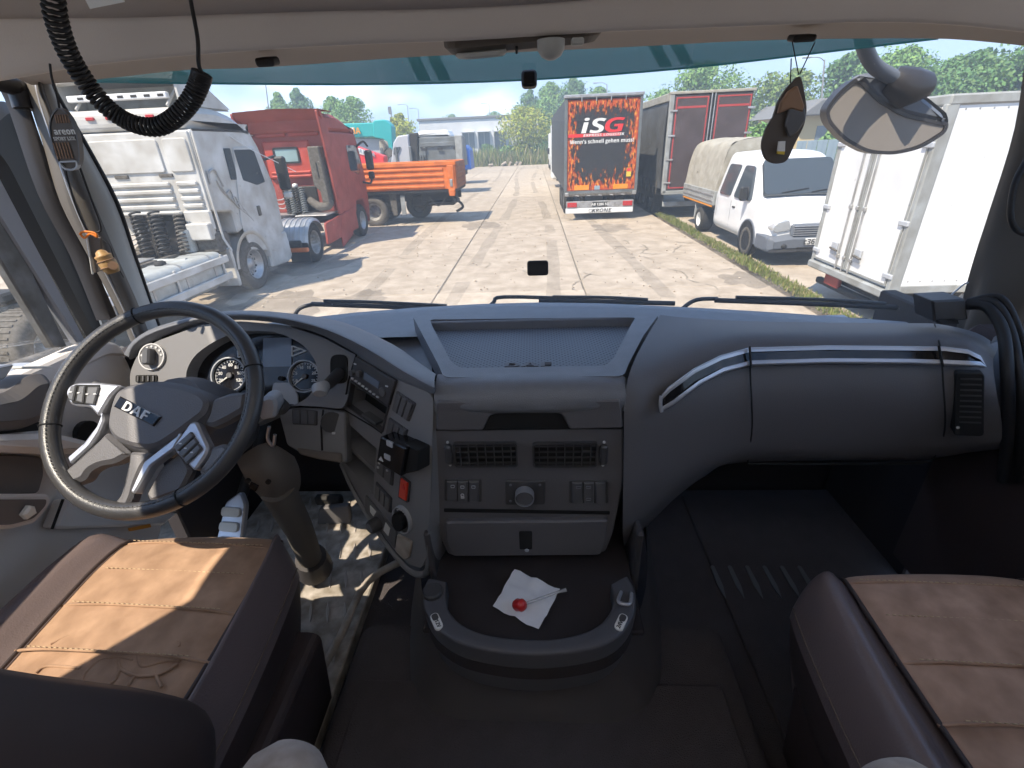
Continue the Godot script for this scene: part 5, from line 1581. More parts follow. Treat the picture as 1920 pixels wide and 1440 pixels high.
	var u2 := [V(-1.046,2.736,-1), V(-0.933,2.75,-1.02), V(-0.84,2.763,-1.04), V(-0.718,2.77,-1.05), V(-0.577,2.775,-1.06), V(-0.355,2.778,-1.07), V(-0.141,2.775,-1.07), V(0.104,2.776,-1.07), V(0.277,2.771,-1.05), V(0.561,2.763,-1.03), V(0.697,2.75,-1.01), V(0.818,2.732,-1)]
	var rows := []
	var under := []
	var face := []
	for k in 12:
		var a: Vector3 = u3[k]
		var b: Vector3 = u2[k]
		under.append([a, a.lerp(b, 0.4) + V(0, 0.02, 0), a.lerp(b, 0.8) + V(0, 0.02, 0), b + V(0, 0.005, -0.01)])
		face.append([b + V(0, 0.004, -0.012), b + V(0, -0.001, -0.003), b + V(0, 0.004, 0.008), b + V(0, 0.045, 0.03), b + V(0, 0.11, 0.07), b + V(0, 0.22, 0.10)])
	obj("header_underside", lf(under, 3, 4), "headliner_dark", c)
	var hd := obj("header_panel", lf(face, 3, 4), "headliner", c)
	# storage lid above
	var lid := []
	for k in range(0, 9):
		var b: Vector3 = u2[k]
		var t := 0.046 if k < 8 else 0.06
		t = [0.085, 0.075, 0.064, 0.055, 0.05, 0.045, 0.042, 0.042, 0.055][k]
		lid.append([b + V(0, t, t * 0.66 - 0.01), b + V(0, t + 0.004, t * 0.66 + 0.016), b + V(0, t + 0.05, t * 0.66 + 0.05), b + V(0, 0.25, 0.16)])
	obj("storage_lid", lf(lid, 3, 4), "headliner_dark", c)
	obj("paper_slip", px([P(0, 0), P(0.06, 0), P(0.07, 0.04), P(0, 0.05)], T(V(-0.707,2.82,-0.93), V(1, 0.1, 0), V(0, 0.9, 0.3)), 0, 0.002), "label_white", c)
	for k in [[510, 116], [1490, 78]]:
		pass
	obj("visor_clip", px(rrect(P(0, 0), 0.04, 0.016, 0.006), T(V(-0.562,2.775,-1.19), V(1, 0, 0), V(0, 1, 0.2)), -0.02, 0.012, 0.004), "seal", c)
	obj("visor_clip", px(rrect(P(0, 0), 0.045, 0.012, 0.005), T(V(0.544,2.766,-1.19), V(1, 0, 0), V(0, 1, 0.2)), -0.02, 0.012, 0.004), "seal", c)
	# interior lamp in the header
	var la := T(V(-0.019,2.775,-1.1), V(1, 0.035, 0), V(0, 0.25, -0.97))
	var lamp := obj("roof_lamp", px(rounded([P(-0.16, 0.05), P(-0.14, 0.0), P(0.13, -0.01), P(0.16, 0.03), P(0.12, 0.06), P(-0.1, 0.07)], 0.04), la, 0.02, -0.016, 0.012), "beige", c)
	obj("lamp_lens", px(rounded([P(-0.14, 0.03), P(-0.11, -0.015), P(-0.03, -0.015), P(-0.03, 0.04), P(-0.1, 0.06)], 0.03), la, -0.012, -0.022, 0.004), "pillar_grey", lamp)
	obj("lamp_seam", px([P(-0.012, -0.028), P(-0.008, -0.028), P(-0.008, 0.07), P(-0.012, 0.07)], la, -0.01, -0.0185), "seal", lamp)
	var ds := S()
	lathe(ds, [P(0.026, 0.014), P(0.025, -0.002), P(0.018, -0.012), P(0.008, -0.017), P(0, -0.018)], Transform3D(Basis.IDENTITY, V(0.036,2.755,-1.08)), 18)
	obj("reading_lamp", ds, "pillar_grey", lamp)
	obj("lamp_button", bx(-0.012, -0.006, -0.008, 0.012, 0.006, 0.008, 0.003), "pillar_grey", lamp).position += V(0.085,2.764,-1.08)
	# windscreen
	var wr := []
	for k in 9:
		var x := lerpf(-1.09, 1.09, k / 8.0)
		var q := pow(absf(x) / 1.09, 2.2)
		wr.append([V(x, 2.0, -1.55 + 0.25 * q), V(x, 2.45, -1.44 + 0.21 * q), V(x, 2.92, -1.325 + 0.17 * q)])
	var glass := obj("windscreen", lf(wr, 3, 4), "windscreen", c)
	obj("toll_tag", px(rrect(P(0, 0), 0.062, 0.042, 0.008), T(V(0.007,2.269,-1.415), V(1, 0, 0), V(0, 1, -0.24)), 0, 0.012, 0.003), "seal", glass)
	obj("rain_sensor", px(rrect(P(0, 0), 0.036, 0.034, 0.009), T(V(-0.007,2.73,-1.32), V(1, 0, 0), V(0, 1, -0.24)), 0, 0.02, 0.005), "seal", glass)
	# dust specks and dried splashes on the glass
	var rs2 := RandomNumberGenerator.new()
	rs2.seed = 21
	var sp := S()
	for k in 190:
		var gx := rs2.randf_range(-1.05, 1.05)
		var fy := rs2.randf_range(0.15, 0.9)
		var q2 := pow(absf(gx) / 1.09, 2.2)
		var y2 := lerpf(2.0, 2.92, fy)
		var z2 := lerpf(-1.55 + 0.25 * q2, -1.325 + 0.17 * q2, fy) - 0.004
		var rr2 := rs2.randf_range(0.0004, 0.0014)
		var pl2 := []
		for i in 6:
			pl2.append(V(gx + cos(TAU * i / 6) * rr2 * rs2.randf_range(0.6, 1.4), y2 + sin(TAU * i / 6) * rr2 * rs2.randf_range(0.6, 1.6), z2))
		cap(sp, pl2)
	var spo := obj("dust_specks", sp, "speck", glass)
	spo.set_meta("kind", "stuff")
	# outside sun visor of tinted plastic, held by brackets
	var vis := thing("sun_visor", "blue green tinted plastic sun visor across the top of the windscreen outside", "sun visor", V(0, 2.8, -1.7))
	var vt := [V(-1.194,2.808,-1.45), V(-0.841,2.828,-1.53), V(-0.438,2.845,-1.58), V(-0.024,2.848,-1.6), V(0.404,2.846,-1.58), V(0.814,2.831,-1.52), V(1.004,2.805,-1.45)]
	var vb := [V(-1.273,2.801,-1.5), V(-0.907,2.791,-1.62), V(-0.483,2.778,-1.69), V(-0.029,2.772,-1.72), V(0.442,2.778,-1.69), V(0.826,2.793,-1.62), V(1.019,2.794,-1.5)]
	var vr := []
	for k in 7:
		vr.append([vt[k], vt[k].lerp(vb[k], 0.5) + V(0, 0.008, -0.01), vb[k]])
	obj("visor_sheet", lf(vr, 4, 3), "visor_teal", vis)
	obj("visor_edge", tb(curve(vb, 4), 0.003, 6), "visor_teal", vis)
	for k in [[V(-0.348,2.846,-1.66), V(-0.338,2.792,-1.76)], [V(-0.289,2.846,-1.66), V(-0.274,2.791,-1.76)], [V(0.346,2.84,-1.66), V(0.406,2.795,-1.75)], [V(0.406,2.842,-1.66), V(0.467,2.797,-1.74)]]:
		obj("visor_bracket", px([P(-0.018, 0), P(0.018, 0), P(0.018, 0.14), P(-0.018, 0.14)], T(k[1], V(1, 0, 0), (k[0] - k[1]).normalized()), 0, 0.008, 0.002), "chassis", vis)
	door_left(c)
	# right door: panel below the window and frame
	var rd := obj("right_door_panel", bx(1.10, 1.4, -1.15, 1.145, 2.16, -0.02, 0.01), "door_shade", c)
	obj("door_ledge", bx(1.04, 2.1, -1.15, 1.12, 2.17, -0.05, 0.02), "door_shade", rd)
	obj("right_door_glass", px([P(-1.15, 2.16), P(-0.05, 2.16), P(-0.05, 2.95), P(-1.0, 2.95)], T(V(1.16, 0, 0), V(0, 0, 1), V(0, 1, 0)), 0, 0.004), "window_glass", c)
	obj("right_window_frame", tb([V(1.19, 2.14, -1.17), V(1.19, 3.0, -1.04)], 0.02, 8), "frame_dark", c)
	floor_parts(c)

func door_left(c: Node3D):
	# door panel on the driver's side, colour raised to stand for bounced light
	var d := thing("driver_door", "grey driver's door with pocket, dark grab handle and large window", "door", V(-1.12, 1.5, -0.6))
	var X := T(V(-1.12, 0, 0), V(0, 0, -1), V(0, 1, 0))
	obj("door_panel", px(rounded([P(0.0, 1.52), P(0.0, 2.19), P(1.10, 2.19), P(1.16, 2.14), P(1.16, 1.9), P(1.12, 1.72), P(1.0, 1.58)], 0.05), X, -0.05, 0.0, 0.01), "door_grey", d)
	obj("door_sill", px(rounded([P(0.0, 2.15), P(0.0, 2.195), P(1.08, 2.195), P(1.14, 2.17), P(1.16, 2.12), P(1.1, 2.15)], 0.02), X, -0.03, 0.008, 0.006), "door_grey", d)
	obj("sill_strip", px(rounded([P(0.867,2.224), P(0.924,2.199), P(0.925,2.193), P(0.866,2.218)], 0.004), T(V(-1.08,0,0), V(0,0,-1), V(0,1,0)), -0.02, 0.003, 0.001), "label_white", d)
	obj("window_switch_plate", px(rounded([P(0.809,2.247), P(0.859,2.234), P(0.826,2.213), P(0.797,2.223)], 0.01), T(V(-1.085,0,0), V(0,0,-1), V(0,1,0)), -0.03, 0.01, 0.004), "silver_trim", d)
	obj("grab_handle", px(rounded([P(0.749,2.214), P(0.8,2.195), P(0.851,2.209), P(0.885,2.199), P(0.891,2.177), P(0.874,2.14), P(0.845,2.11), P(0.791,2.116), P(0.718,2.154)], 0.02), T(V(-1.07,0,0), V(0,0,-1), V(0,1,0)), -0.05, 0.03, 0.02), "door_dark", d)
	obj("handle_recess", px(rounded([P(0.728,2.157), P(0.85,2.1), P(0.844,2.082), P(0.722,2.145)], 0.01), T(V(-1.08,0,0), V(0,0,-1), V(0,1,0)), -0.03, 0.012), "hole", d)
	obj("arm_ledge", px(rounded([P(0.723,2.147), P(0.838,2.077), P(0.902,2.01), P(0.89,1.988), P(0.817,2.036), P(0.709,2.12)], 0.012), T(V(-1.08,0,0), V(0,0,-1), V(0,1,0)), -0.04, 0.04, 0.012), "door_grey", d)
	obj("fabric_insert", px(rounded([P(0.72,2.107), P(0.828,2.023), P(0.813,1.985), P(0.785,1.956), P(0.683,2.036)], 0.01), T(V(-1.1,0,0), V(0,0,-1), V(0,1,0)), -0.02, 0.004, 0.002), "door_dark", d)
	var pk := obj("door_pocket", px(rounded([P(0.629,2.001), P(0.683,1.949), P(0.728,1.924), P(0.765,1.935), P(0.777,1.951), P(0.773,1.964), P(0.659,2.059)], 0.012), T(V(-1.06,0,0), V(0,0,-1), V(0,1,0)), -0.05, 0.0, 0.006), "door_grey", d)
	obj("pocket_inside", px(rounded([P(0.63,2.011), P(0.682,1.961), P(0.722,1.941), P(0.753,1.949), P(0.761,1.959), P(0.651,2.052)], 0.01), T(V(-1.055,0,0), V(0,0,-1), V(0,1,0)), -0.02, 0.002), "door_dark", pk)
	obj("crumpled_paper", px([P(0.701,1.97), P(0.72,1.978), P(0.727,1.969), P(0.724,1.954), P(0.704,1.955)], T(V(-1.05,0,0), V(0,0,-1), V(0,1,0)), 0, 0.012, 0.004), "label_white", pk)
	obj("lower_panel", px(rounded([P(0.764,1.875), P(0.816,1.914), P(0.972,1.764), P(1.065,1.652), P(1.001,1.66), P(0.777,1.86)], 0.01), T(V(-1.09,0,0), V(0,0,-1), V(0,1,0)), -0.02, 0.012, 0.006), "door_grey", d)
	obj("panel_groove", tb([V(-1.075,1.88,-0.755), V(-1.075,1.922,-0.805)], 0.003, 5), "hole", d)
	obj("reflector", px([P(0.912,1.734), P(0.967,1.698), P(0.965,1.687), P(0.91,1.725)], T(V(-1.085,0,0), V(0,0,-1), V(0,1,0)), 0, 0.006), "amber", d)
	var cup := S()
	prism(cup, circ(Vector2(P(0.934,2.016)), 0.03, 18), T(V(-1.085,0,0), V(0,0,-1), V(0,1,0)), -0.01, 0.004)
	obj("speaker_hole", cup, "hole", d)
	# window frame: dusty metal guide, silver strip, dark frame
	obj("window_guide", px([P(1.027,2.628), P(1.043,2.551), P(1.036,2.201), P(1.001,2.212), P(0.975,2.527)], T(V(-1.14,0,0), V(0,0,-1), V(0,1,0)), -0.02, 0.0, 0.004), "metal_dusty", d)
	obj("guide_strip", px([P(1.04,2.621), P(1.063,2.581), P(1.082,2.196), P(1.059,2.201), P(1.013,2.569)], T(V(-1.135,0,0), V(0,0,-1), V(0,1,0)), -0.02, 0.0, 0.004), "guide_metal", d)
	obj("window_glass", px([P(0.0, 2.15), P(1.12, 2.15), P(1.05, 2.95), P(0.0, 2.95)], T(V(-1.17, 0, 0), V(0, 0, -1), V(0, 1, 0)), 0, 0.004), "window_glass", d)
	obj("half_open_pane_edge", tb([V(-1.15,2.264,-0.867), V(-1.15,2.229,-1.014), V(-1.15,2.208,-1.053)], 0.004, 5), "window_glass", d)
	var fr := []
	for p in [[V(-1.135,2.762,-1.187), V(-1.13,2.759,-1.214)], [V(-1.135,2.711,-1.189), V(-1.13,2.711,-1.196)], [V(-1.135,2.54,-1.168), V(-1.13,2.539,-1.182)], [V(-1.135,2.389,-1.179), V(-1.13,2.387,-1.188)], [V(-1.135,2.221,-1.172), V(-1.13,2.215,-1.189)]]:
		fr.append([p[0] + V(-0.04, 0, 0), p[0], p[1]])
	obj("frame_edge", lf(fr, 1, 4), "frame_dark", d)
	obj("frame_top", tb(curve([V(-1.14,2.712,-1.194), V(-1.14,2.75,-1.196), V(-1.14,2.763,-1.163), V(-1.14,2.766,-1.099), V(-1.14,2.753,-0.892)], 5), 0.022, 8), "frame_dark", d)
	# outside mirror seen through the front of the door window
	var m := thing("outside_mirror", "tall dark outside mirror housing behind the driver's door window frame", "mirror", V(-1.4, 2.4, -1.35))
	obj("housing", px(rounded([P(1.212,2.687), P(1.303,2.741), P(1.346,2.746), P(1.352,2.715), P(1.324,2.103), P(1.247,2.134), P(1.226,2.608), P(1.197,2.659)], 0.05), T(V(-1.3,0,0), V(0,0,-1), V(0,1,0)), -0.14, 0.0, 0.025), "black_plastic", m)
	obj("housing_rim", tb([V(-1.29,2.706,-1.334), V(-1.29,2.423,-1.32), V(-1.29,2.109,-1.309)], 0.008, 6), "grey_steel", m)
	obj("mirror_arm", tb([V(-1.2, 2.9, -1.3), V(-1.34, 2.9, -1.4)], 0.02, 8), "black_plastic", m)

func floor_parts(c: Node3D):
	# engine tunnel with its carpet mat
	var t := obj("engine_tunnel", px(rounded([P(-0.53, 1.3), P(-0.49, 1.42), P(-0.46, 1.44), P(0.44, 1.44), P(0.47, 1.42), P(0.51, 1.3)], 0.02), T(V(0, 0, -0.85), V(1, 0, 0), V(0, 1, 0)), 0, 2.0, 0.02), "carpet", c)
	obj("tunnel_mat", bx(-0.44, 1.435, -0.70, 0.42, 1.452, 1.1, 0.006), "carpet", t)
	obj("tunnel_edge", tb(curve([V(-0.567,1.43,-0.674), V(-0.542,1.43,-0.829), V(-0.524,1.43,-1.006), V(-0.40, 1.44, -1.1)], 4), 0.012, 6), "mat_grey", t)
	# pedestal between tunnel and dashboard
	var pd := []
	for r in [[1.43, -0.60, 0.31, 0.27], [1.52, -0.64, 0.28, 0.24], [1.60, -0.66, 0.27, 0.23], [1.655, -0.665, 0.265, 0.225]]:
		pd.append([V(-r[2] - 0.10, r[0], -1.3), V(-r[2] - 0.04, r[0], r[1] - 0.20), V(-r[2] + 0.05, r[0], r[1] - 0.02), V(0, r[0], r[1]), V(r[3] - 0.05, r[0], r[1] - 0.02), V(r[3] + 0.04, r[0], r[1] - 0.2), V(r[3] + 0.1, r[0], -1.3)])
	var ped := obj("console_pedestal", lf(pd, 4, 4), "pedestal", c)
	obj("cavity_floor", bx(-0.26, 1.645, -1.2, 0.22, 1.66, -0.68, 0.004), "footwell", ped)
	obj("cavity_back", bx(-0.26, 1.65, -1.12, 0.22, 2.0, -1.1, 0.004), "hole", ped)  # black wall stands for the shade deep in the recess
	for sx in [-0.27, 0.22]:
		obj("cavity_side", bx(sx, 1.45, -1.2, sx + 0.015, 1.80, -0.82, 0.004), "pedestal", ped)
	# driver's floor with a ribbed mat, pedals
	var fm := obj("floor_mat", bx(-1.1, 1.33, -1.5, -0.53, 1.375, -0.3, 0.004), "mat_grey", c)
	var rng := RandomNumberGenerator.new()
	rng.seed = 9
	for k in 10:
		for j in 9:
			var x := -1.05 + k * 0.052 + 0.012 * (j % 2)
			var z := -1.42 + j * 0.12
			var xf := Transform3D(Basis(Vector3.UP, 0.35), V(x, 1.375, z))
			var st := S()
			prism(st, rounded([P(-0.006, 0.0), P(0.0, 0.045), P(0.006, 0.0), P(0.0, -0.045)], 0.01, 1), xf * Transform3D(Basis(Vector3.RIGHT, -PI / 2), Vector3.ZERO), 0, 0.004, 0.0015)
			obj("tread_bar", st, "tread", fm)
	var rm := obj("passenger_mat", bx(0.56, 1.33, -1.5, 1.1, 1.342, -0.4, 0.004), "carpet", c)
	for k in 6:
		var x := 0.56 + k * 0.055
		obj("tread_bar", px(rounded([P(-0.008, -0.12), P(0.0, -0.07), P(0.008, -0.12), P(0.006, -0.2), P(-0.006, -0.2)], 0.004, 1), T(V(x, 1.341, -0.95), V(1, 0, 0), V(0, 0, 1)), 0, -0.004), "switch", rm)
	var br := thing("brake_pedal", "silver brake pedal with two pale pads behind the steering wheel", "pedal", V(-0.9, 1.5, -1.25))
	var pf := T(V(-1.034,1.508,-1.18), V(1, 0, 0.1), V(0.06, 0.8, -0.6))
	obj("pedal_plate", px(rounded([P(-0.045, -0.09), P(0.05, -0.09), P(0.045, 0.06), P(0.02, 0.10), P(-0.03, 0.06)], 0.012), pf, -0.02, 0.0, 0.005), "silver_trim", br)
	for k in 3:
		obj("pedal_pad", px(rrect(P(0.0, -0.065 + k * 0.048), 0.07, 0.032, 0.012), pf, 0, 0.008, 0.003), "label_white", br)
	obj("pedal_arm", tb([pf * V(0, 0.05, -0.03), pf * V(0.02, 0.4, -0.1)], 0.018, 8), "chassis", br)
	var ap := thing("accelerator_pedal", "dark flat accelerator pedal right of the steering column", "pedal", V(-0.6, 1.4, -1.3))
	obj("pedal_plate", px(rounded([P(-0.83,1.346), P(-0.797,1.448), P(-0.686,1.46), P(-0.691,1.385), P(-0.732,1.327)], 0.01), T(V(0,0,-1.32), V(1,0,0), V(0,1,0)), -0.01, 0.01, 0.004), "door_dark", ap)
	obj("pedal_hinge", bx(-0.82, 1.44, -1.36, -0.72, 1.48, -1.33, 0.008), "chassis", ap)

func build_cab_things():
	dashboard()
	center_stack()
	radio_column()
	steering()
	seats()
	small_things()

func dashboard():
	var d := thing("dashboard", "dark grey dashboard with rounded instrument hood and long passenger side", "dashboard", V(0, 2.0, -1.1))
	# instrument hood
	var a := [V(-1.036,2.145,-1.085), V(-1.018,2.165,-1.095), V(-0.961,2.192,-1.105), V(-0.846,2.224,-1.12), V(-0.74,2.233,-1.11), V(-0.622,2.227,-1.09), V(-0.509,2.209,-1.05), V(-0.416,2.18,-1), V(-0.315,2.152,-0.93), V(-0.217,2.14,-0.87)]
	var b := [V(-1.035,2.152,-1.07), V(-1.016,2.182,-1.08), V(-0.956,2.212,-1.09), V(-0.83,2.241,-1.1), V(-0.713,2.255,-1.075), V(-0.577,2.261,-1.02), V(-0.474,2.239,-1), V(-0.368,2.209,-0.95), V(-0.278,2.181,-0.89), V(-0.205,2.167,-0.84)]
	var e := [V(-1.065,2.152,-1.1), V(-1.028,2.187,-1.12), V(-0.963,2.214,-1.14), V(-0.84,2.234,-1.16), V(-0.766,2.239,-1.165), V(-0.647,2.232,-1.16), V(-0.492,2.215,-1.13), V(-0.349,2.18,-1.06), V(-0.266,2.164,-0.98), V(-0.217,2.163,-0.92)]
	var f := [V(-1.261,2.049,-1.3), V(-1.237,2.074,-1.35), V(-1.176,2.096,-1.4), V(-1.027,2.129,-1.42), V(-0.948,2.134,-1.44), V(-0.809,2.124,-1.44), V(-0.622,2.097,-1.42), V(-0.349,2.18,-1.06) + V(0, -0.07, -0.06), V(-0.266,2.164,-0.98) + V(0, -0.07, -0.06), V(-0.217,2.163,-0.92) + V(0, -0.05, -0.06)]
	var rows := []
	for k in 10:
		rows.append([a[k] + V(0, 0.0, -0.03), a[k], b[k] + V(0, -0.004, -0.004), b[k] + V(0, 0.004, -0.002), b[k].lerp(e[k], 0.5) + V(0, 0.008, 0.006), e[k], e[k].lerp(f[k], 0.5) + V(0, -0.004, 0), f[k]])
	obj("instrument_hood", lf(rows, 4, 3), "dash", d)
	# shelf between hood and the windscreen
	obj("dash_shelf", lf([[V(-1.1, 2.09, -1.2), V(-1.1, 2.09, -1.42)], [V(-0.6, 2.12, -1.25), V(-0.6, 2.12, -1.50)], [V(0, 2.12, -1.25), V(0, 2.12, -1.56)], [V(0.6, 2.10, -1.2), V(0.6, 2.10, -1.50)], [V(1.1, 2.08, -1.2), V(1.1, 2.08, -1.40)]], 2, 3), "dash", d)
	obj("screen_stain", px(rounded([P(-0.334,2.173), P(-0.316,2.173), P(-0.306,2.114), P(-0.317,2.102), P(-0.33,2.112)], 0.01), Transform3D(T(V(0,0,-1.2), V(1,0,0), V(0,1,0)).basis.rotated(Vector3.RIGHT, 0.0), T(V(0,0,-1.2), V(1,0,0), V(0,1,0)).origin), -0.06, -0.058), "pillar_grey", d) if false else null
	obj("shelf_dip", lf([[V(-0.56, 2.08, -1.06), V(-0.56, 2.10, -1.2), V(-0.56, 2.12, -1.34)], [V(-0.38, 2.075, -1.0), V(-0.38, 2.085, -1.2), V(-0.38, 2.118, -1.34)], [V(-0.225, 2.09, -0.91), V(-0.28, 2.10, -1.15), V(-0.32, 2.118, -1.34)]], 3, 3), "dash", d)
	# fascia with the opening for the instruments
	hole_panel("fascia", rounded([P(-0.342,-0.014), P(-0.322,0.035), P(-0.275,0.066), P(-0.152,0.107), P(-0.055,0.113), P(0.056,0.101), P(0.158,0.068), P(0.222,0.032), P(0.249,0.019), P(0.214,-0.113), P(0.153,-0.105), P(0.072,-0.101), P(0.045,-0.122), P(-0.023,-0.152), P(-0.119,-0.167), P(-0.258,-0.15), P(-0.332,-0.108)], 0.02), [rounded([P(-0.198,-0.023), P(-0.176,0.026), P(-0.124,0.063), P(-0.055,0.089), P(0.042,0.084), P(0.111,0.05), P(0.144,0.004), P(0.148,-0.039), P(0.126,-0.082), P(0.079,-0.104), P(-0.092,-0.104), P(-0.169,-0.077)], 0.03)], T(V(-0.69,2.13,-1.06), V(1,0,0), V(0,0.867,-0.498)), -0.05, 0.0, "fascia", d)
	var cl := obj("instrument_cluster", px(rounded([P(-0.208,-0.023), P(-0.186,0.037), P(-0.124,0.074), P(-0.055,0.099), P(0.042,0.095), P(0.122,0.058), P(0.155,0.009), P(0.159,-0.043), P(0.133,-0.091), P(0.079,-0.117), P(-0.092,-0.114), P(-0.179,-0.087)], 0.03), T(V(-0.69,2.13,-1.06), V(1,0,0), V(0,0.867,-0.498)), -0.075, -0.04), "gloss_black", d)
	var gx := T(V(-0.69,2.13,-1.06), V(1,0,0), V(0,0.867,-0.498))
	gauge(cl, gx, Vector2(P(-0.101,-0.021)), 0.047, 0.8, ["20", "30", "40", "60", "80", "100", "120"])
	gauge(cl, gx, Vector2(P(0.097,-0.027)), 0.042, 0.2, ["0", "5", "10", "15", "20", "25"])
	obj("screen", px(rrect(Vector2(P(0.022,0.037)), 0.075, 0.075, 0.004), gx, -0.04, -0.036), "screen", cl)
	for q in [Vector2(P(-0.066,0.039)), Vector2(P(0.077,0.039))]:
		var rs := S()
		ring(rs, rounded([q + P(-0.018, -0.016), q + P(-0.018, 0.016), q + P(0.024, 0.0)], 0.006), gx, 0.003, -0.04, -0.036)
		obj("warning_symbol", rs, "mark_white", cl)
		obj("warning_bar", px([q + P(-0.014, -0.002), q + P(0.006, 0.004), q + P(0.006, 0.007), q + P(-0.014, 0.001)], gx, -0.04, -0.036), "mark_white", cl)
	obj("reset_button", px(circ(Vector2(P(0.034,-0.031)), 0.006, 12), gx, -0.04, -0.03), "hole", cl)
	obj("lower_cluster_panel", px(rounded([P(0.014,-0.042), P(0.057,-0.042), P(0.078,-0.074), P(0.079,-0.098), P(0.004,-0.097)], 0.006), gx, -0.04, -0.035), "silver_paint", cl)
	# light switch and small vents at the left
	var lc := Vector2(P(-0.281,0.027))
	var ls := obj("light_switch", px(circ(lc, 0.032, 28), gx, -0.004, 0.004, 0.002), "fascia", d)
	var rg := S()
	ring(rg, circ(lc, 0.034, 28), gx, 0.003, -0.002, 0.006)
	obj("switch_ring", rg, "mark_white", ls)
	obj("switch_knob", px(rounded([lc + P(-0.010, -0.022), lc + P(0.010, -0.022), lc + P(0.010, 0.020), lc + P(-0.010, 0.020)], 0.008), gx, 0.0, 0.026, 0.004), "switch", ls)
	for k in 7:
		var an := PI * (0.05 + 0.9 * k / 6.0)
		obj("switch_mark", px(circ(lc + P(cos(an), sin(an)) * 0.026, 0.003, 8), gx, 0, 0.006), "mark_white", ls)
	var sv := obj("side_vent", px(rrect(Vector2(P(-0.295,-0.028)), 0.056, 0.018, 0.004), gx, -0.004, 0.003), "hole", d)
	for k in 4:
		obj("vent_rib", px(rrect(Vector2(P(-0.295,-0.028)) + P(-0.02 + k * 0.0135, 0), 0.004, 0.014, 0.001), gx, 0, 0.006), "switch", sv)
	# gear lever hole and lever
	var hc := Vector2(P(0.201,-0.013))
	var bz := obj("lever_bezel", px(rounded([hc + P(-0.022, -0.036), hc + P(0.022, -0.036), hc + P(0.022, 0.036), hc + P(-0.022, 0.036)], 0.018), gx, -0.002, 0.003, 0.001), "hole", d)
	obj("lever_stem", tb([V(-0.489,2.11,-1.048), V(-0.49,2.112,-0.99), V(-0.495,2.115,-0.96)], [0.015, 0.014, 0.012], 10), "dash_dark", bz)
	obj("lever_knob", tb([V(-0.489,2.119,-0.965), V(-0.491,2.121,-0.94), V(-0.489,2.115,-0.93)], [0.012, 0.019, 0.014], 12), "silver_paint", bz)
	# lower panel under the fascia
	var lo := obj("lower_panel", px(rounded([P(0.045,-0.124), P(0.079,-0.106), P(0.153,-0.11), P(0.214,-0.119), P(0.218,-0.246), P(0.181,-0.241), P(0.1,-0.219), P(0.066,-0.199)], 0.008), gx, -0.04, -0.006, 0.004), "fascia", d)
	sw_block(lo, [Vector2(P(0.08,-0.109)), Vector2(P(0.145,-0.115)), Vector2(P(0.145,-0.152)), Vector2(P(0.082,-0.148))], gx, 3, -0.006)
	obj("panel_gap", tb([V(-0.529,2.032,-1.004), V(-0.534,1.996,-0.983), V(-0.531,1.945,-0.954)], 0.0025, 5), "hole", lo)
	obj("ignition_lock", tb([V(-0.507,2.005,-0.988), V(-0.532,1.989,-1.03), V(-0.529,1.998,-1.02)], [0.026, 0.024, 0.016], 16), "dash_dark", lo)
	obj("lock_mark", px(rrect(Vector2(P(0.186,-0.171)), 0.008, 0.006, 0.002), gx, -0.006, -0.003), "mark_white", lo)
	obj("trim_strip", px(rounded([P(0.095,-0.206), P(0.159,-0.215), P(0.207,-0.22), P(0.208,-0.244), P(0.154,-0.235), P(0.103,-0.222)], 0.006), gx, -0.03, 0.004, 0.004), "beige", lo)
	# passenger side
	var R := [
		[V(0.34,2.165,-1.27), V(0.387,2.158,-1.27), V(0.456,2.154,-1.26), V(0.567,2.148,-1.25), V(0.759,2.15,-1.22), V(0.931,2.158,-1.18), V(0.984,2.165,-1.15), V(1.015,2.168,-1.08), V(1.018,2.158,-1.02)],
		[V(0.262,2.175,-1.08), V(0.297,2.177,-1.08), V(0.371,2.186,-1.08), V(0.481,2.189,-1.08), V(0.67,2.188,-1.07), V(0.834,2.19,-1.05), V(0.89,2.192,-1.03), V(0.932,2.187,-0.99), V(0.959,2.167,-0.96)],
		[V(0.2,2.177,-0.92), V(0.227,2.169,-0.92), V(0.3,2.176,-0.95), V(0.451,2.187,-1), V(0.634,2.185,-1), V(0.795,2.185,-0.99), V(0.858,2.185,-0.98), V(0.899,2.185,-0.95), V(0.934,2.157,-0.93)],
		[V(0.177,2.137,-0.862), V(0.209,2.125,-0.865), V(0.28,2.114,-0.89), V(0.441,2.114,-0.94), V(0.625,2.114,-0.95), V(0.784,2.116,-0.94), V(0.849,2.119,-0.93), V(0.891,2.124,-0.91), V(0.934,2.11,-0.9)],
		[V(0.18,2.029,-0.85), V(0.216,2.019,-0.86), V(0.295,2.006,-0.89), V(0.465,2.008,-0.94), V(0.652,2.007,-0.95), V(0.816,2.013,-0.94), V(0.887,2.022,-0.93), V(0.928,2.036,-0.91), V(0.973,2.039,-0.9)],
		[V(0.198,1.748,-0.86), V(0.227,1.781,-0.87), V(0.307,1.827,-0.91), V(0.409,1.862,-0.96), V(0.514,1.874,-0.99), V(0.893,1.877,-0.99), V(0.962,1.891,-0.98), V(0.995,1.926,-0.95), V(1.037,1.948,-0.93)],
		[V(0.266,1.489,-1.1), V(0.322,1.535,-1.12), V(0.415,1.633,-1.15), V(0.51,1.699,-1.18), V(0.618,1.751,-1.2), V(1.073,1.754,-1.2), V(1.166,1.764,-1.2), V(1.223,1.795,-1.18), V(1.271,1.822,-1.15)]]
	var ps := obj("passenger_dash", lf(R, 4, 4), "dash_low", d)
	var end := []
	for r in R:
		var p: Vector3 = r[8]
		end.append([p, p + V(0.04, 0, -0.06), V(1.13, p.y, p.z - 0.14)])
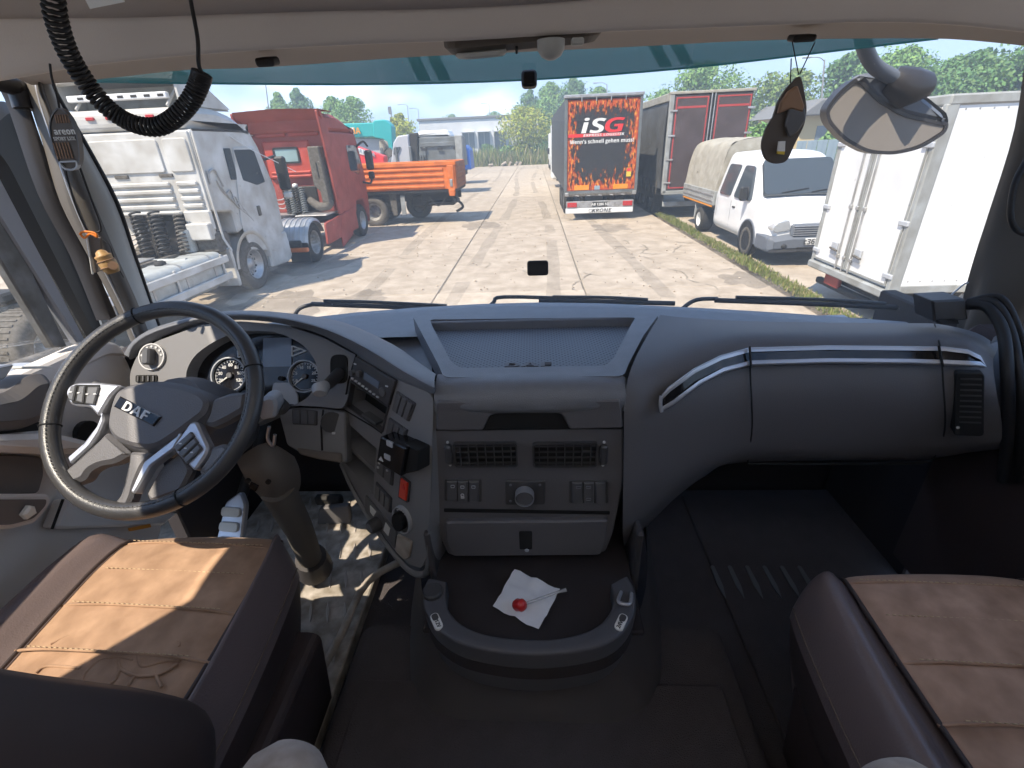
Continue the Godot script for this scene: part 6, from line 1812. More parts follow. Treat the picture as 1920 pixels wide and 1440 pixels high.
	obj("dash_end", lf(end, 3, 4), "dash_low", ps)
	# seams of the glove box
	obj("box_seam", tb(curve([V(0.466,2.179,-0.993), V(0.458,2.119,-0.935), V(0.479,2.013,-0.932), V(0.503,1.915,-0.968), V(0.514,1.878,-0.985)], 5), 0.0017, 6), "hole", ps)
	obj("box_seam", tb(curve([V(0.969,2.169,-1.145), V(0.878,2.189,-1.02), V(0.843,2.177,-0.955), V(0.844,2.118,-0.922), V(0.88,2.027,-0.922), V(0.919,1.953,-0.95), V(0.945,1.887,-0.98)], 5), 0.0017, 6), "hole", ps)
	obj("box_seam", tb(curve([V(0.516,1.874,-0.982), V(0.702,1.872,-0.982), V(0.914,1.873,-0.982), V(0.945,1.887,-0.98)], 5), 0.003, 6), "hole", ps)
	# chrome strips with the black slot between
	var up := [V(0.253,2.128,-0.872), V(0.265,2.144,-0.874), V(0.321,2.17,-0.905), V(0.387,2.181,-0.945), V(0.454,2.188,-0.968), V(0.616,2.189,-0.968), V(0.774,2.187,-0.96), V(0.833,2.191,-0.945), V(0.865,2.191,-0.928), V(0.884,2.182,-0.918), V(0.892,2.164,-0.906)]
	var dn := [V(0.254,2.097,-0.864), V(0.277,2.111,-0.866), V(0.335,2.137,-0.9), V(0.392,2.151,-0.93), V(0.453,2.16,-0.945), V(0.614,2.159,-0.95), V(0.77,2.159,-0.94), V(0.83,2.162,-0.925), V(0.859,2.166,-0.91), V(0.88,2.166,-0.905), V(0.891,2.164,-0.904)]
	var sl := []
	var s1 := []
	var s2 := []
	for k in 11:
		var n := V(0, 0.004, 0.006)
		var w := (up[k] - dn[k]) as Vector3
		sl.append([up[k] + n * 0.4, dn[k] + n * 0.4])
		var t := minf(0.0085, w.length() * 0.5)
		s1.append([up[k] + w.normalized() * 0.002, up[k] + n, up[k] - w.normalized() * t + n])
		s2.append([dn[k] + w.normalized() * t + n, dn[k] + n, dn[k] - w.normalized() * 0.002])
	obj("slot", lf(sl, 4, 1), "gloss_black", ps)
	obj("chrome_strip", lf(s1, 4, 1), "silver_trim", ps)
	obj("chrome_strip", lf(s2, 4, 1), "silver_trim", ps)
	obj("strip_end", tb(curve([V(0.251,2.131,-0.866), V(0.25,2.115,-0.862), V(0.253,2.098,-0.858)], 4), 0.004, 6), "silver_trim", ps)
	for k in [[V(0.449,2.198,-0.955), V(0.449,2.16,-0.93)], [V(0.816,2.2,-0.935), V(0.823,2.161,-0.915)]]:
		obj("strip_joint", tb([k[0], k[1]], 0.0025, 5), "hole", ps)
	# outer air vent
	var vx := T(V(0.897,2.079,-0.905), V(0.912,0,0.41), V(0,1,0))
	var vq := [P(-0.043,0.067), P(0.001,0.073), P(0.043,-0.067), P(-0.004,-0.076)]
	var av := obj("side_air_vent", px(rounded(vq, 0.008), vx, -0.03, 0.004, 0.002), "hole", ps)
	for k in 9:
		var f0 := 0.08 + k * 0.085
		var f1 := f0 + 0.022
		var va: Vector2 = vq[0].lerp(vq[3], f0)
		var vb2: Vector2 = vq[1].lerp(vq[2], f0)
		var vc: Vector2 = vq[1].lerp(vq[2], f1)
		var vd: Vector2 = vq[0].lerp(vq[3], f1)
		obj("vent_slat", px([va.lerp(vb2, 0.18), va.lerp(vb2, 0.9), vd.lerp(vc, 0.9), vd.lerp(vc, 0.18)], vx, 0.002, 0.006), "dash_dark", av)
	obj("vent_dot", px(circ(vq[3].lerp(vq[1], 0.14), 0.003, 8), vx, 0.002, 0.006), "mark_white", av)

func gauge(cl: Node3D, gx: Transform3D, c: Vector2, r: float, needle: float, nums: Array):
	var g := obj("gauge", px(circ(c, r, 32), gx, -0.042, -0.036), "gloss_black", cl)
	var st := S()
	ring(st, circ(c, r, 32), gx, 0.003, -0.04, -0.026)
	ring(st, circ(c, r * 0.84, 32), gx, 0.0012, -0.036, -0.0345)
	obj("gauge_ring", st, "silver_paint", g)
	st = S()
	for k in 21:
		var an := PI * 1.22 - k * PI * 1.44 / 20
		var d := P(cos(an), sin(an))
		var n := d.orthogonal() * 0.0007
		prism(st, [c + d * r * 0.72 + n, c + d * r * 0.84 + n, c + d * r * 0.84 - n, c + d * r * 0.72 - n], gx, -0.036, -0.0342)
	var tk := obj("tick_marks", st, "mark_white", g)
	tk.set_meta("kind", "stuff")
	for k in nums.size():
		var an := PI * 1.15 - k * PI * 1.3 / (nums.size() - 1)
		var p := c + P(cos(an), sin(an)) * r * 0.58
		text("numeral", nums[k], r * 0.17, Transform3D(gx.basis, gx * V(p.x, p.y, -0.035)), "mark_white", g, true, 1.0, 0.0006)
	var na := PI * (1.22 - needle * 0.02)
	var nd := P(cos(na), sin(na))
	var nn := nd.orthogonal() * 0.0022
	obj("needle", px([c + nn, c + nd * r * 0.88, c - nn, c - nd * r * 0.15], gx, -0.033, -0.031), "label_white", g)
	obj("needle_hub", px(circ(c, r * 0.16, 14), gx, -0.034, -0.028, 0.001), "switch", g)

# a block of rocker switches inside four corner points, columns side by side
func sw_block(parent: Node3D, q: Array, xf: Transform3D, n: int, z: float, called := "switch_block"):
	var b := obj(called, px(rounded(q, 0.004), xf, z - 0.012, z + 0.003, 0.001), "dash_dark", parent)
	var c: Vector2 = (q[0] + q[1] + q[2] + q[3]) / 4
	for k in n:
		var t0 := (k + 0.06) / n
		var t1 := (k + 0.94) / n
		var s := [q[0].lerp(q[1], t0), q[0].lerp(q[1], t1), q[3].lerp(q[2], t1), q[3].lerp(q[2], t0)]
		for i in 4:
			s[i] = c + (s[i] - c) * 0.90
		obj("rocker", px(s, xf, z, z + 0.007, 0.0015), "switch", b)
	return b

func center_stack():
	var t := thing("center_console", "dark centre console with perforated top tray, two air vents and switches", "console", V(0, 2.0, -0.9))
	# top with a sunk tray
	hole_panel("console_top", rounded([P(-0.361,1.32), P(0.34,1.28), P(0.262,1.114), P(0.196,0.946), P(0.178,0.891), P(-0.197,0.899), P(-0.22,0.965)], 0.02), [rounded([P(-0.301,1.278), P(0.271,1.254), P(0.25,1.204), P(0.17,0.981), P(0.146,0.943), P(-0.167,0.946), P(-0.194,0.981), P(-0.282,1.22)], 0.015)], T(V(0,2.165,0), V(1,0,0), V(0,0,-1)), -0.05, 0.0, "dash", t)
	var dots := Image.create(64, 64, false, Image.FORMAT_RGB8)
	dots.fill(Color(0.92, 0.92, 0.92))
	for y in 64:
		for x in 64:
			for o in [Vector2(16, 16), Vector2(48, 48)]:
				if (Vector2(x, y) - o).length() < 9.5:
					dots.set_pixel(x, y, Color(0.35, 0.35, 0.35))
	dots.generate_mipmaps()
	var mm := mk("tray_mat", 0.15, 0.165, 0.195, 0.5)
	mm.albedo_texture = ImageTexture.create_from_image(dots)
	mm.uv1_triplanar = true
	mm.uv1_world_triplanar = true
	mm.uv1_scale = Vector3(70, 70, 70)
	var tr := obj("tray_mat", px(rounded([P(-0.338,1.329), P(0.299,1.296), P(0.263,1.224), P(0.18,1.003), P(0.15,0.953), P(-0.172,0.956), P(-0.204,1.003), P(-0.309,1.263)], 0.015), T(V(0,2.15,0), V(1,0,0), V(0,0,-1)), -0.03, -0.010), "tray_mat", t)
	obj("tray_back_wall", bx(-0.32, 2.13, -1.265, 0.29, 2.164, -1.255, 0.003), "dash", t)
	text("raised_letters", "DAF", 0.022, Transform3D(T(V(0,2.15,0), V(1,0,0), V(0,0,-1)).basis, V(-0.021,2.142,-1.003)), "dash_low", tr, true, 2.0, 0.006)
	obj("letter_bar", px(rrect(Vector2(P(-0.021,0.98)), 0.07, 0.003, 0.001), T(V(0,2.142,0), V(1,0,0), V(0,0,-1)), -0.002, 0.003), "dash_low", tr)
	# rounded front lip
	var lip := []
	for k in 7:
		var x := lerpf(-0.213, 0.178, k / 6.0)
		var e := 0.012 * pow(absf(k - 3.0) / 3.0, 3.0)
		lip.append([V(x, 2.165, -0.915), V(x, 2.165 - e * 0.3, -0.885 - e), V(x, 2.158 - e * 0.3, -0.865 - e), V(x, 2.14, -0.848 - e), V(x, 2.12, -0.843 - e), V(x, 2.108, -0.847 - e), V(x, 2.10, -0.86)])
	obj("console_lip", lf(lip, 3, 3), "dash", t)
	for sx in [-1.0, 1.0]:
		obj("lip_end", tb([V(-0.017 + sx * 0.195, 2.155, -0.9), V(-0.017 + sx * 0.193, 2.135, -0.865), V(-0.017 + sx * 0.193, 2.105, -0.862)], 0.006, 6), "dash", t)
	# front face
	var Z := T(V(0, 0, -0.86), V(1, 0, 0), V(0, 1, 0))
	obj("front_face", px(rounded([P(-0.213,2.143), P(0.172,2.138), P(0.189,1.916), P(0.174,1.765), P(0.158,1.7), P(-0.229,1.691), P(-0.248,1.783)], 0.015), Z, -0.06, 0.0, 0.004), "dash_low", t)
	var dw := obj("upper_drawer", px(rounded([P(-0.207,2.135), P(0.166,2.132), P(0.175,2.066), P(0.066,2.064), P(0.053,2.097), P(0.042,2.103), P(-0.087,2.104), P(-0.101,2.098), P(-0.116,2.064), P(-0.215,2.065)], 0.006), Z, 0.0, 0.012, 0.003), "dash_low", t)
	obj("drawer_shadow_gap", px([P(-0.217,2.064), P(0.177,2.064), P(0.178,2.058), P(-0.218,2.059)], Z, 0.0, 0.002), "hole", dw)
	obj("drawer_recess", px([P(-0.114,2.065), P(-0.099,2.095), P(-0.085,2.101), P(0.039,2.101), P(0.05,2.094), P(0.064,2.065)], Z, 0.0, 0.003), "hole", dw)
	for s in [[852, 972, 0], [1000, 1120, 1]]:
		pass
	vent(t, Z, Vector2(P(-0.115,1.998)), 0.140, 0.064)
	vent(t, Z, Vector2(P(0.057,1.996)), 0.140, 0.064)
	for c in [Vector2(P(-0.196,1.999)), Vector2(P(0.14,1.995))]:
		var tw := obj("thumb_wheel", px(rrect(c, 0.016, 0.05, 0.007), Z, -0.01, 0.012, 0.004), "dash_dark", t)
		for s in [-1, 1]:
			obj("wheel_mark", px(circ(c + P(0, s * 0.030), 0.003, 8), Z, 0, 0.003), "mark_white", tw)
	# switch plates
	var q := [[Vector2(P(-0.213,1.929)), Vector2(P(-0.129,1.929)), Vector2(P(-0.133,1.864)), Vector2(P(-0.219,1.868))], [Vector2(P(0.068,1.924)), Vector2(P(0.153,1.923)), Vector2(P(0.157,1.859)), Vector2(P(0.069,1.86))]]
	var ls = sw_block(t, q[0], Z, 3, 0.0)
	var rs = sw_block(t, q[1], Z, 3, 0.0)
	var lk := Vector2(P(-0.175,1.883))
	obj("lock_symbol", px(rrect(lk, 0.008, 0.007, 0.001), Z, 0.006, 0.009), "mark_white", ls)
	var sh := S()
	ring(sh, circ(lk + P(0, 0.006), 0.0042, 12), Z, 0.0012, 0.006, 0.009)
	obj("lock_shackle", sh, "mark_white", ls)
	for p in [Vector2(P(-0.195,1.914)), Vector2(P(-0.173,1.912)), Vector2(P(-0.148,1.912))]:
		var s2 := S()
		ring(s2, rrect(p, 0.009, 0.008, 0.002), Z, 0.0012, 0.006, 0.009)
		obj("switch_symbol", s2, "silver_paint", ls)
	for p in [Vector2(P(0.088,1.909)), Vector2(P(0.11,1.909)), Vector2(P(0.111,1.875))]:
		var s2 := S()
		ring(s2, rrect(p, 0.011, 0.007, 0.002), Z, 0.0012, 0.006, 0.009)
		obj("switch_symbol", s2, "dash", rs)
	var kc := Vector2(P(-0.033,1.891))
	var kb := obj("knob_plate", px(rounded([P(-0.075,1.927), P(0.014,1.926), P(0.013,1.857), P(-0.078,1.857)], 0.006), Z, 0.0, 0.006, 0.002), "dash_dark", t)
	obj("knob", px(circ(kc, 0.020, 24), Z, 0.0, 0.024, 0.003), "switch", kb)
	var kr := S()
	ring(kr, circ(kc, 0.0215, 28), Z, 0.0014, 0.0, 0.026)
	obj("knob_ring", kr, "silver_trim", kb)
	for p in [Vector2(P(-0.064,1.916)), Vector2(P(0.002,1.916)), Vector2(P(-0.066,1.87))]:
		obj("knob_symbol", px(circ(p, 0.003, 8), Z, 0.005, 0.0075), "dash", kb)
	# slot and lower drawer
	obj("card_slot", px(rounded([P(-0.223,1.844), P(0.162,1.834), P(0.162,1.825), P(-0.224,1.834)], 0.002), Z, -0.002, 0.002), "hole", t)
	var ld := obj("lower_drawer", px(rounded([P(-0.222,1.813), P(0.159,1.818), P(0.152,1.748), P(0.145,1.707), P(-0.215,1.702), P(-0.226,1.748)], 0.01), Z, 0.0, 0.014, 0.004), "dash_low", t)
	obj("drawer_catch", px(rounded([P(-0.049,1.786), P(-0.018,1.786), P(-0.019,1.731), P(-0.049,1.731)], 0.004), Z, 0.0, 0.017), "hole", ld)
	obj("catch_pin", px(circ(Vector2(P(-0.032,1.728)), 0.005, 10), Z, 0.012, 0.019, 0.001), "silver_paint", ld)
	# fold-out tray with a rim
	var tt := thing("console_tray", "dark pull-out tray with thick rounded rim below the centre console", "tray", V(-0.02, 1.66, -0.7))
	var Y := T(V(0,1.72,0), V(1,0,0), V(0,0,-1))
	var outer := [P(-0.258,0.766), P(-0.261,0.726), P(-0.242,0.675), P(-0.21,0.638), P(-0.156,0.608), P(-0.079,0.592), P(-0.006,0.588), P(0.066,0.596), P(0.13,0.614), P(0.172,0.647), P(0.198,0.692), P(0.205,0.739), P(0.195,0.775)]
	var inner := [P(-0.212,0.755), P(-0.208,0.715), P(-0.195,0.681), P(-0.163,0.648), P(-0.113,0.627), P(-0.059,0.619), P(0.005,0.617), P(0.058,0.625), P(0.104,0.642), P(0.135,0.669), P(0.154,0.707), P(0.156,0.751)]
	var rim := []
	var oc := curve2(outer)
	var ic := curve2(inner)
	for k in oc.size():
		var o: Vector2 = oc[k]
		var i: Vector2 = ic[int(round(k * (ic.size() - 1.0) / (oc.size() - 1.0)))]
		var o3 := V(o.x, 1.72, -o.y)
		var i3 := V(i.x, 1.72, -i.y)
		rim.append([o3 + V(0, -0.13, 0) + (i3 - o3) * 0.25, o3 + V(0, -0.04, 0), o3 + V(0, -0.008, 0), o3.lerp(i3, 0.12), i3.lerp(o3, 0.12), i3 + V(0, -0.006, 0), i3 + V(0, -0.06, 0)])
	obj("rim", lf(rim, 2, 1), "tray_rim", tt)
	obj("tray_floor", px(oc, Y, -0.08, -0.045), "footwell", tt)
	obj("socket", px(circ(Vector2(P(-0.238,0.726)), 0.022, 18), Y, 0.0, 0.012, 0.003), "dash_dark", tt)
	for s in [[Vector2(P(-0.217,0.655)), -1.0], [Vector2(P(0.162,0.657)), 1.0]]:
		var r := Transform3D(Basis(V(0.45, 0, 0.9 * -s[1]).normalized(), Vector3.UP, Vector3.ZERO), Vector3.ZERO)
		var rx := V(0.5, 0, 0.86 * -s[1]).normalized() if s[1] > 0 else V(0.5, 0, 0.86).normalized()
		var xf := Transform3D(Basis(rx, Vector3.UP.cross(rx), Vector3.UP), V(s[0].x, 1.722, -s[0].y))
		var lb := obj("socket_label", px(rrect(P(0, 0), 0.04, 0.018, 0.008), xf, -0.004, 0.0025, 0.001), "label_white", tt)
		obj("label_field", px(rrect(P(0.009 * s[1], 0), 0.016, 0.013, 0.005), xf, 0, 0.0035), "dash_dark", lb)
		text("label_letters", "12V" if s[1] < 0 else "24V", 0.008, Transform3D(xf.basis, xf * V(-0.008 * s[1], 0, 0.003)), "dash_dark", lb, true, 1.0, 0.001)
	obj("catch_loop", tb(curve([V(0.174,1.725,-0.728), V(0.163,1.73,-0.699), V(0.185,1.73,-0.694), V(0.195,1.725,-0.725)], 5), 0.004, 6), "silver_trim", tt)

func curve2(pts: Array) -> Array:
	var v := []
	for p in pts:
		v.append(Vector3(p.x, p.y, 0))
	var out := []
	for p in curve(v, 4):
		out.append(P(p.x, p.y))
	return out

func vent(t: Node3D, xf: Transform3D, c: Vector2, w: float, h: float):
	var v := obj("air_vent", px(rrect(c, w - 0.004, h - 0.004, 0.006), xf, -0.001, 0.0015), "hole", t)
	var st := S()
	ring(st, rrect(c, w, h, 0.008), xf, 0.004, 0.0, 0.008)
	obj("vent_frame", st, "dash_dark", v)
	for k in 7:
		obj("vent_blade", px(rrect(c + P((k - 3) * w / 7.6, 0), 0.0022, h - 0.010, 0.0005), xf, 0.002, 0.010), "dash_dark", v)
	for k in 4:
		obj("vent_slat", px(rrect(c + P(0, (k - 1.5) * h / 4.4), w - 0.010, 0.0026, 0.0005), xf, 0.0015, 0.0065), "dash_dark", v)

func radio_column():
	var t := thing("radio_column", "slanted column of switches, radio and knobs turned towards the driver", "control panel", V(-0.3, 1.9, -0.95))
	var X := T(V(-0.215,2.14,-0.86), V(0.821,0,0.571), V(0.081,0.99,-0.117))
	hole_panel("column_face", rounded([P(-0.253,0.039), P(-0.119,0.02), P(-0.01,0.005), P(0,-0.005), P(-0.005,-0.133), P(-0.015,-0.288), P(-0.026,-0.414), P(-0.048,-0.467), P(-0.097,-0.482), P(-0.167,-0.456), P(-0.249,-0.396), P(-0.311,-0.338), P(-0.353,-0.289), P(-0.329,-0.159), P(-0.318,-0.12)], 0.012), [[P(-0.276,-0.035), P(-0.142,-0.064), P(-0.168,-0.133), P(-0.301,-0.106)], [P(-0.32,-0.155), P(-0.198,-0.19), P(-0.209,-0.252), P(-0.33,-0.217)], [P(-0.331,-0.227), P(-0.212,-0.264), P(-0.222,-0.332), P(-0.335,-0.282)]], X, -0.05, 0.0, "fascia", t)
	obj("column_back", px([P(-0.294,0.007), P(-0.02,-0.012), P(-0.031,-0.417), P(-0.247,-0.379), P(-0.341,-0.272)], X, -0.09, -0.052), "hole", t)
	# side return towards the console and the curved chin
	obj("column_side", lf([[V(-0.215,2.142,-0.86), V(-0.215,2.142,-0.86) + V(0.005, 0, -0.12)], [V(-0.229,2.009,-0.847), V(-0.229,2.009,-0.847) + V(0.005, 0, -0.12)], [V(-0.25,1.855,-0.835), V(-0.25,1.855,-0.835) + V(0.005, 0, -0.12)], [V(-0.273,1.714,-0.826), V(-0.273,1.714,-0.826) + V(0.005, 0, -0.12)]], 1, 3), "dash_dark", t)
	var chin := []
	for p in [V(-0.526,1.864,-1.028), V(-0.498,1.806,-0.998), V(-0.452,1.748,-0.956), V(-0.389,1.688,-0.902), V(-0.334,1.66,-0.858), V(-0.293,1.671,-0.832), V(-0.272,1.715,-0.825), V(-0.253,1.826,-0.831)]:
		chin.append([p + V(0.0, 0.0, 0.002), p + V(-0.004, -0.014, 0.008), p + V(0.01, -0.03, -0.01), p + V(0.03, -0.04, -0.08)])
	obj("column_chin", lf(chin, 4, 4), "fascia", t)
	# radio
	var rd := obj("radio", px(rounded([P(-0.248,0.033), P(-0.109,0.009), P(-0.138,-0.06), P(-0.275,-0.025)], 0.003), X, -0.05, 0.008, 0.002), "dash_dark", t)
	obj("radio_screen", px([P(-0.213,0.005), P(-0.161,-0.006), P(-0.167,-0.024), P(-0.22,-0.013)], X, 0.0, 0.0095), "screen", rd)
	for p in [V(-0.426,2.133,-1.005), V(-0.403,2.138,-0.991)]:
		obj("radio_knob", tb([p, p + X.basis.z * 0.018], 0.007, 12), "switch", rd)
	for k in 8:
		var a := Vector2(P(-0.262,-0.023)).lerp(Vector2(P(-0.171,-0.045)), k / 7.0)
		obj("radio_button", px(rrect(a, 0.008, 0.004, 0.001), X, 0.006, 0.0105), "mark_white", rd)
	obj("radio_pad", px(circ(Vector2(P(-0.153,-0.028)), 0.011, 16), X, 0.006, 0.012, 0.002), "switch", rd)
	for s in [P(-0.248,0.016), P(-0.137,-0.01)]:
		obj("radio_clip", px(rrect(s, 0.008, 0.003, 0.001), X, 0.006, 0.010), "mark_white", rd)
	text("radio_letters", "Radio", 0.008, Transform3D(X.basis, V(-0.388,2.113,-0.976) + X.basis.z * 0.009), "mark_white", rd, true, 1.0, 0.001) if false else null
	var sf := S()
	ring(sf, [P(-0.278,-0.034), P(-0.14,-0.062), P(-0.168,-0.136), P(-0.303,-0.108)], X, 0.003, -0.01, 0.005)
	obj("slot_frame", sf, "dash_dark", t)
	obj("slot_catch", px([P(-0.244,-0.111), P(-0.192,-0.12), P(-0.197,-0.131), P(-0.249,-0.122)], X, -0.02, 0.002), "switch", t)
	# switches
	sw_block(t, [Vector2(P(-0.112,-0.016)), Vector2(P(-0.051,-0.029)), Vector2(P(-0.075,-0.08)), Vector2(P(-0.131,-0.068))], X, 3, 0.0)
	sw_block(t, [Vector2(P(-0.142,-0.089)), Vector2(P(-0.079,-0.101)), Vector2(P(-0.101,-0.157)), Vector2(P(-0.158,-0.14))], X, 3, 0.0)
	var sc = sw_block(t, [Vector2(P(-0.191,-0.204)), Vector2(P(-0.132,-0.217)), Vector2(P(-0.141,-0.272)), Vector2(P(-0.2,-0.252))], X, 2, 0.0)
	sw_block(t, [Vector2(P(-0.205,-0.284)), Vector2(P(-0.146,-0.308)), Vector2(P(-0.152,-0.355)), Vector2(P(-0.215,-0.332))], X, 3, 0.0)
	for s in [P(-0.18,-0.22), P(-0.151,-0.229), P(-0.185,-0.234)]:
		obj("switch_symbol", px(rrect(s, 0.006, 0.005, 0.001), X, 0.006, 0.0095), "mark_white", sc)
	# black device on a bracket
	var n := X.basis.z
	var dv := thing("control_box", "black box with two labelled keys sticking out beside the radio column", "control box", V(-0.287,1.997,-0.885))
	var f0 := 0.045
	obj("box_body", px(rounded([P(-0.123,-0.116), P(-0.038,-0.116), P(-0.058,-0.193), P(-0.142,-0.186)], 0.004), X, 0.0, f0, 0.003), "gloss_black", dv)
	for s in [[Vector2(P(-0.077,-0.13)), 0.02], [Vector2(P(-0.087,-0.166)), 0.02]]:
		obj("key_label", px(rrect(s[0] + P(-0.012, 0.008), s[1], 0.013, 0.002), X, f0 - 0.002, f0 + 0.002), "silver_paint", dv)
	obj("arrow_mark", px([P(-0.13,-0.176), P(-0.115,-0.176), P(-0.122,-0.165)], X, f0 - 0.002, f0 + 0.0015), "mark_white", dv)
	obj("box_side", px(rounded([P(-0.059,-0.115), P(-0.012,-0.115), P(-0.013,-0.165), P(-0.069,-0.197)], 0.004), X, 0.0, f0 - 0.012, 0.003), "hole", dv)
	# red hazard switch, dials
	var hz := obj("hazard_switch", px(rounded([P(-0.105,-0.232), P(-0.081,-0.236), P(-0.089,-0.289), P(-0.115,-0.287)], 0.003), X, 0.0, 0.008, 0.002), "red_switch", t)
	var hr := S()
	ring(hr, rounded([P(-0.108,-0.227), P(-0.075,-0.233), P(-0.085,-0.293), P(-0.119,-0.292)], 0.004), X, 0.003, 0.0, 0.005)
	obj("switch_frame", hr, "dash_dark", hz)
	obj("hazard_triangle", px([P(-0.1,-0.254), P(-0.089,-0.256), P(-0.092,-0.242)], X, 0.006, 0.0095), "bright_red", hz)
	var dc := Vector2(P(-0.107,-0.35))
	var dl := obj("heater_dial", px(oval(dc, 0.030, 0.036), X, 0.0, 0.006, 0.002), "dash_dark", t)
	var dr := S()
	ring(dr, oval(dc, 0.031, 0.037), X, 0.003, 0.0, 0.010)
	obj("dial_ring", dr, "silver_paint", dl)
	obj("dial_knob", px(oval(dc, 0.019, 0.024), X, 0.0, 0.024, 0.003), "hole", dl)
	for k in 5:
		var an := PI * (0.3 + 0.4 * k / 4.0)
		obj("dial_mark", px(circ(dc + P(cos(an) * 0.024, sin(an) * 0.029), 0.0025, 8), X, 0.004, 0.0075), "mark_white", dl)
	var kp := obj("knob_panel", px(rounded([P(-0.251,-0.343), P(-0.133,-0.399), P(-0.142,-0.456), P(-0.258,-0.395)], 0.004), X, 0.0, 0.004, 0.001), "switch", t)
	obj("knob_light", px([P(-0.231,-0.365), P(-0.208,-0.374), P(-0.22,-0.393), P(-0.232,-0.385)], X, 0.0, 0.006), "label_white", kp)
	obj("knob_light", px([P(-0.171,-0.389), P(-0.155,-0.399), P(-0.163,-0.426), P(-0.181,-0.417)], X, 0.0, 0.006), "label_white", kp)
	var kn := obj("knob", tb([V(-0.416,1.736,-0.929), V(-0.416,1.736,-0.929) + n * 0.026, V(-0.416,1.736,-0.929) + n * 0.03], [0.019, 0.018, 0.015], 20), "dash_dark", kp)
	obj("knob_cap", tb([V(-0.416,1.736,-0.929) + n * 0.028, V(-0.416,1.736,-0.929) + n * 0.032], 0.012, 16), "dash", kn)
	obj("ashtray", px(rounded([P(-0.129,-0.404), P(-0.076,-0.399), P(-0.086,-0.453), P(-0.106,-0.47), P(-0.14,-0.459)], 0.006), X, 0.0, 0.006, 0.002), "mat_grey", t)
	obj("panel_line", tb([V(-0.486,2.018,-1.027) + n * 0.001, V(-0.394,2.007,-0.961) + n * 0.001, V(-0.369,2.001,-0.943) + n * 0.001], 0.002, 5), "hole", t)
	obj("upper_seam", tb([V(-0.418,2.177,-1.008) + n * 0.001, V(-0.455,2.105,-1.02) + n * 0.001, V(-0.488,2.021,-1.029) + n * 0.001], 0.0025, 5), "hole", t)

func oval(c: Vector2, a: float, b: float) -> PackedVector2Array:
	var out := PackedVector2Array()
	for i in 28:
		out.append(c + P(cos(TAU * i / 28) * a, sin(TAU * i / 28) * b))
	return out

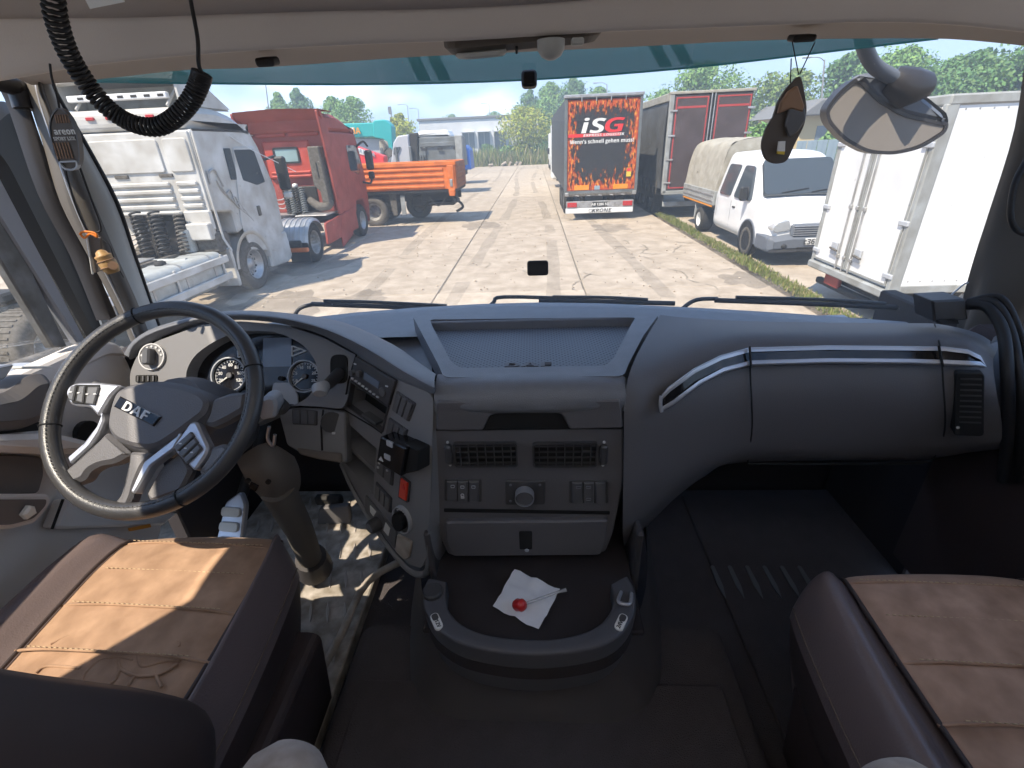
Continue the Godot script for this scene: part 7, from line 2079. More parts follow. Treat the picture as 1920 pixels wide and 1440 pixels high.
func steering():
	var w := thing("steering_wheel", "black leather steering wheel with silver button spokes and grey hub", "steering wheel", V(-0.77, 2.163, -0.8075))
	var X := T(V(-0.77,2.163,-0.807), V(1,0,0), V(0,0.725,-0.688))
	var R := 0.209
	var pts := []
	for k in 64:
		pts.append(X * V(cos(TAU * k / 64) * R, sin(TAU * k / 64) * R, 0))
	var st := S()
	tube(st, pts, 0.0165, 16, true)
	var rim := obj("rim", st, "leather", w)
	st = S()
	for k in 150:
		var a := TAU * k / 150
		var p := X * V(cos(a) * (R - 0.006), sin(a) * (R - 0.006), 0.0150)
		var b := X * V(cos(a + 0.03) * (R - 0.007), sin(a + 0.03) * (R - 0.007), 0.0156)
		tube(st, [p, b], 0.0013, 4)
	var sti := obj("stitching", st, "stitch", rim)
	sti.set_meta("kind", "stuff")
	for a in [0.35, 1.95, 3.35, 5.2]:
		var rr := []
		for k in 18:
			var b := TAU * k / 18
			rr.append(X * V(cos(a) * (R + cos(b) * 0.0172), sin(a) * (R + cos(b) * 0.0172), sin(b) * 0.0172))
		var s2 := S()
		tube(s2, rr, 0.0016, 5, true)
		obj("rim_seam", s2, "hole", rim)
	var hub := S()
	var hp := rounded([P(-0.091,0.036), P(-0.052,0.047), P(-0.001,0.051), P(0.053,0.043), P(0.107,0.024), P(0.129,0.003), P(0.128,-0.027), P(0.08,-0.067), P(0.037,-0.102), P(0.01,-0.102), P(-0.025,-0.096), P(-0.064,-0.078), P(-0.088,-0.053), P(-0.094,-0.007)], 0.03)
	prism(hub, hp, X, -0.05, 0.004, 0.016, true)
	var h := obj("hub", hub, "dash_low", w)
	obj("hub_pad", px(rounded([P(-0.08,0.028), P(-0.045,0.039), P(0,0.043), P(0.051,0.037), P(0.102,0.019), P(0.121,0.001), P(0.118,-0.023), P(0.074,-0.061), P(0.031,-0.093), P(-0.021,-0.087), P(-0.059,-0.072), P(-0.08,-0.048), P(-0.084,-0.009)], 0.025), X, 0.0, 0.010, 0.008), "dash_low", h)
	var em := obj("hub_emblem", px([P(-0.061,0.013), P(0.034,-0.03), P(0.022,-0.049), P(-0.069,-0.008)], X, 0.006, 0.014, 0.002), "gloss_black", h)
	var e0 := Vector2(P(-0.067,0.003))
	var e1 := Vector2(P(0.028,-0.039))
	var er := (e1 - e0).normalized()
	var ec := (e0 + e1) * 0.5
	var exf := X * Transform3D(Basis(V(er.x, er.y, 0), V(-er.y, er.x, 0), V(0, 0, 1)), V(ec.x, ec.y, 0.0148))
	text("emblem_letters", "DAF", 0.018, exf, "mark_white", em, true, 1.35, 0.0015)
	var s1 := obj("spoke", px(rounded([P(-0.185,0.024), P(-0.181,0.039), P(-0.167,0.045), P(-0.125,0.045), P(-0.069,0.038), P(-0.086,0.018), P(-0.098,-0.016), P(-0.102,-0.026), P(-0.125,-0.006), P(-0.153,-0.004), P(-0.17,0.001)], 0.008), X, -0.014, 0.008, 0.004), "silver_trim", w)
	sw_wheel(s1, [P(-0.177,0.021), P(-0.168,0.04), P(-0.112,0.039), P(-0.112,-0.004), P(-0.161,0.001)], X, 0)
	obj("button", px(rounded([P(-0.173,0.016), P(-0.172,0.036), P(-0.16,0.037), P(-0.158,0.005), P(-0.169,0.008)], 0.002), X, 0.006, 0.013, 0.002), "switch", s1)
	obj("button", px(rounded([P(-0.152,0.004), P(-0.154,0.036), P(-0.141,0.037), P(-0.136,0)], 0.002), X, 0.006, 0.013, 0.002), "switch", s1)
	obj("button", px(rounded([P(-0.131,-0.001), P(-0.135,0.034), P(-0.111,0.034), P(-0.112,-0.004)], 0.002), X, 0.006, 0.013, 0.002), "switch", s1)
	obj("spoke_trim", px(rounded([P(-0.098,-0.016), P(-0.102,-0.046), P(-0.113,-0.072), P(-0.146,-0.107), P(-0.136,-0.12), P(-0.106,-0.086), P(-0.094,-0.059), P(-0.089,-0.033)], 0.004), X, -0.012, 0.006, 0.003), "silver_trim", s1)
	obj("spoke", px(rounded([P(-0.084,-0.055), P(-0.103,-0.082), P(-0.136,-0.117), P(-0.158,-0.138), P(-0.134,-0.16), P(-0.105,-0.15), P(-0.099,-0.132), P(-0.08,-0.122), P(-0.052,-0.118), P(-0.022,-0.1)], 0.01), X, -0.025, 0.003, 0.008), "dash_low", w)
	var s3 := obj("spoke", px(rounded([P(-0.025,-0.096), P(0.026,-0.1), P(0.009,-0.123), P(0.002,-0.156), P(0.001,-0.186), P(-0.007,-0.206), P(-0.039,-0.206), P(-0.024,-0.181), P(-0.019,-0.141)], 0.008), X, -0.02, 0.004, 0.006), "dash_low", w)
	obj("spoke_trim", px(rounded([P(0.077,-0.061), P(0.014,-0.117), P(0,-0.173), P(0.009,-0.177), P(0.029,-0.125), P(0.069,-0.092)], 0.003), X, -0.012, 0.008, 0.003), "silver_trim", s3)
	obj("spoke_back", px(rounded([P(0.067,-0.092), P(0.032,-0.127), P(0.013,-0.177), P(0.027,-0.191), P(0.084,-0.171), P(0.097,-0.132)], 0.008), X, -0.03, -0.012, 0.006), "dash_low", s3)
	var s4 := obj("spoke", px(rounded([P(0.066,-0.088), P(0.091,-0.04), P(0.104,-0.039), P(0.137,-0.089), P(0.136,-0.103), P(0.119,-0.136), P(0.073,-0.099)], 0.008), X, -0.014, 0.008, 0.004), "silver_trim", w)
	var q := [Vector2(P(0.071,-0.088)), Vector2(P(0.099,-0.059)), Vector2(P(0.129,-0.095)), Vector2(P(0.105,-0.124))]
	for k in 3:
		var t0 := (k + 0.08) / 3.0
		var t1 := (k + 0.92) / 3.0
		obj("button", px(rounded([q[0].lerp(q[3], t0), q[1].lerp(q[2], t0), q[1].lerp(q[2], t1), q[0].lerp(q[3], t1)], 0.002), X, 0.006, 0.014, 0.002), "switch", s4)
	obj("spoke", px(rounded([P(0.119,0.008), P(0.154,0.021), P(0.189,0.023), P(0.191,-0.015), P(0.154,-0.038), P(0.13,-0.049), P(0.111,-0.043), P(0.118,-0.023)], 0.008), X, -0.025, 0.0, 0.008), "dash_low", w)
	obj("spoke", px(rounded([P(0.135,-0.089), P(0.162,-0.081), P(0.186,-0.097), P(0.165,-0.127), P(0.131,-0.144), P(0.119,-0.136), P(0.134,-0.103)], 0.008), X, -0.025, 0.002, 0.008), "dash", w)
	# column
	var c := thing("steering_column", "beige steering column with shroud and stalks running down to the floor", "steering column", V(-0.72, 1.9, -0.98))
	var n := X.basis.z
	var o := X.origin
	obj("shroud", tb([o - n * 0.05, o - n * 0.09, o - n * 0.2, o - n * 0.26], [0.07, 0.085, 0.09, 0.07], 20), "dash_low", c)
	obj("lower_shroud", lf([[V(-0.731,1.944,-0.92), V(-0.648,1.986,-0.93), V(-0.615,1.917,-0.97)], [V(-0.704,1.935,-0.89), V(-0.632,1.943,-0.89), V(-0.599,1.892,-0.95)], [V(-0.698,1.897,-0.89), V(-0.639,1.887,-0.89), V(-0.606,1.85,-0.95)], [V(-0.695,1.838,-0.91), V(-0.647,1.827,-0.91), V(-0.625,1.813,-0.96)]], 4, 4), "beige", c)
	obj("column_tube", tb([V(-0.658,1.85,-0.93), V(-0.676,1.66,-0.99), V(-0.703,1.471,-1.04)], [0.042, 0.037, 0.034], 16), "beige", c)
	obj("column_foot", tb([V(-0.695,1.504,-1.03), V(-0.713,1.426,-1.06)], [0.045, 0.055], 16), "pedestal", c)
	for p in [V(-0.669,1.931,-0.853), V(-0.66,1.917,-0.853), V(-0.627,1.922,-0.86)]:
		obj("screw_hole", tb([p, p + V(0, 0, -0.006)], 0.006, 10), "hole", c)
	obj("label_plate", px([P(-0.66,1.93), P(-0.645,1.919), P(-0.655,1.904), P(-0.669,1.916)], T(V(0,0,-0.85), V(1,0,0), V(0,1,0)), -0.004, 0.0), "gloss_black", c)
	# faint marks on the wheel buttons
	for p in [P(-0.166,0.023), P(-0.149,0.021), P(-0.13,0.018), P(-0.114,0.018), P(0.085,-0.084), P(0.097,-0.093), P(0.111,-0.101)]:
		obj("button_mark", px(rrect(p, 0.006, 0.0025, 0.001), X, 0.012, 0.0145), "mark_white", w)
	var sk := obj("right_stalk", px(rounded([P(-0.59,2.135), P(-0.571,2.143), P(-0.556,2.138), P(-0.557,2.117), P(-0.57,2.088), P(-0.603,2.082), P(-0.604,2.102)], 0.008), T(V(0,0,-0.88), V(1,0,0), V(0,1,0)), -0.02, 0.012, 0.006), "silver_paint", c)
	obj("stalk_ring", tb([V(-0.574,2.104,-0.9), V(-0.568,2.09,-0.91)], [0.02, 0.016], 12), "dash_dark", sk)
	obj("key_bunch", tb(curve([V(-0.629,2.03,-0.93), V(-0.642,1.998,-0.93), V(-0.634,1.976,-0.93), V(-0.621,2.008,-0.93)], 4), 0.004, 6), "silver_trim", c)
	obj("left_stalk", tb([V(-1.01,2.111,-0.95), V(-1.045,2.13,-0.97)], 0.010, 8), "dash_dark", c)

func sw_wheel(parent: Node3D, q: Array, X: Transform3D, _k: int):
	obj("button_bed", px(rounded(q, 0.004), X, 0.004, 0.0095, 0.001), "hole", parent)

func seat(x: float, s: float, label: String, insert: String, quilt: Array) -> Node3D:
	var t := thing("cab_seat", label, "seat", V(x, 1.4, -0.4))
	# cross sections from the front edge to the back, s = +1 when the aisle lies to the right
	var zs := [-0.755, -0.775, -0.775, -0.75, -0.68, -0.58, -0.46, -0.34, -0.26]
	var dy := [-0.26, -0.14, -0.05, -0.008, 0.0, -0.006, -0.015, -0.02, -0.02]
	var wd := [0.15, 0.172, 0.19, 0.212, 0.228, 0.236, 0.24, 0.24, 0.24]
	var base := 1.845
	var rows := []
	var ins := []
	var skl := []
	var skr := []
	for k in 9:
		var w: float = wd[k]
		var y: float = base + dy[k]
		var lowy := minf(y - 0.02, base - 0.2)
		var bl := 0.035 if k > 2 else 0.0
		var wo := w + 0.06
		var wi := w - 0.028 if s > 0 else w + 0.03
		var wl := wo if s > 0 else wi
		var wr := wi if s > 0 else wo
		rows.append([V(x - wl - 0.004, y - 0.10, zs[k]), V(x - wl - 0.002, y - 0.06, zs[k]), V(x - wl * 0.95, y + bl - 0.028, zs[k]), V(x - lerpf(w * 0.7, wl, 0.6), y + bl, zs[k]), V(x - w * 0.70, y - 0.004, zs[k]), V(x, y - 0.004, zs[k]), V(x + w * 0.70, y - 0.004, zs[k]), V(x + lerpf(w * 0.7, wr, 0.6), y + bl, zs[k]), V(x + wr * 0.95, y + bl - 0.028, zs[k]), V(x + wr + 0.002, y - 0.06, zs[k]), V(x + wr + 0.004, y - 0.10, zs[k])])
		skl.append([V(x - wl - 0.003, y - 0.095, zs[k]), V(x - wl + 0.02, lowy - 0.02, zs[k]), V(x - wl + 0.06, lowy - 0.14, zs[k])])
		skr.append([V(x + wr + 0.003, y - 0.095, zs[k]), V(x + wr - 0.02, lowy - 0.02, zs[k]), V(x + wr - 0.06, lowy - 0.14, zs[k])])
		var q := clampf(1.0 - (k - 3) * 0.03, 0.6, 1.0) * 0.80
		ins.append([V(x - w * q, y + bl * 0.3 - 0.004, zs[k] + (0.004 if k < 3 else 0.0)), V(x - w * q * 0.9, y + 0.010, zs[k] - (0.01 if k < 3 else 0.0)), V(x - w * 0.3, y + 0.016, zs[k] - (0.014 if k < 3 else 0.0)), V(x + w * 0.3, y + 0.016, zs[k] - (0.014 if k < 3 else 0.0)), V(x + w * q * 0.9, y + 0.010, zs[k] - (0.01 if k < 3 else 0.0)), V(x + w * q, y + bl * 0.3 - 0.004, zs[k] + (0.004 if k < 3 else 0.0))])
	obj("cushion", lf(rows, 4, 4), "seat_leather", t)
	obj("cushion_side", lf(skl, 3, 3), "seat_dark_shade", t)  # darker than the cushion leather, shadow put into the colour
	obj("cushion_side", lf(skr, 3, 3), "seat_dark_shade", t)
	var cu := obj("cushion_insert", lf(ins, 4, 4), insert, t)
	# seams across the insert
	for z in [-0.735, -0.66, -0.58, -0.49]:
		var line := []
		for k in 13:
			var f := lerpf(-0.69, 0.69, k / 12.0)
			line.append(V(x + f * 0.262, base + 0.0125 - 0.013 * pow(absf(f) / 0.69, 4.0), z + 0.012 * f))
		var st := S()
		tube(st, line, 0.0028, 5)
		var seam := obj("seam", st, insert, cu)
		st = S()
		for k in 36:
			var a: Vector3 = line[0].lerp(line[12], (k + 0.1) / 36.0)
			var b: Vector3 = line[0].lerp(line[12], (k + 0.65) / 36.0)
			a.y = base + 0.0155
			b.y = base + 0.0155
			if absf(a.x - x) < 0.15:
				tube(st, [a, b], 0.0011, 4)
		var sx := obj("stitching", st, "thread", seam)
		sx.set_meta("kind", "stuff")
	# quilted pattern at the back of the cushion
	for q in quilt:
		obj("quilt_ridge", tb(curve(q, 4), 0.0026, 6), insert, cu)
	# edge piping
	for sd2 in [-1.0, 1.0]:
		var pipe := []
		for k in range(2, 9):
			pipe.append(V(x + sd2 * wd[k] * clampf(1.0 - (k - 3) * 0.03, 0.6, 1.0) * 0.805, base + dy[k] + 0.012, zs[k]))
		obj("piping", tb(curve(pipe, 3), 0.004, 6), "seat_dark_shade", t)
		var st2 := []
		for k in range(2, 9):
			st2.append(V(x + sd2 * ((wd[k] + 0.064 if sd2 * s < 0 else (wd[k] - 0.0235 if s > 0 else wd[k] + 0.034))), base + dy[k] - 0.07, zs[k]))
		obj("side_stitch", tb(curve(st2, 3), 0.0012, 5), "dark_thread", t)
	# backrest
	var br := []
	for r in [[1.80, -0.32, 0.26], [1.88, -0.355, 0.285], [2.0, -0.315, 0.29], [2.2, -0.22, 0.27], [2.42, -0.13, 0.25], [2.5, -0.09, 0.20]]:
		br.append([V(x - r[2], r[0], r[1] + 0.12), V(x - r[2] - 0.01, r[0], r[1] + 0.03), V(x - r[2] * 0.85, r[0], r[1] - 0.03), V(x - r[2] * 0.6, r[0], r[1] + 0.01), V(x, r[0], r[1] + 0.015), V(x + r[2] * 0.6, r[0], r[1] + 0.01), V(x + r[2] * 0.85, r[0], r[1] - 0.03), V(x + r[2] + 0.01, r[0], r[1] + 0.03), V(x + r[2], r[0], r[1] + 0.12)])
	obj("backrest", lf(br, 4, 4), "seat_dark_shade", t)
	obj("backrest_fold", tb(curve([V(x - 0.2, 1.90, -0.335), V(x, 1.91, -0.325), V(x + 0.12, 1.90, -0.33), V(x + 0.24, 1.885, -0.345)], 4), 0.007, 6), "seat_dark_shade", t)
	obj("seat_base", px(rounded([P(-0.2, 1.33), P(0.2, 1.33), P(0.23, 1.62), P(-0.23, 1.62)], 0.03), T(V(x, 0, -0.7), V(1, 0, 0), V(0, 1, 0)), 0, 0.5, 0.02), "seat_dark_shade", t)
	return t

func seats():
	var a := seat(-0.735, 1.0, "driver's seat in sunlit tan suede with dark leather bolsters", "suede", [[V(-0.861,1.847,-0.51), V(-0.838,1.847,-0.525), V(-0.77,1.847,-0.519)], [V(-0.766,1.847,-0.517), V(-0.749,1.847,-0.499), V(-0.691,1.847,-0.496), V(-0.674,1.847,-0.513), V(-0.635,1.847,-0.518), V(-0.625,1.847,-0.508)], [V(-0.689,1.847,-0.493), V(-0.665,1.847,-0.473), V(-0.634,1.847,-0.482), V(-0.607,1.847,-0.484)], [V(-0.754,1.847,-0.46), V(-0.747,1.847,-0.482), V(-0.718,1.847,-0.487), V(-0.689,1.847,-0.483)], [V(-0.716,1.847,-0.484), V(-0.698,1.847,-0.464), V(-0.698,1.847,-0.442), V(-0.737,1.847,-0.437), V(-0.755,1.847,-0.46)], [V(-0.702,1.847,-0.469), V(-0.666,1.847,-0.457), V(-0.627,1.847,-0.46), V(-0.608,1.847,-0.478)], [V(-0.666,1.847,-0.457), V(-0.666,1.847,-0.438)], [V(-0.839,1.847,-0.459), V(-0.83,1.847,-0.471), V(-0.769,1.847,-0.468)], [V(-0.63,1.847,-0.458), V(-0.608,1.847,-0.439)]])
	var ax := V(-0.27,2.02,-0.239)
	var am := obj("armrest", tb([V(ax.x - 0.02, ax.y - 0.05, ax.z - 0.01), V(ax.x - 0.02, ax.y - 0.052, ax.z + 0.4)], [0.055, 0.055], 20), "fleece", a)
	var st := S()
	lathe(st, [P(0, 0.055), P(0.03, 0.046), P(0.047, 0.028), P(0.055, 0.0), P(0.055, -0.01)], Transform3D(Basis(Vector3.RIGHT, -PI / 2), V(ax.x - 0.02, ax.y - 0.05, ax.z - 0.01)), 24)
	obj("armrest_tip", st, "fleece", am)
	var b := seat(0.745, -1.0, "passenger seat in shaded brown suede with ribbed seams", "suede_shade", [])
	b.position += V(0.0, -0.012, 0.085)
	off[b] = b.position
	var bx2 := V(0.346,2.02,-0.227)
	am = obj("armrest", tb([bx2, bx2 + V(0, 0, 0.3)], 0.05, 20), "fleece", b)
	st = S()
	lathe(st, [P(0, 0.05), P(0.03, 0.04), P(0.044, 0.024), P(0.05, 0.0)], Transform3D(Basis(Vector3.RIGHT, -PI / 2), bx2), 24)
	obj("armrest_tip", st, "fleece", am)

func small_things():
	# paper napkin with a red lollipop on the tray
	var Y := T(V(0,1.682,0), V(1,0,0), V(0,0,-1))
	var nk := S()
	var g := []
	var q := [V(-0.062,1.682,-0.823), V(0.044,1.682,-0.765), V(-0.006,1.682,-0.664), V(-0.107,1.682,-0.719)]
	for i in 9:
		var line := []
		for j in 9:
			var p: Vector3 = q[0].lerp(q[1], i / 8.0).lerp(q[3].lerp(q[2], i / 8.0), j / 8.0)
			line.append(p + V(0, 0.005 + 0.0028 * sin(i * 1.7 + j * 0.9) + 0.002 * sin(j * 2.3) + (0.003 if i == 4 or j == 4 else 0.0), 0))
		g.append(line)
	loft(nk, g, 1, 1)
	var nko := obj("paper_napkin", nk, "paper")
	tag(nko, "white square paper napkin lying in the pull-out tray", "napkin")
	var lo := thing("lollipop", "red lollipop with clear plastic stick lying on the white napkin", "lollipop", V(-0.046,1.69,-0.72))
	var xf := Transform3D(Basis(Vector3.FORWARD, 0.9) * Basis(Vector3.RIGHT, 0.5), V(-0.047,1.7,-0.713))
	var st := S()
	lathe(st, [P(0, -0.016), P(0.010, -0.014), P(0.0135, -0.006), P(0.012, 0.001), P(0.0135, 0.007), P(0.010, 0.014), P(0, 0.017)], xf, 18)
	obj("sweet", st, "red_cap", lo)
	obj("stick", tb([V(-0.036,1.7,-0.716), V(0.037,1.7,-0.747), V(0.057,1.702,-0.752)], [0.003, 0.003, 0.0045], 8), "clear_plastic", lo)
	# coiled radio cord hanging from the header
	var cd := thing("coiled_cord", "black coiled radio cord looping down over the left of the windscreen", "cord", V(-0.607,2.675,-0.85))
	var path := curve([V(-0.649,2.824,-0.8), V(-0.679,2.788,-0.82), V(-0.698,2.751,-0.84), V(-0.704,2.714,-0.86), V(-0.692,2.679,-0.87), V(-0.669,2.656,-0.88), V(-0.628,2.648,-0.88), V(-0.589,2.661,-0.88), V(-0.555,2.683,-0.88), V(-0.532,2.707,-0.88), V(-0.524,2.719,-0.88)], 12)
	var cp := []
	var tot := path.size()
	var L := 0.0
	for i in tot - 1:
		L += (path[i + 1] - path[i]).length()
	var turns := int(L / 0.0064)
	var steps := turns * 10
	for i in steps + 1:
		var f := float(i) / steps * (tot - 1)
		var i0 := mini(int(f), tot - 2)
		var p: Vector3 = path[i0].lerp(path[i0 + 1], f - i0)
		var d: Vector3 = (path[mini(i0 + 2, tot - 1)] - path[maxi(i0 - 1, 0)]).normalized()
		var u := d.cross(V(0, 0, 1)).normalized()
		var v := d.cross(u)
		var an := TAU * turns * float(i) / steps
		cp.append(p + (u * cos(an) + v * sin(an)) * 0.0125)
	obj("coil", tb(cp, 0.0028, 6), "seal", cd)
	obj("straight_lead", tb(curve([V(-0.524,2.719,-0.88), V(-0.525,2.732,-0.88), V(-0.527,2.769,-0.9), V(-0.539,2.823,-0.93), V(-0.539,2.846,-0.94)], 5), 0.003, 6), "seal", cd)
	obj("upper_lead", tb(curve([V(-0.649,2.824,-0.8), V(-0.644,2.833,-0.79)], 5), 0.012, 8), "seal", cd)
	# oval air freshener by the left pillar
	var af := thing("oval_air_freshener", "dark striped oval air freshener hanging at the left pillar", "air freshener", V(-0.9,2.642,-1))
	var Z := T(V(0,0,-1), V(1,0,0), V(0,1,0))
	obj("plate", px(rounded([P(-0.891,2.693), P(-0.88,2.689), P(-0.873,2.672), P(-0.873,2.645), P(-0.881,2.619), P(-0.891,2.599), P(-0.908,2.588), P(-0.923,2.588), P(-0.93,2.606), P(-0.927,2.636), P(-0.92,2.661), P(-0.908,2.679)], 0.012), Z, -0.004, 0.002, 0.0015), "fragrance_card", af)
	var fs := S()
	ring(fs, rounded([P(-0.89,2.694), P(-0.878,2.69), P(-0.871,2.673), P(-0.871,2.645), P(-0.879,2.619), P(-0.89,2.597), P(-0.908,2.585), P(-0.925,2.586), P(-0.933,2.605), P(-0.929,2.636), P(-0.922,2.661), P(-0.91,2.679)], 0.012), Z, 0.002, -0.006, 0.004)
	obj("frame", fs, "switch", af)
	for k in 6:
		obj("stripe", px([P(0, 0), P(0.002, 0), P(0.006, 0.028), P(0.004, 0.028)], Transform3D(Z.basis, V(-0.93,2.606,-0.997) + V(k * 0.006, 0.002, 0)), 0, 0.001), "card_brown", af)
		obj("stripe", px([P(0, 0), P(0.002, 0), P(0.005, 0.014), P(0.003, 0.014)], Transform3D(Z.basis, V(-0.903,2.668,-0.997) + V(k * 0.005, 0.0, 0)), 0, 0.001), "card_brown", af)
	text("name_letters", "areon", 0.0105, T(V(-0.893,2.654,-0.996), V(1, -0.02, 0), V(0, 1, 0)), "label_white", af, true, 1.05, 0.001)
	text("name_letters", "SPORT LUX", 0.0058, T(V(-0.899,2.642,-0.996), V(1, -0.02, 0), V(0, 1, 0)), "label_white", af, false, 1.0, 0.001, true)
	var lp := S()
	ring(lp, rounded([P(-0.931,2.604), P(-0.889,2.604), P(-0.896,2.589), P(-0.911,2.586), P(-0.925,2.589)], 0.01), Z, 0.003, -0.002, 0.006)
	obj("loop", lp, "silver_paint", af)
	obj("string", tb(curve([V(-0.888,2.693,-1), V(-0.883,2.712,-1), V(-0.879,2.741,-1), V(-0.872,2.762,-1)], 4), 0.002, 5), "seal", af)
	# charm with wooden jar on a dark cord loop
	var ch := thing("wooden_charm", "small wooden jar charm and card on an orange tie at the left pillar", "charm", V(-0.983,2.409,-1.06))
	obj("cord_loop", tb(curve([V(-0.96,2.606,-1.04), V(-0.983,2.524,-1.05), V(-0.99,2.465,-1.06), V(-0.97,2.46,-1.06), V(-0.956,2.472,-1.06), V(-0.943,2.533,-1.05), V(-0.922,2.59,-1.03)], 5), 0.0022, 5), "seal", ch)
	obj("card", px([P(-0.998,2.452), P(-0.981,2.453), P(-0.968,2.448), P(-0.992,2.378), P(-1.022,2.369)], T(V(0,0,-1.06), V(1,0,0), V(0,1,0)), -0.004, 0.0, 0.001), "fragrance_card", ch)
	obj("card_edge", tb([V(-0.993,2.452,-1.055), V(-1.017,2.37,-1.055)], 0.002, 5), "label_white", ch)
	obj("orange_tie", tb(curve([V(-1.001,2.46,-1.05), V(-0.995,2.451,-1.05), V(-0.977,2.459,-1.05), V(-0.965,2.452,-1.05), V(-0.968,2.461,-1.05), V(-0.992,2.464,-1.05), V(-1.002,2.458,-1.05)], 4), 0.0025, 5), "orange_cord", ch)
	obj("loose_string", tb(curve([V(-0.956,2.451,-1.05), V(-0.944,2.433,-1.05), V(-0.947,2.398,-1.05), V(-0.942,2.361,-1.05)], 4), 0.0012, 4), "seal", ch)
	st = S()
	var jx := Transform3D(Basis(Vector3.BACK, 0.22), V(-0.953,2.401,-1.035))
	lathe(st, [P(0, -0.027), P(0.012, -0.026), P(0.0165, -0.016), P(0.0175, -0.002), P(0.015, 0.007), P(0.0165, 0.010), P(0.0165, 0.014), P(0.012, 0.016), P(0.010, 0.022), P(0.004, 0.026), P(0, 0.0265)], jx, 20)
	var jar := obj("jar", st, "wood", ch)
	for y0 in [-0.012, 0.002]:
		var rs := []
		for k in 20:
			rs.append(jx * V(cos(TAU * k / 20) * 0.0176, y0, sin(TAU * k / 20) * 0.0176))
		var s3 := S()
		tube(s3, rs, 0.001, 4, true)
		obj("groove", s3, "card_brown", jar)
	obj("coin", tb([V(-0.927,2.395,-1.018), V(-0.924,2.396,-1.015)], 0.009, 16), "card_brown", ch)
	# sandal shaped freshener
	var sa := thing("sandal_air_freshener", "brown sandal shaped air freshener hanging on threads at the right", "air freshener", V(0.507,2.617,-1.12))
	var ZS := T(V(0,0,-1.12), V(1,0,0), V(0,1,0))
	obj("sole", px(rounded([P(0.521,2.7), P(0.535,2.671), P(0.548,2.638), P(0.549,2.609), P(0.538,2.579), P(0.529,2.543), P(0.503,2.54), P(0.482,2.55), P(0.469,2.577), P(0.473,2.608), P(0.486,2.631), P(0.486,2.649), P(0.497,2.674)], 0.012), ZS, -0.007, 0.0, 0.002), "fragrance_card", sa)
	obj("strap", px(rounded([P(0.515,2.68), P(0.537,2.643), P(0.535,2.632), P(0.51,2.64), P(0.487,2.632), P(0.489,2.652), P(0.499,2.67)], 0.004), T(V(0,0,-1.115), V(1,0,0), V(0,1,0)), -0.002, 0.006, 0.003), "card_brown", sa)
	obj("strap", px(rounded([P(0.508,2.641), P(0.538,2.641), P(0.545,2.62), P(0.535,2.6), P(0.519,2.589), P(0.506,2.611)], 0.004), T(V(0,0,-1.115), V(1,0,0), V(0,1,0)), -0.002, 0.004, 0.002), "switch", sa)
	obj("label", px([P(0.499,2.583), P(0.512,2.583), P(0.515,2.564), P(0.5,2.565)], T(V(0,0,-1.11), V(1,0,0), V(0,1,0)), -0.004, 0.0), "label_white", sa)
	obj("label_stripe", px([P(0.5,2.565), P(0.515,2.564), P(0.515,2.558), P(0.501,2.56)], T(V(0,0,-1.11), V(1,0,0), V(0,1,0)), -0.004, 0.0), "label_yellow", sa)
	for s in [[V(0.517,2.698,-1.12), V(0.515,2.759,-1.17)], [V(0.519,2.699,-1.12), V(0.559,2.755,-1.17)], [V(0.504,2.685,-1.12), V(0.515,2.729,-1.16)]]:
		obj("thread", tb([s[0], s[1]], 0.0012, 4), "seal", sa)
	# outside front mirror on its arm
	var mr := thing("front_mirror", "wide curved front mirror on a bent arm outside the right of the windscreen", "mirror", V(1.113,2.643,-1.78))
	var zm := T(V(0,0,-1.76), V(1,0,0), V(0,1,0))
	var fp := rounded([P(0.98,2.732), P(1.004,2.724), P(1.061,2.678), P(1.152,2.632), P(1.248,2.609), P(1.293,2.601), P(1.291,2.581), P(1.233,2.541), P(1.156,2.525), P(1.075,2.534), P(0.993,2.573), P(0.934,2.623), P(0.918,2.656), P(0.944,2.698)], 0.03)
	var ms := S()
	prism(ms, fp, zm, -0.02, 0.004, 0.004)
	obj("mirror_glass", ms, "mirror", mr)
	var rr := S()
	ring(rr, rounded([P(0.978,2.737), P(1.008,2.728), P(1.065,2.682), P(1.153,2.638), P(1.249,2.615), P(1.3,2.606), P(1.299,2.576), P(1.239,2.534), P(1.158,2.519), P(1.073,2.528), P(0.988,2.569), P(0.927,2.621), P(0.911,2.658), P(0.938,2.703)], 0.03), zm, 0.010, -0.03, 0.008)
	obj("mirror_rim", rr, "frame_dark", mr)
	obj("housing", lf([[V(0.979,2.734,-1.77), V(0.979,2.7,-1.8), V(0.928,2.656,-1.77)], [V(1.053,2.756,-1.82), V(1.091,2.681,-1.9), V(1.005,2.57,-1.77)], [V(1.128,2.746,-1.84), V(1.211,2.663,-1.93), V(1.159,2.523,-1.77)], [V(1.226,2.701,-1.83), V(1.304,2.634,-1.9), V(1.244,2.539,-1.77)], [V(1.293,2.633,-1.77), V(1.33,2.609,-1.8), V(1.307,2.576,-1.77)]], 4, 4), "bumper_grey", mr)
	obj("housing_front", px(rounded([P(0.973,2.734), P(1.006,2.751), P(1.052,2.743), P(1.141,2.706), P(1.208,2.672), P(1.276,2.629), P(1.292,2.603), P(1.241,2.614), P(1.147,2.636), P(1.058,2.678), P(1.001,2.726)], 0.02), T(V(0,0,-1.75), V(1,0,0), V(0,1,0)), -0.03, 0.002, 0.012), "bumper_grey", mr)
	obj("joint", tb([V(1.087,2.728,-1.76), V(1.132,2.703,-1.74), V(1.193,2.71,-1.76)], [0.04, 0.055, 0.038], 14), "frame_dark", mr)
	obj("arm", tb(curve([V(0.881,2.857,-1.62), V(0.93,2.808,-1.66), V(0.99,2.766,-1.7), V(1.058,2.74,-1.73), V(1.11,2.723,-1.74)], 6), 0.02, 12), "bumper_grey", mr)
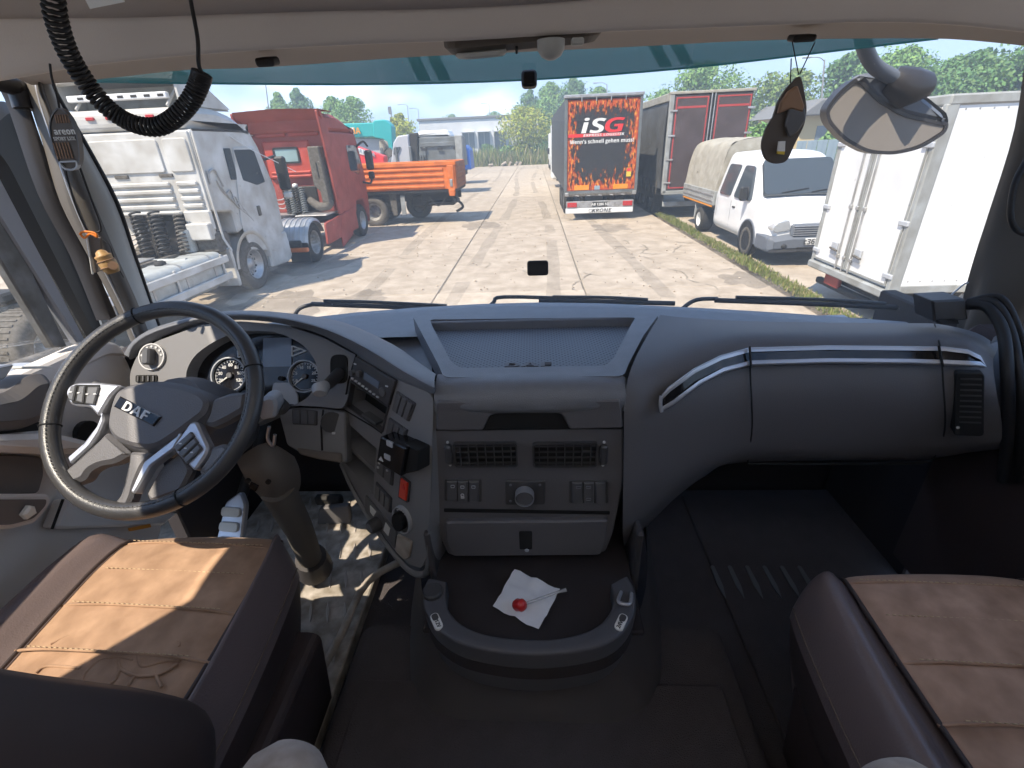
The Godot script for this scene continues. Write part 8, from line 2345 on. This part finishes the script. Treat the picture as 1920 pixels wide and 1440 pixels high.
	# three wipers outside at the foot of the windscreen
	var wp := [[[V(-0.79,2.123,-1.6), V(-0.578,2.103,-1.62), V(-0.141,2.076,-1.62)], [V(-0.858,2.076,-1.57), V(-0.828,2.113,-1.585), V(-0.781,2.121,-1.605)], "left wiper blade lying at the foot of the windscreen over the hood"], [[V(0.01,2.106,-1.63), V(0.251,2.094,-1.63), V(0.479,2.085,-1.62)], [V(-0.193,2.075,-1.57), V(-0.148,2.11,-1.6), V(-0.111,2.124,-1.62), V(0.141,2.105,-1.64)], "middle wiper with bent arm behind the centre console"], [[V(0.606,2.099,-1.6), V(0.938,2.089,-1.56), V(1.225,2.09,-1.48)], [V(0.456,2.043,-1.56), V(0.496,2.08,-1.58), V(0.545,2.102,-1.6), V(0.618,2.101,-1.61)], "right wiper reaching to the black box on the dashboard"]]
	for k in 3:
		var w := thing("windscreen_wiper", wp[k][2], "wiper", wp[k][0][0], "windscreen wipers")
		obj("blade", tb(curve(wp[k][0], 5), 0.0085, 6), "seal", w)
		obj("blade_spine", tb(curve([wp[k][0][0].lerp(wp[k][0][1], 0.2) + V(0, 0.012, -0.004), wp[k][0][1] + V(0, 0.014, -0.004), wp[k][0][1].lerp(wp[k][0][2], 0.6) + V(0, 0.01, -0.004)], 4), 0.006, 6), "black_plastic", w)
		obj("arm", tb(curve(wp[k][1], 4), 0.007, 6), "black_plastic", w)
	# black box and cables at the right end of the dashboard
	var bb := thing("dash_device", "small black box with a thick cable at the dashboard's right end", "device", V(0.958,2.213,-1.1))
	obj("box_body", px(rounded([P(0.866,2.257), P(0.936,2.259), P(0.959,2.211), P(0.887,2.208)], 0.004), T(V(0,0,-1.05), V(1,0,0), V(0,1,0)), -0.06, 0.0, 0.004), "dash_dark", bb)
	obj("box_foot", px([P(0.889,2.214), P(0.927,2.215), P(0.933,2.206), P(0.894,2.206)], T(V(0,0,-1.04), V(1,0,0), V(0,1,0)), -0.05, 0.0), "seal", bb)
	for k in 3:
		obj("cable", tb(curve([V(0.95,2.242,-1.06) + V(0, 0.004 * k, 0), V(0.967,2.247,-1.03) + V(0.01 * k, 0.01 * k, 0), V(0.972,2.212,-0.98) + V(0.016 * k, 0, 0), V(0.959,2.142,-0.92) + V(0.022 * k, 0, 0), V(0.991,2.026,-0.9) + V(0.026 * k, 0, 0), V(1.06,1.869,-0.92) + V(0.03 * k, 0, 0)], 6), 0.011 - 0.002 * k, 8), "seal", bb)
	obj("thin_wire", tb(curve([V(0.915,2.249,-1.08), V(0.945,2.255,-1.1), V(0.996,2.264,-1.14), V(1.014,2.267,-1.15)], 4), 0.002, 5), "silver_trim", bb)
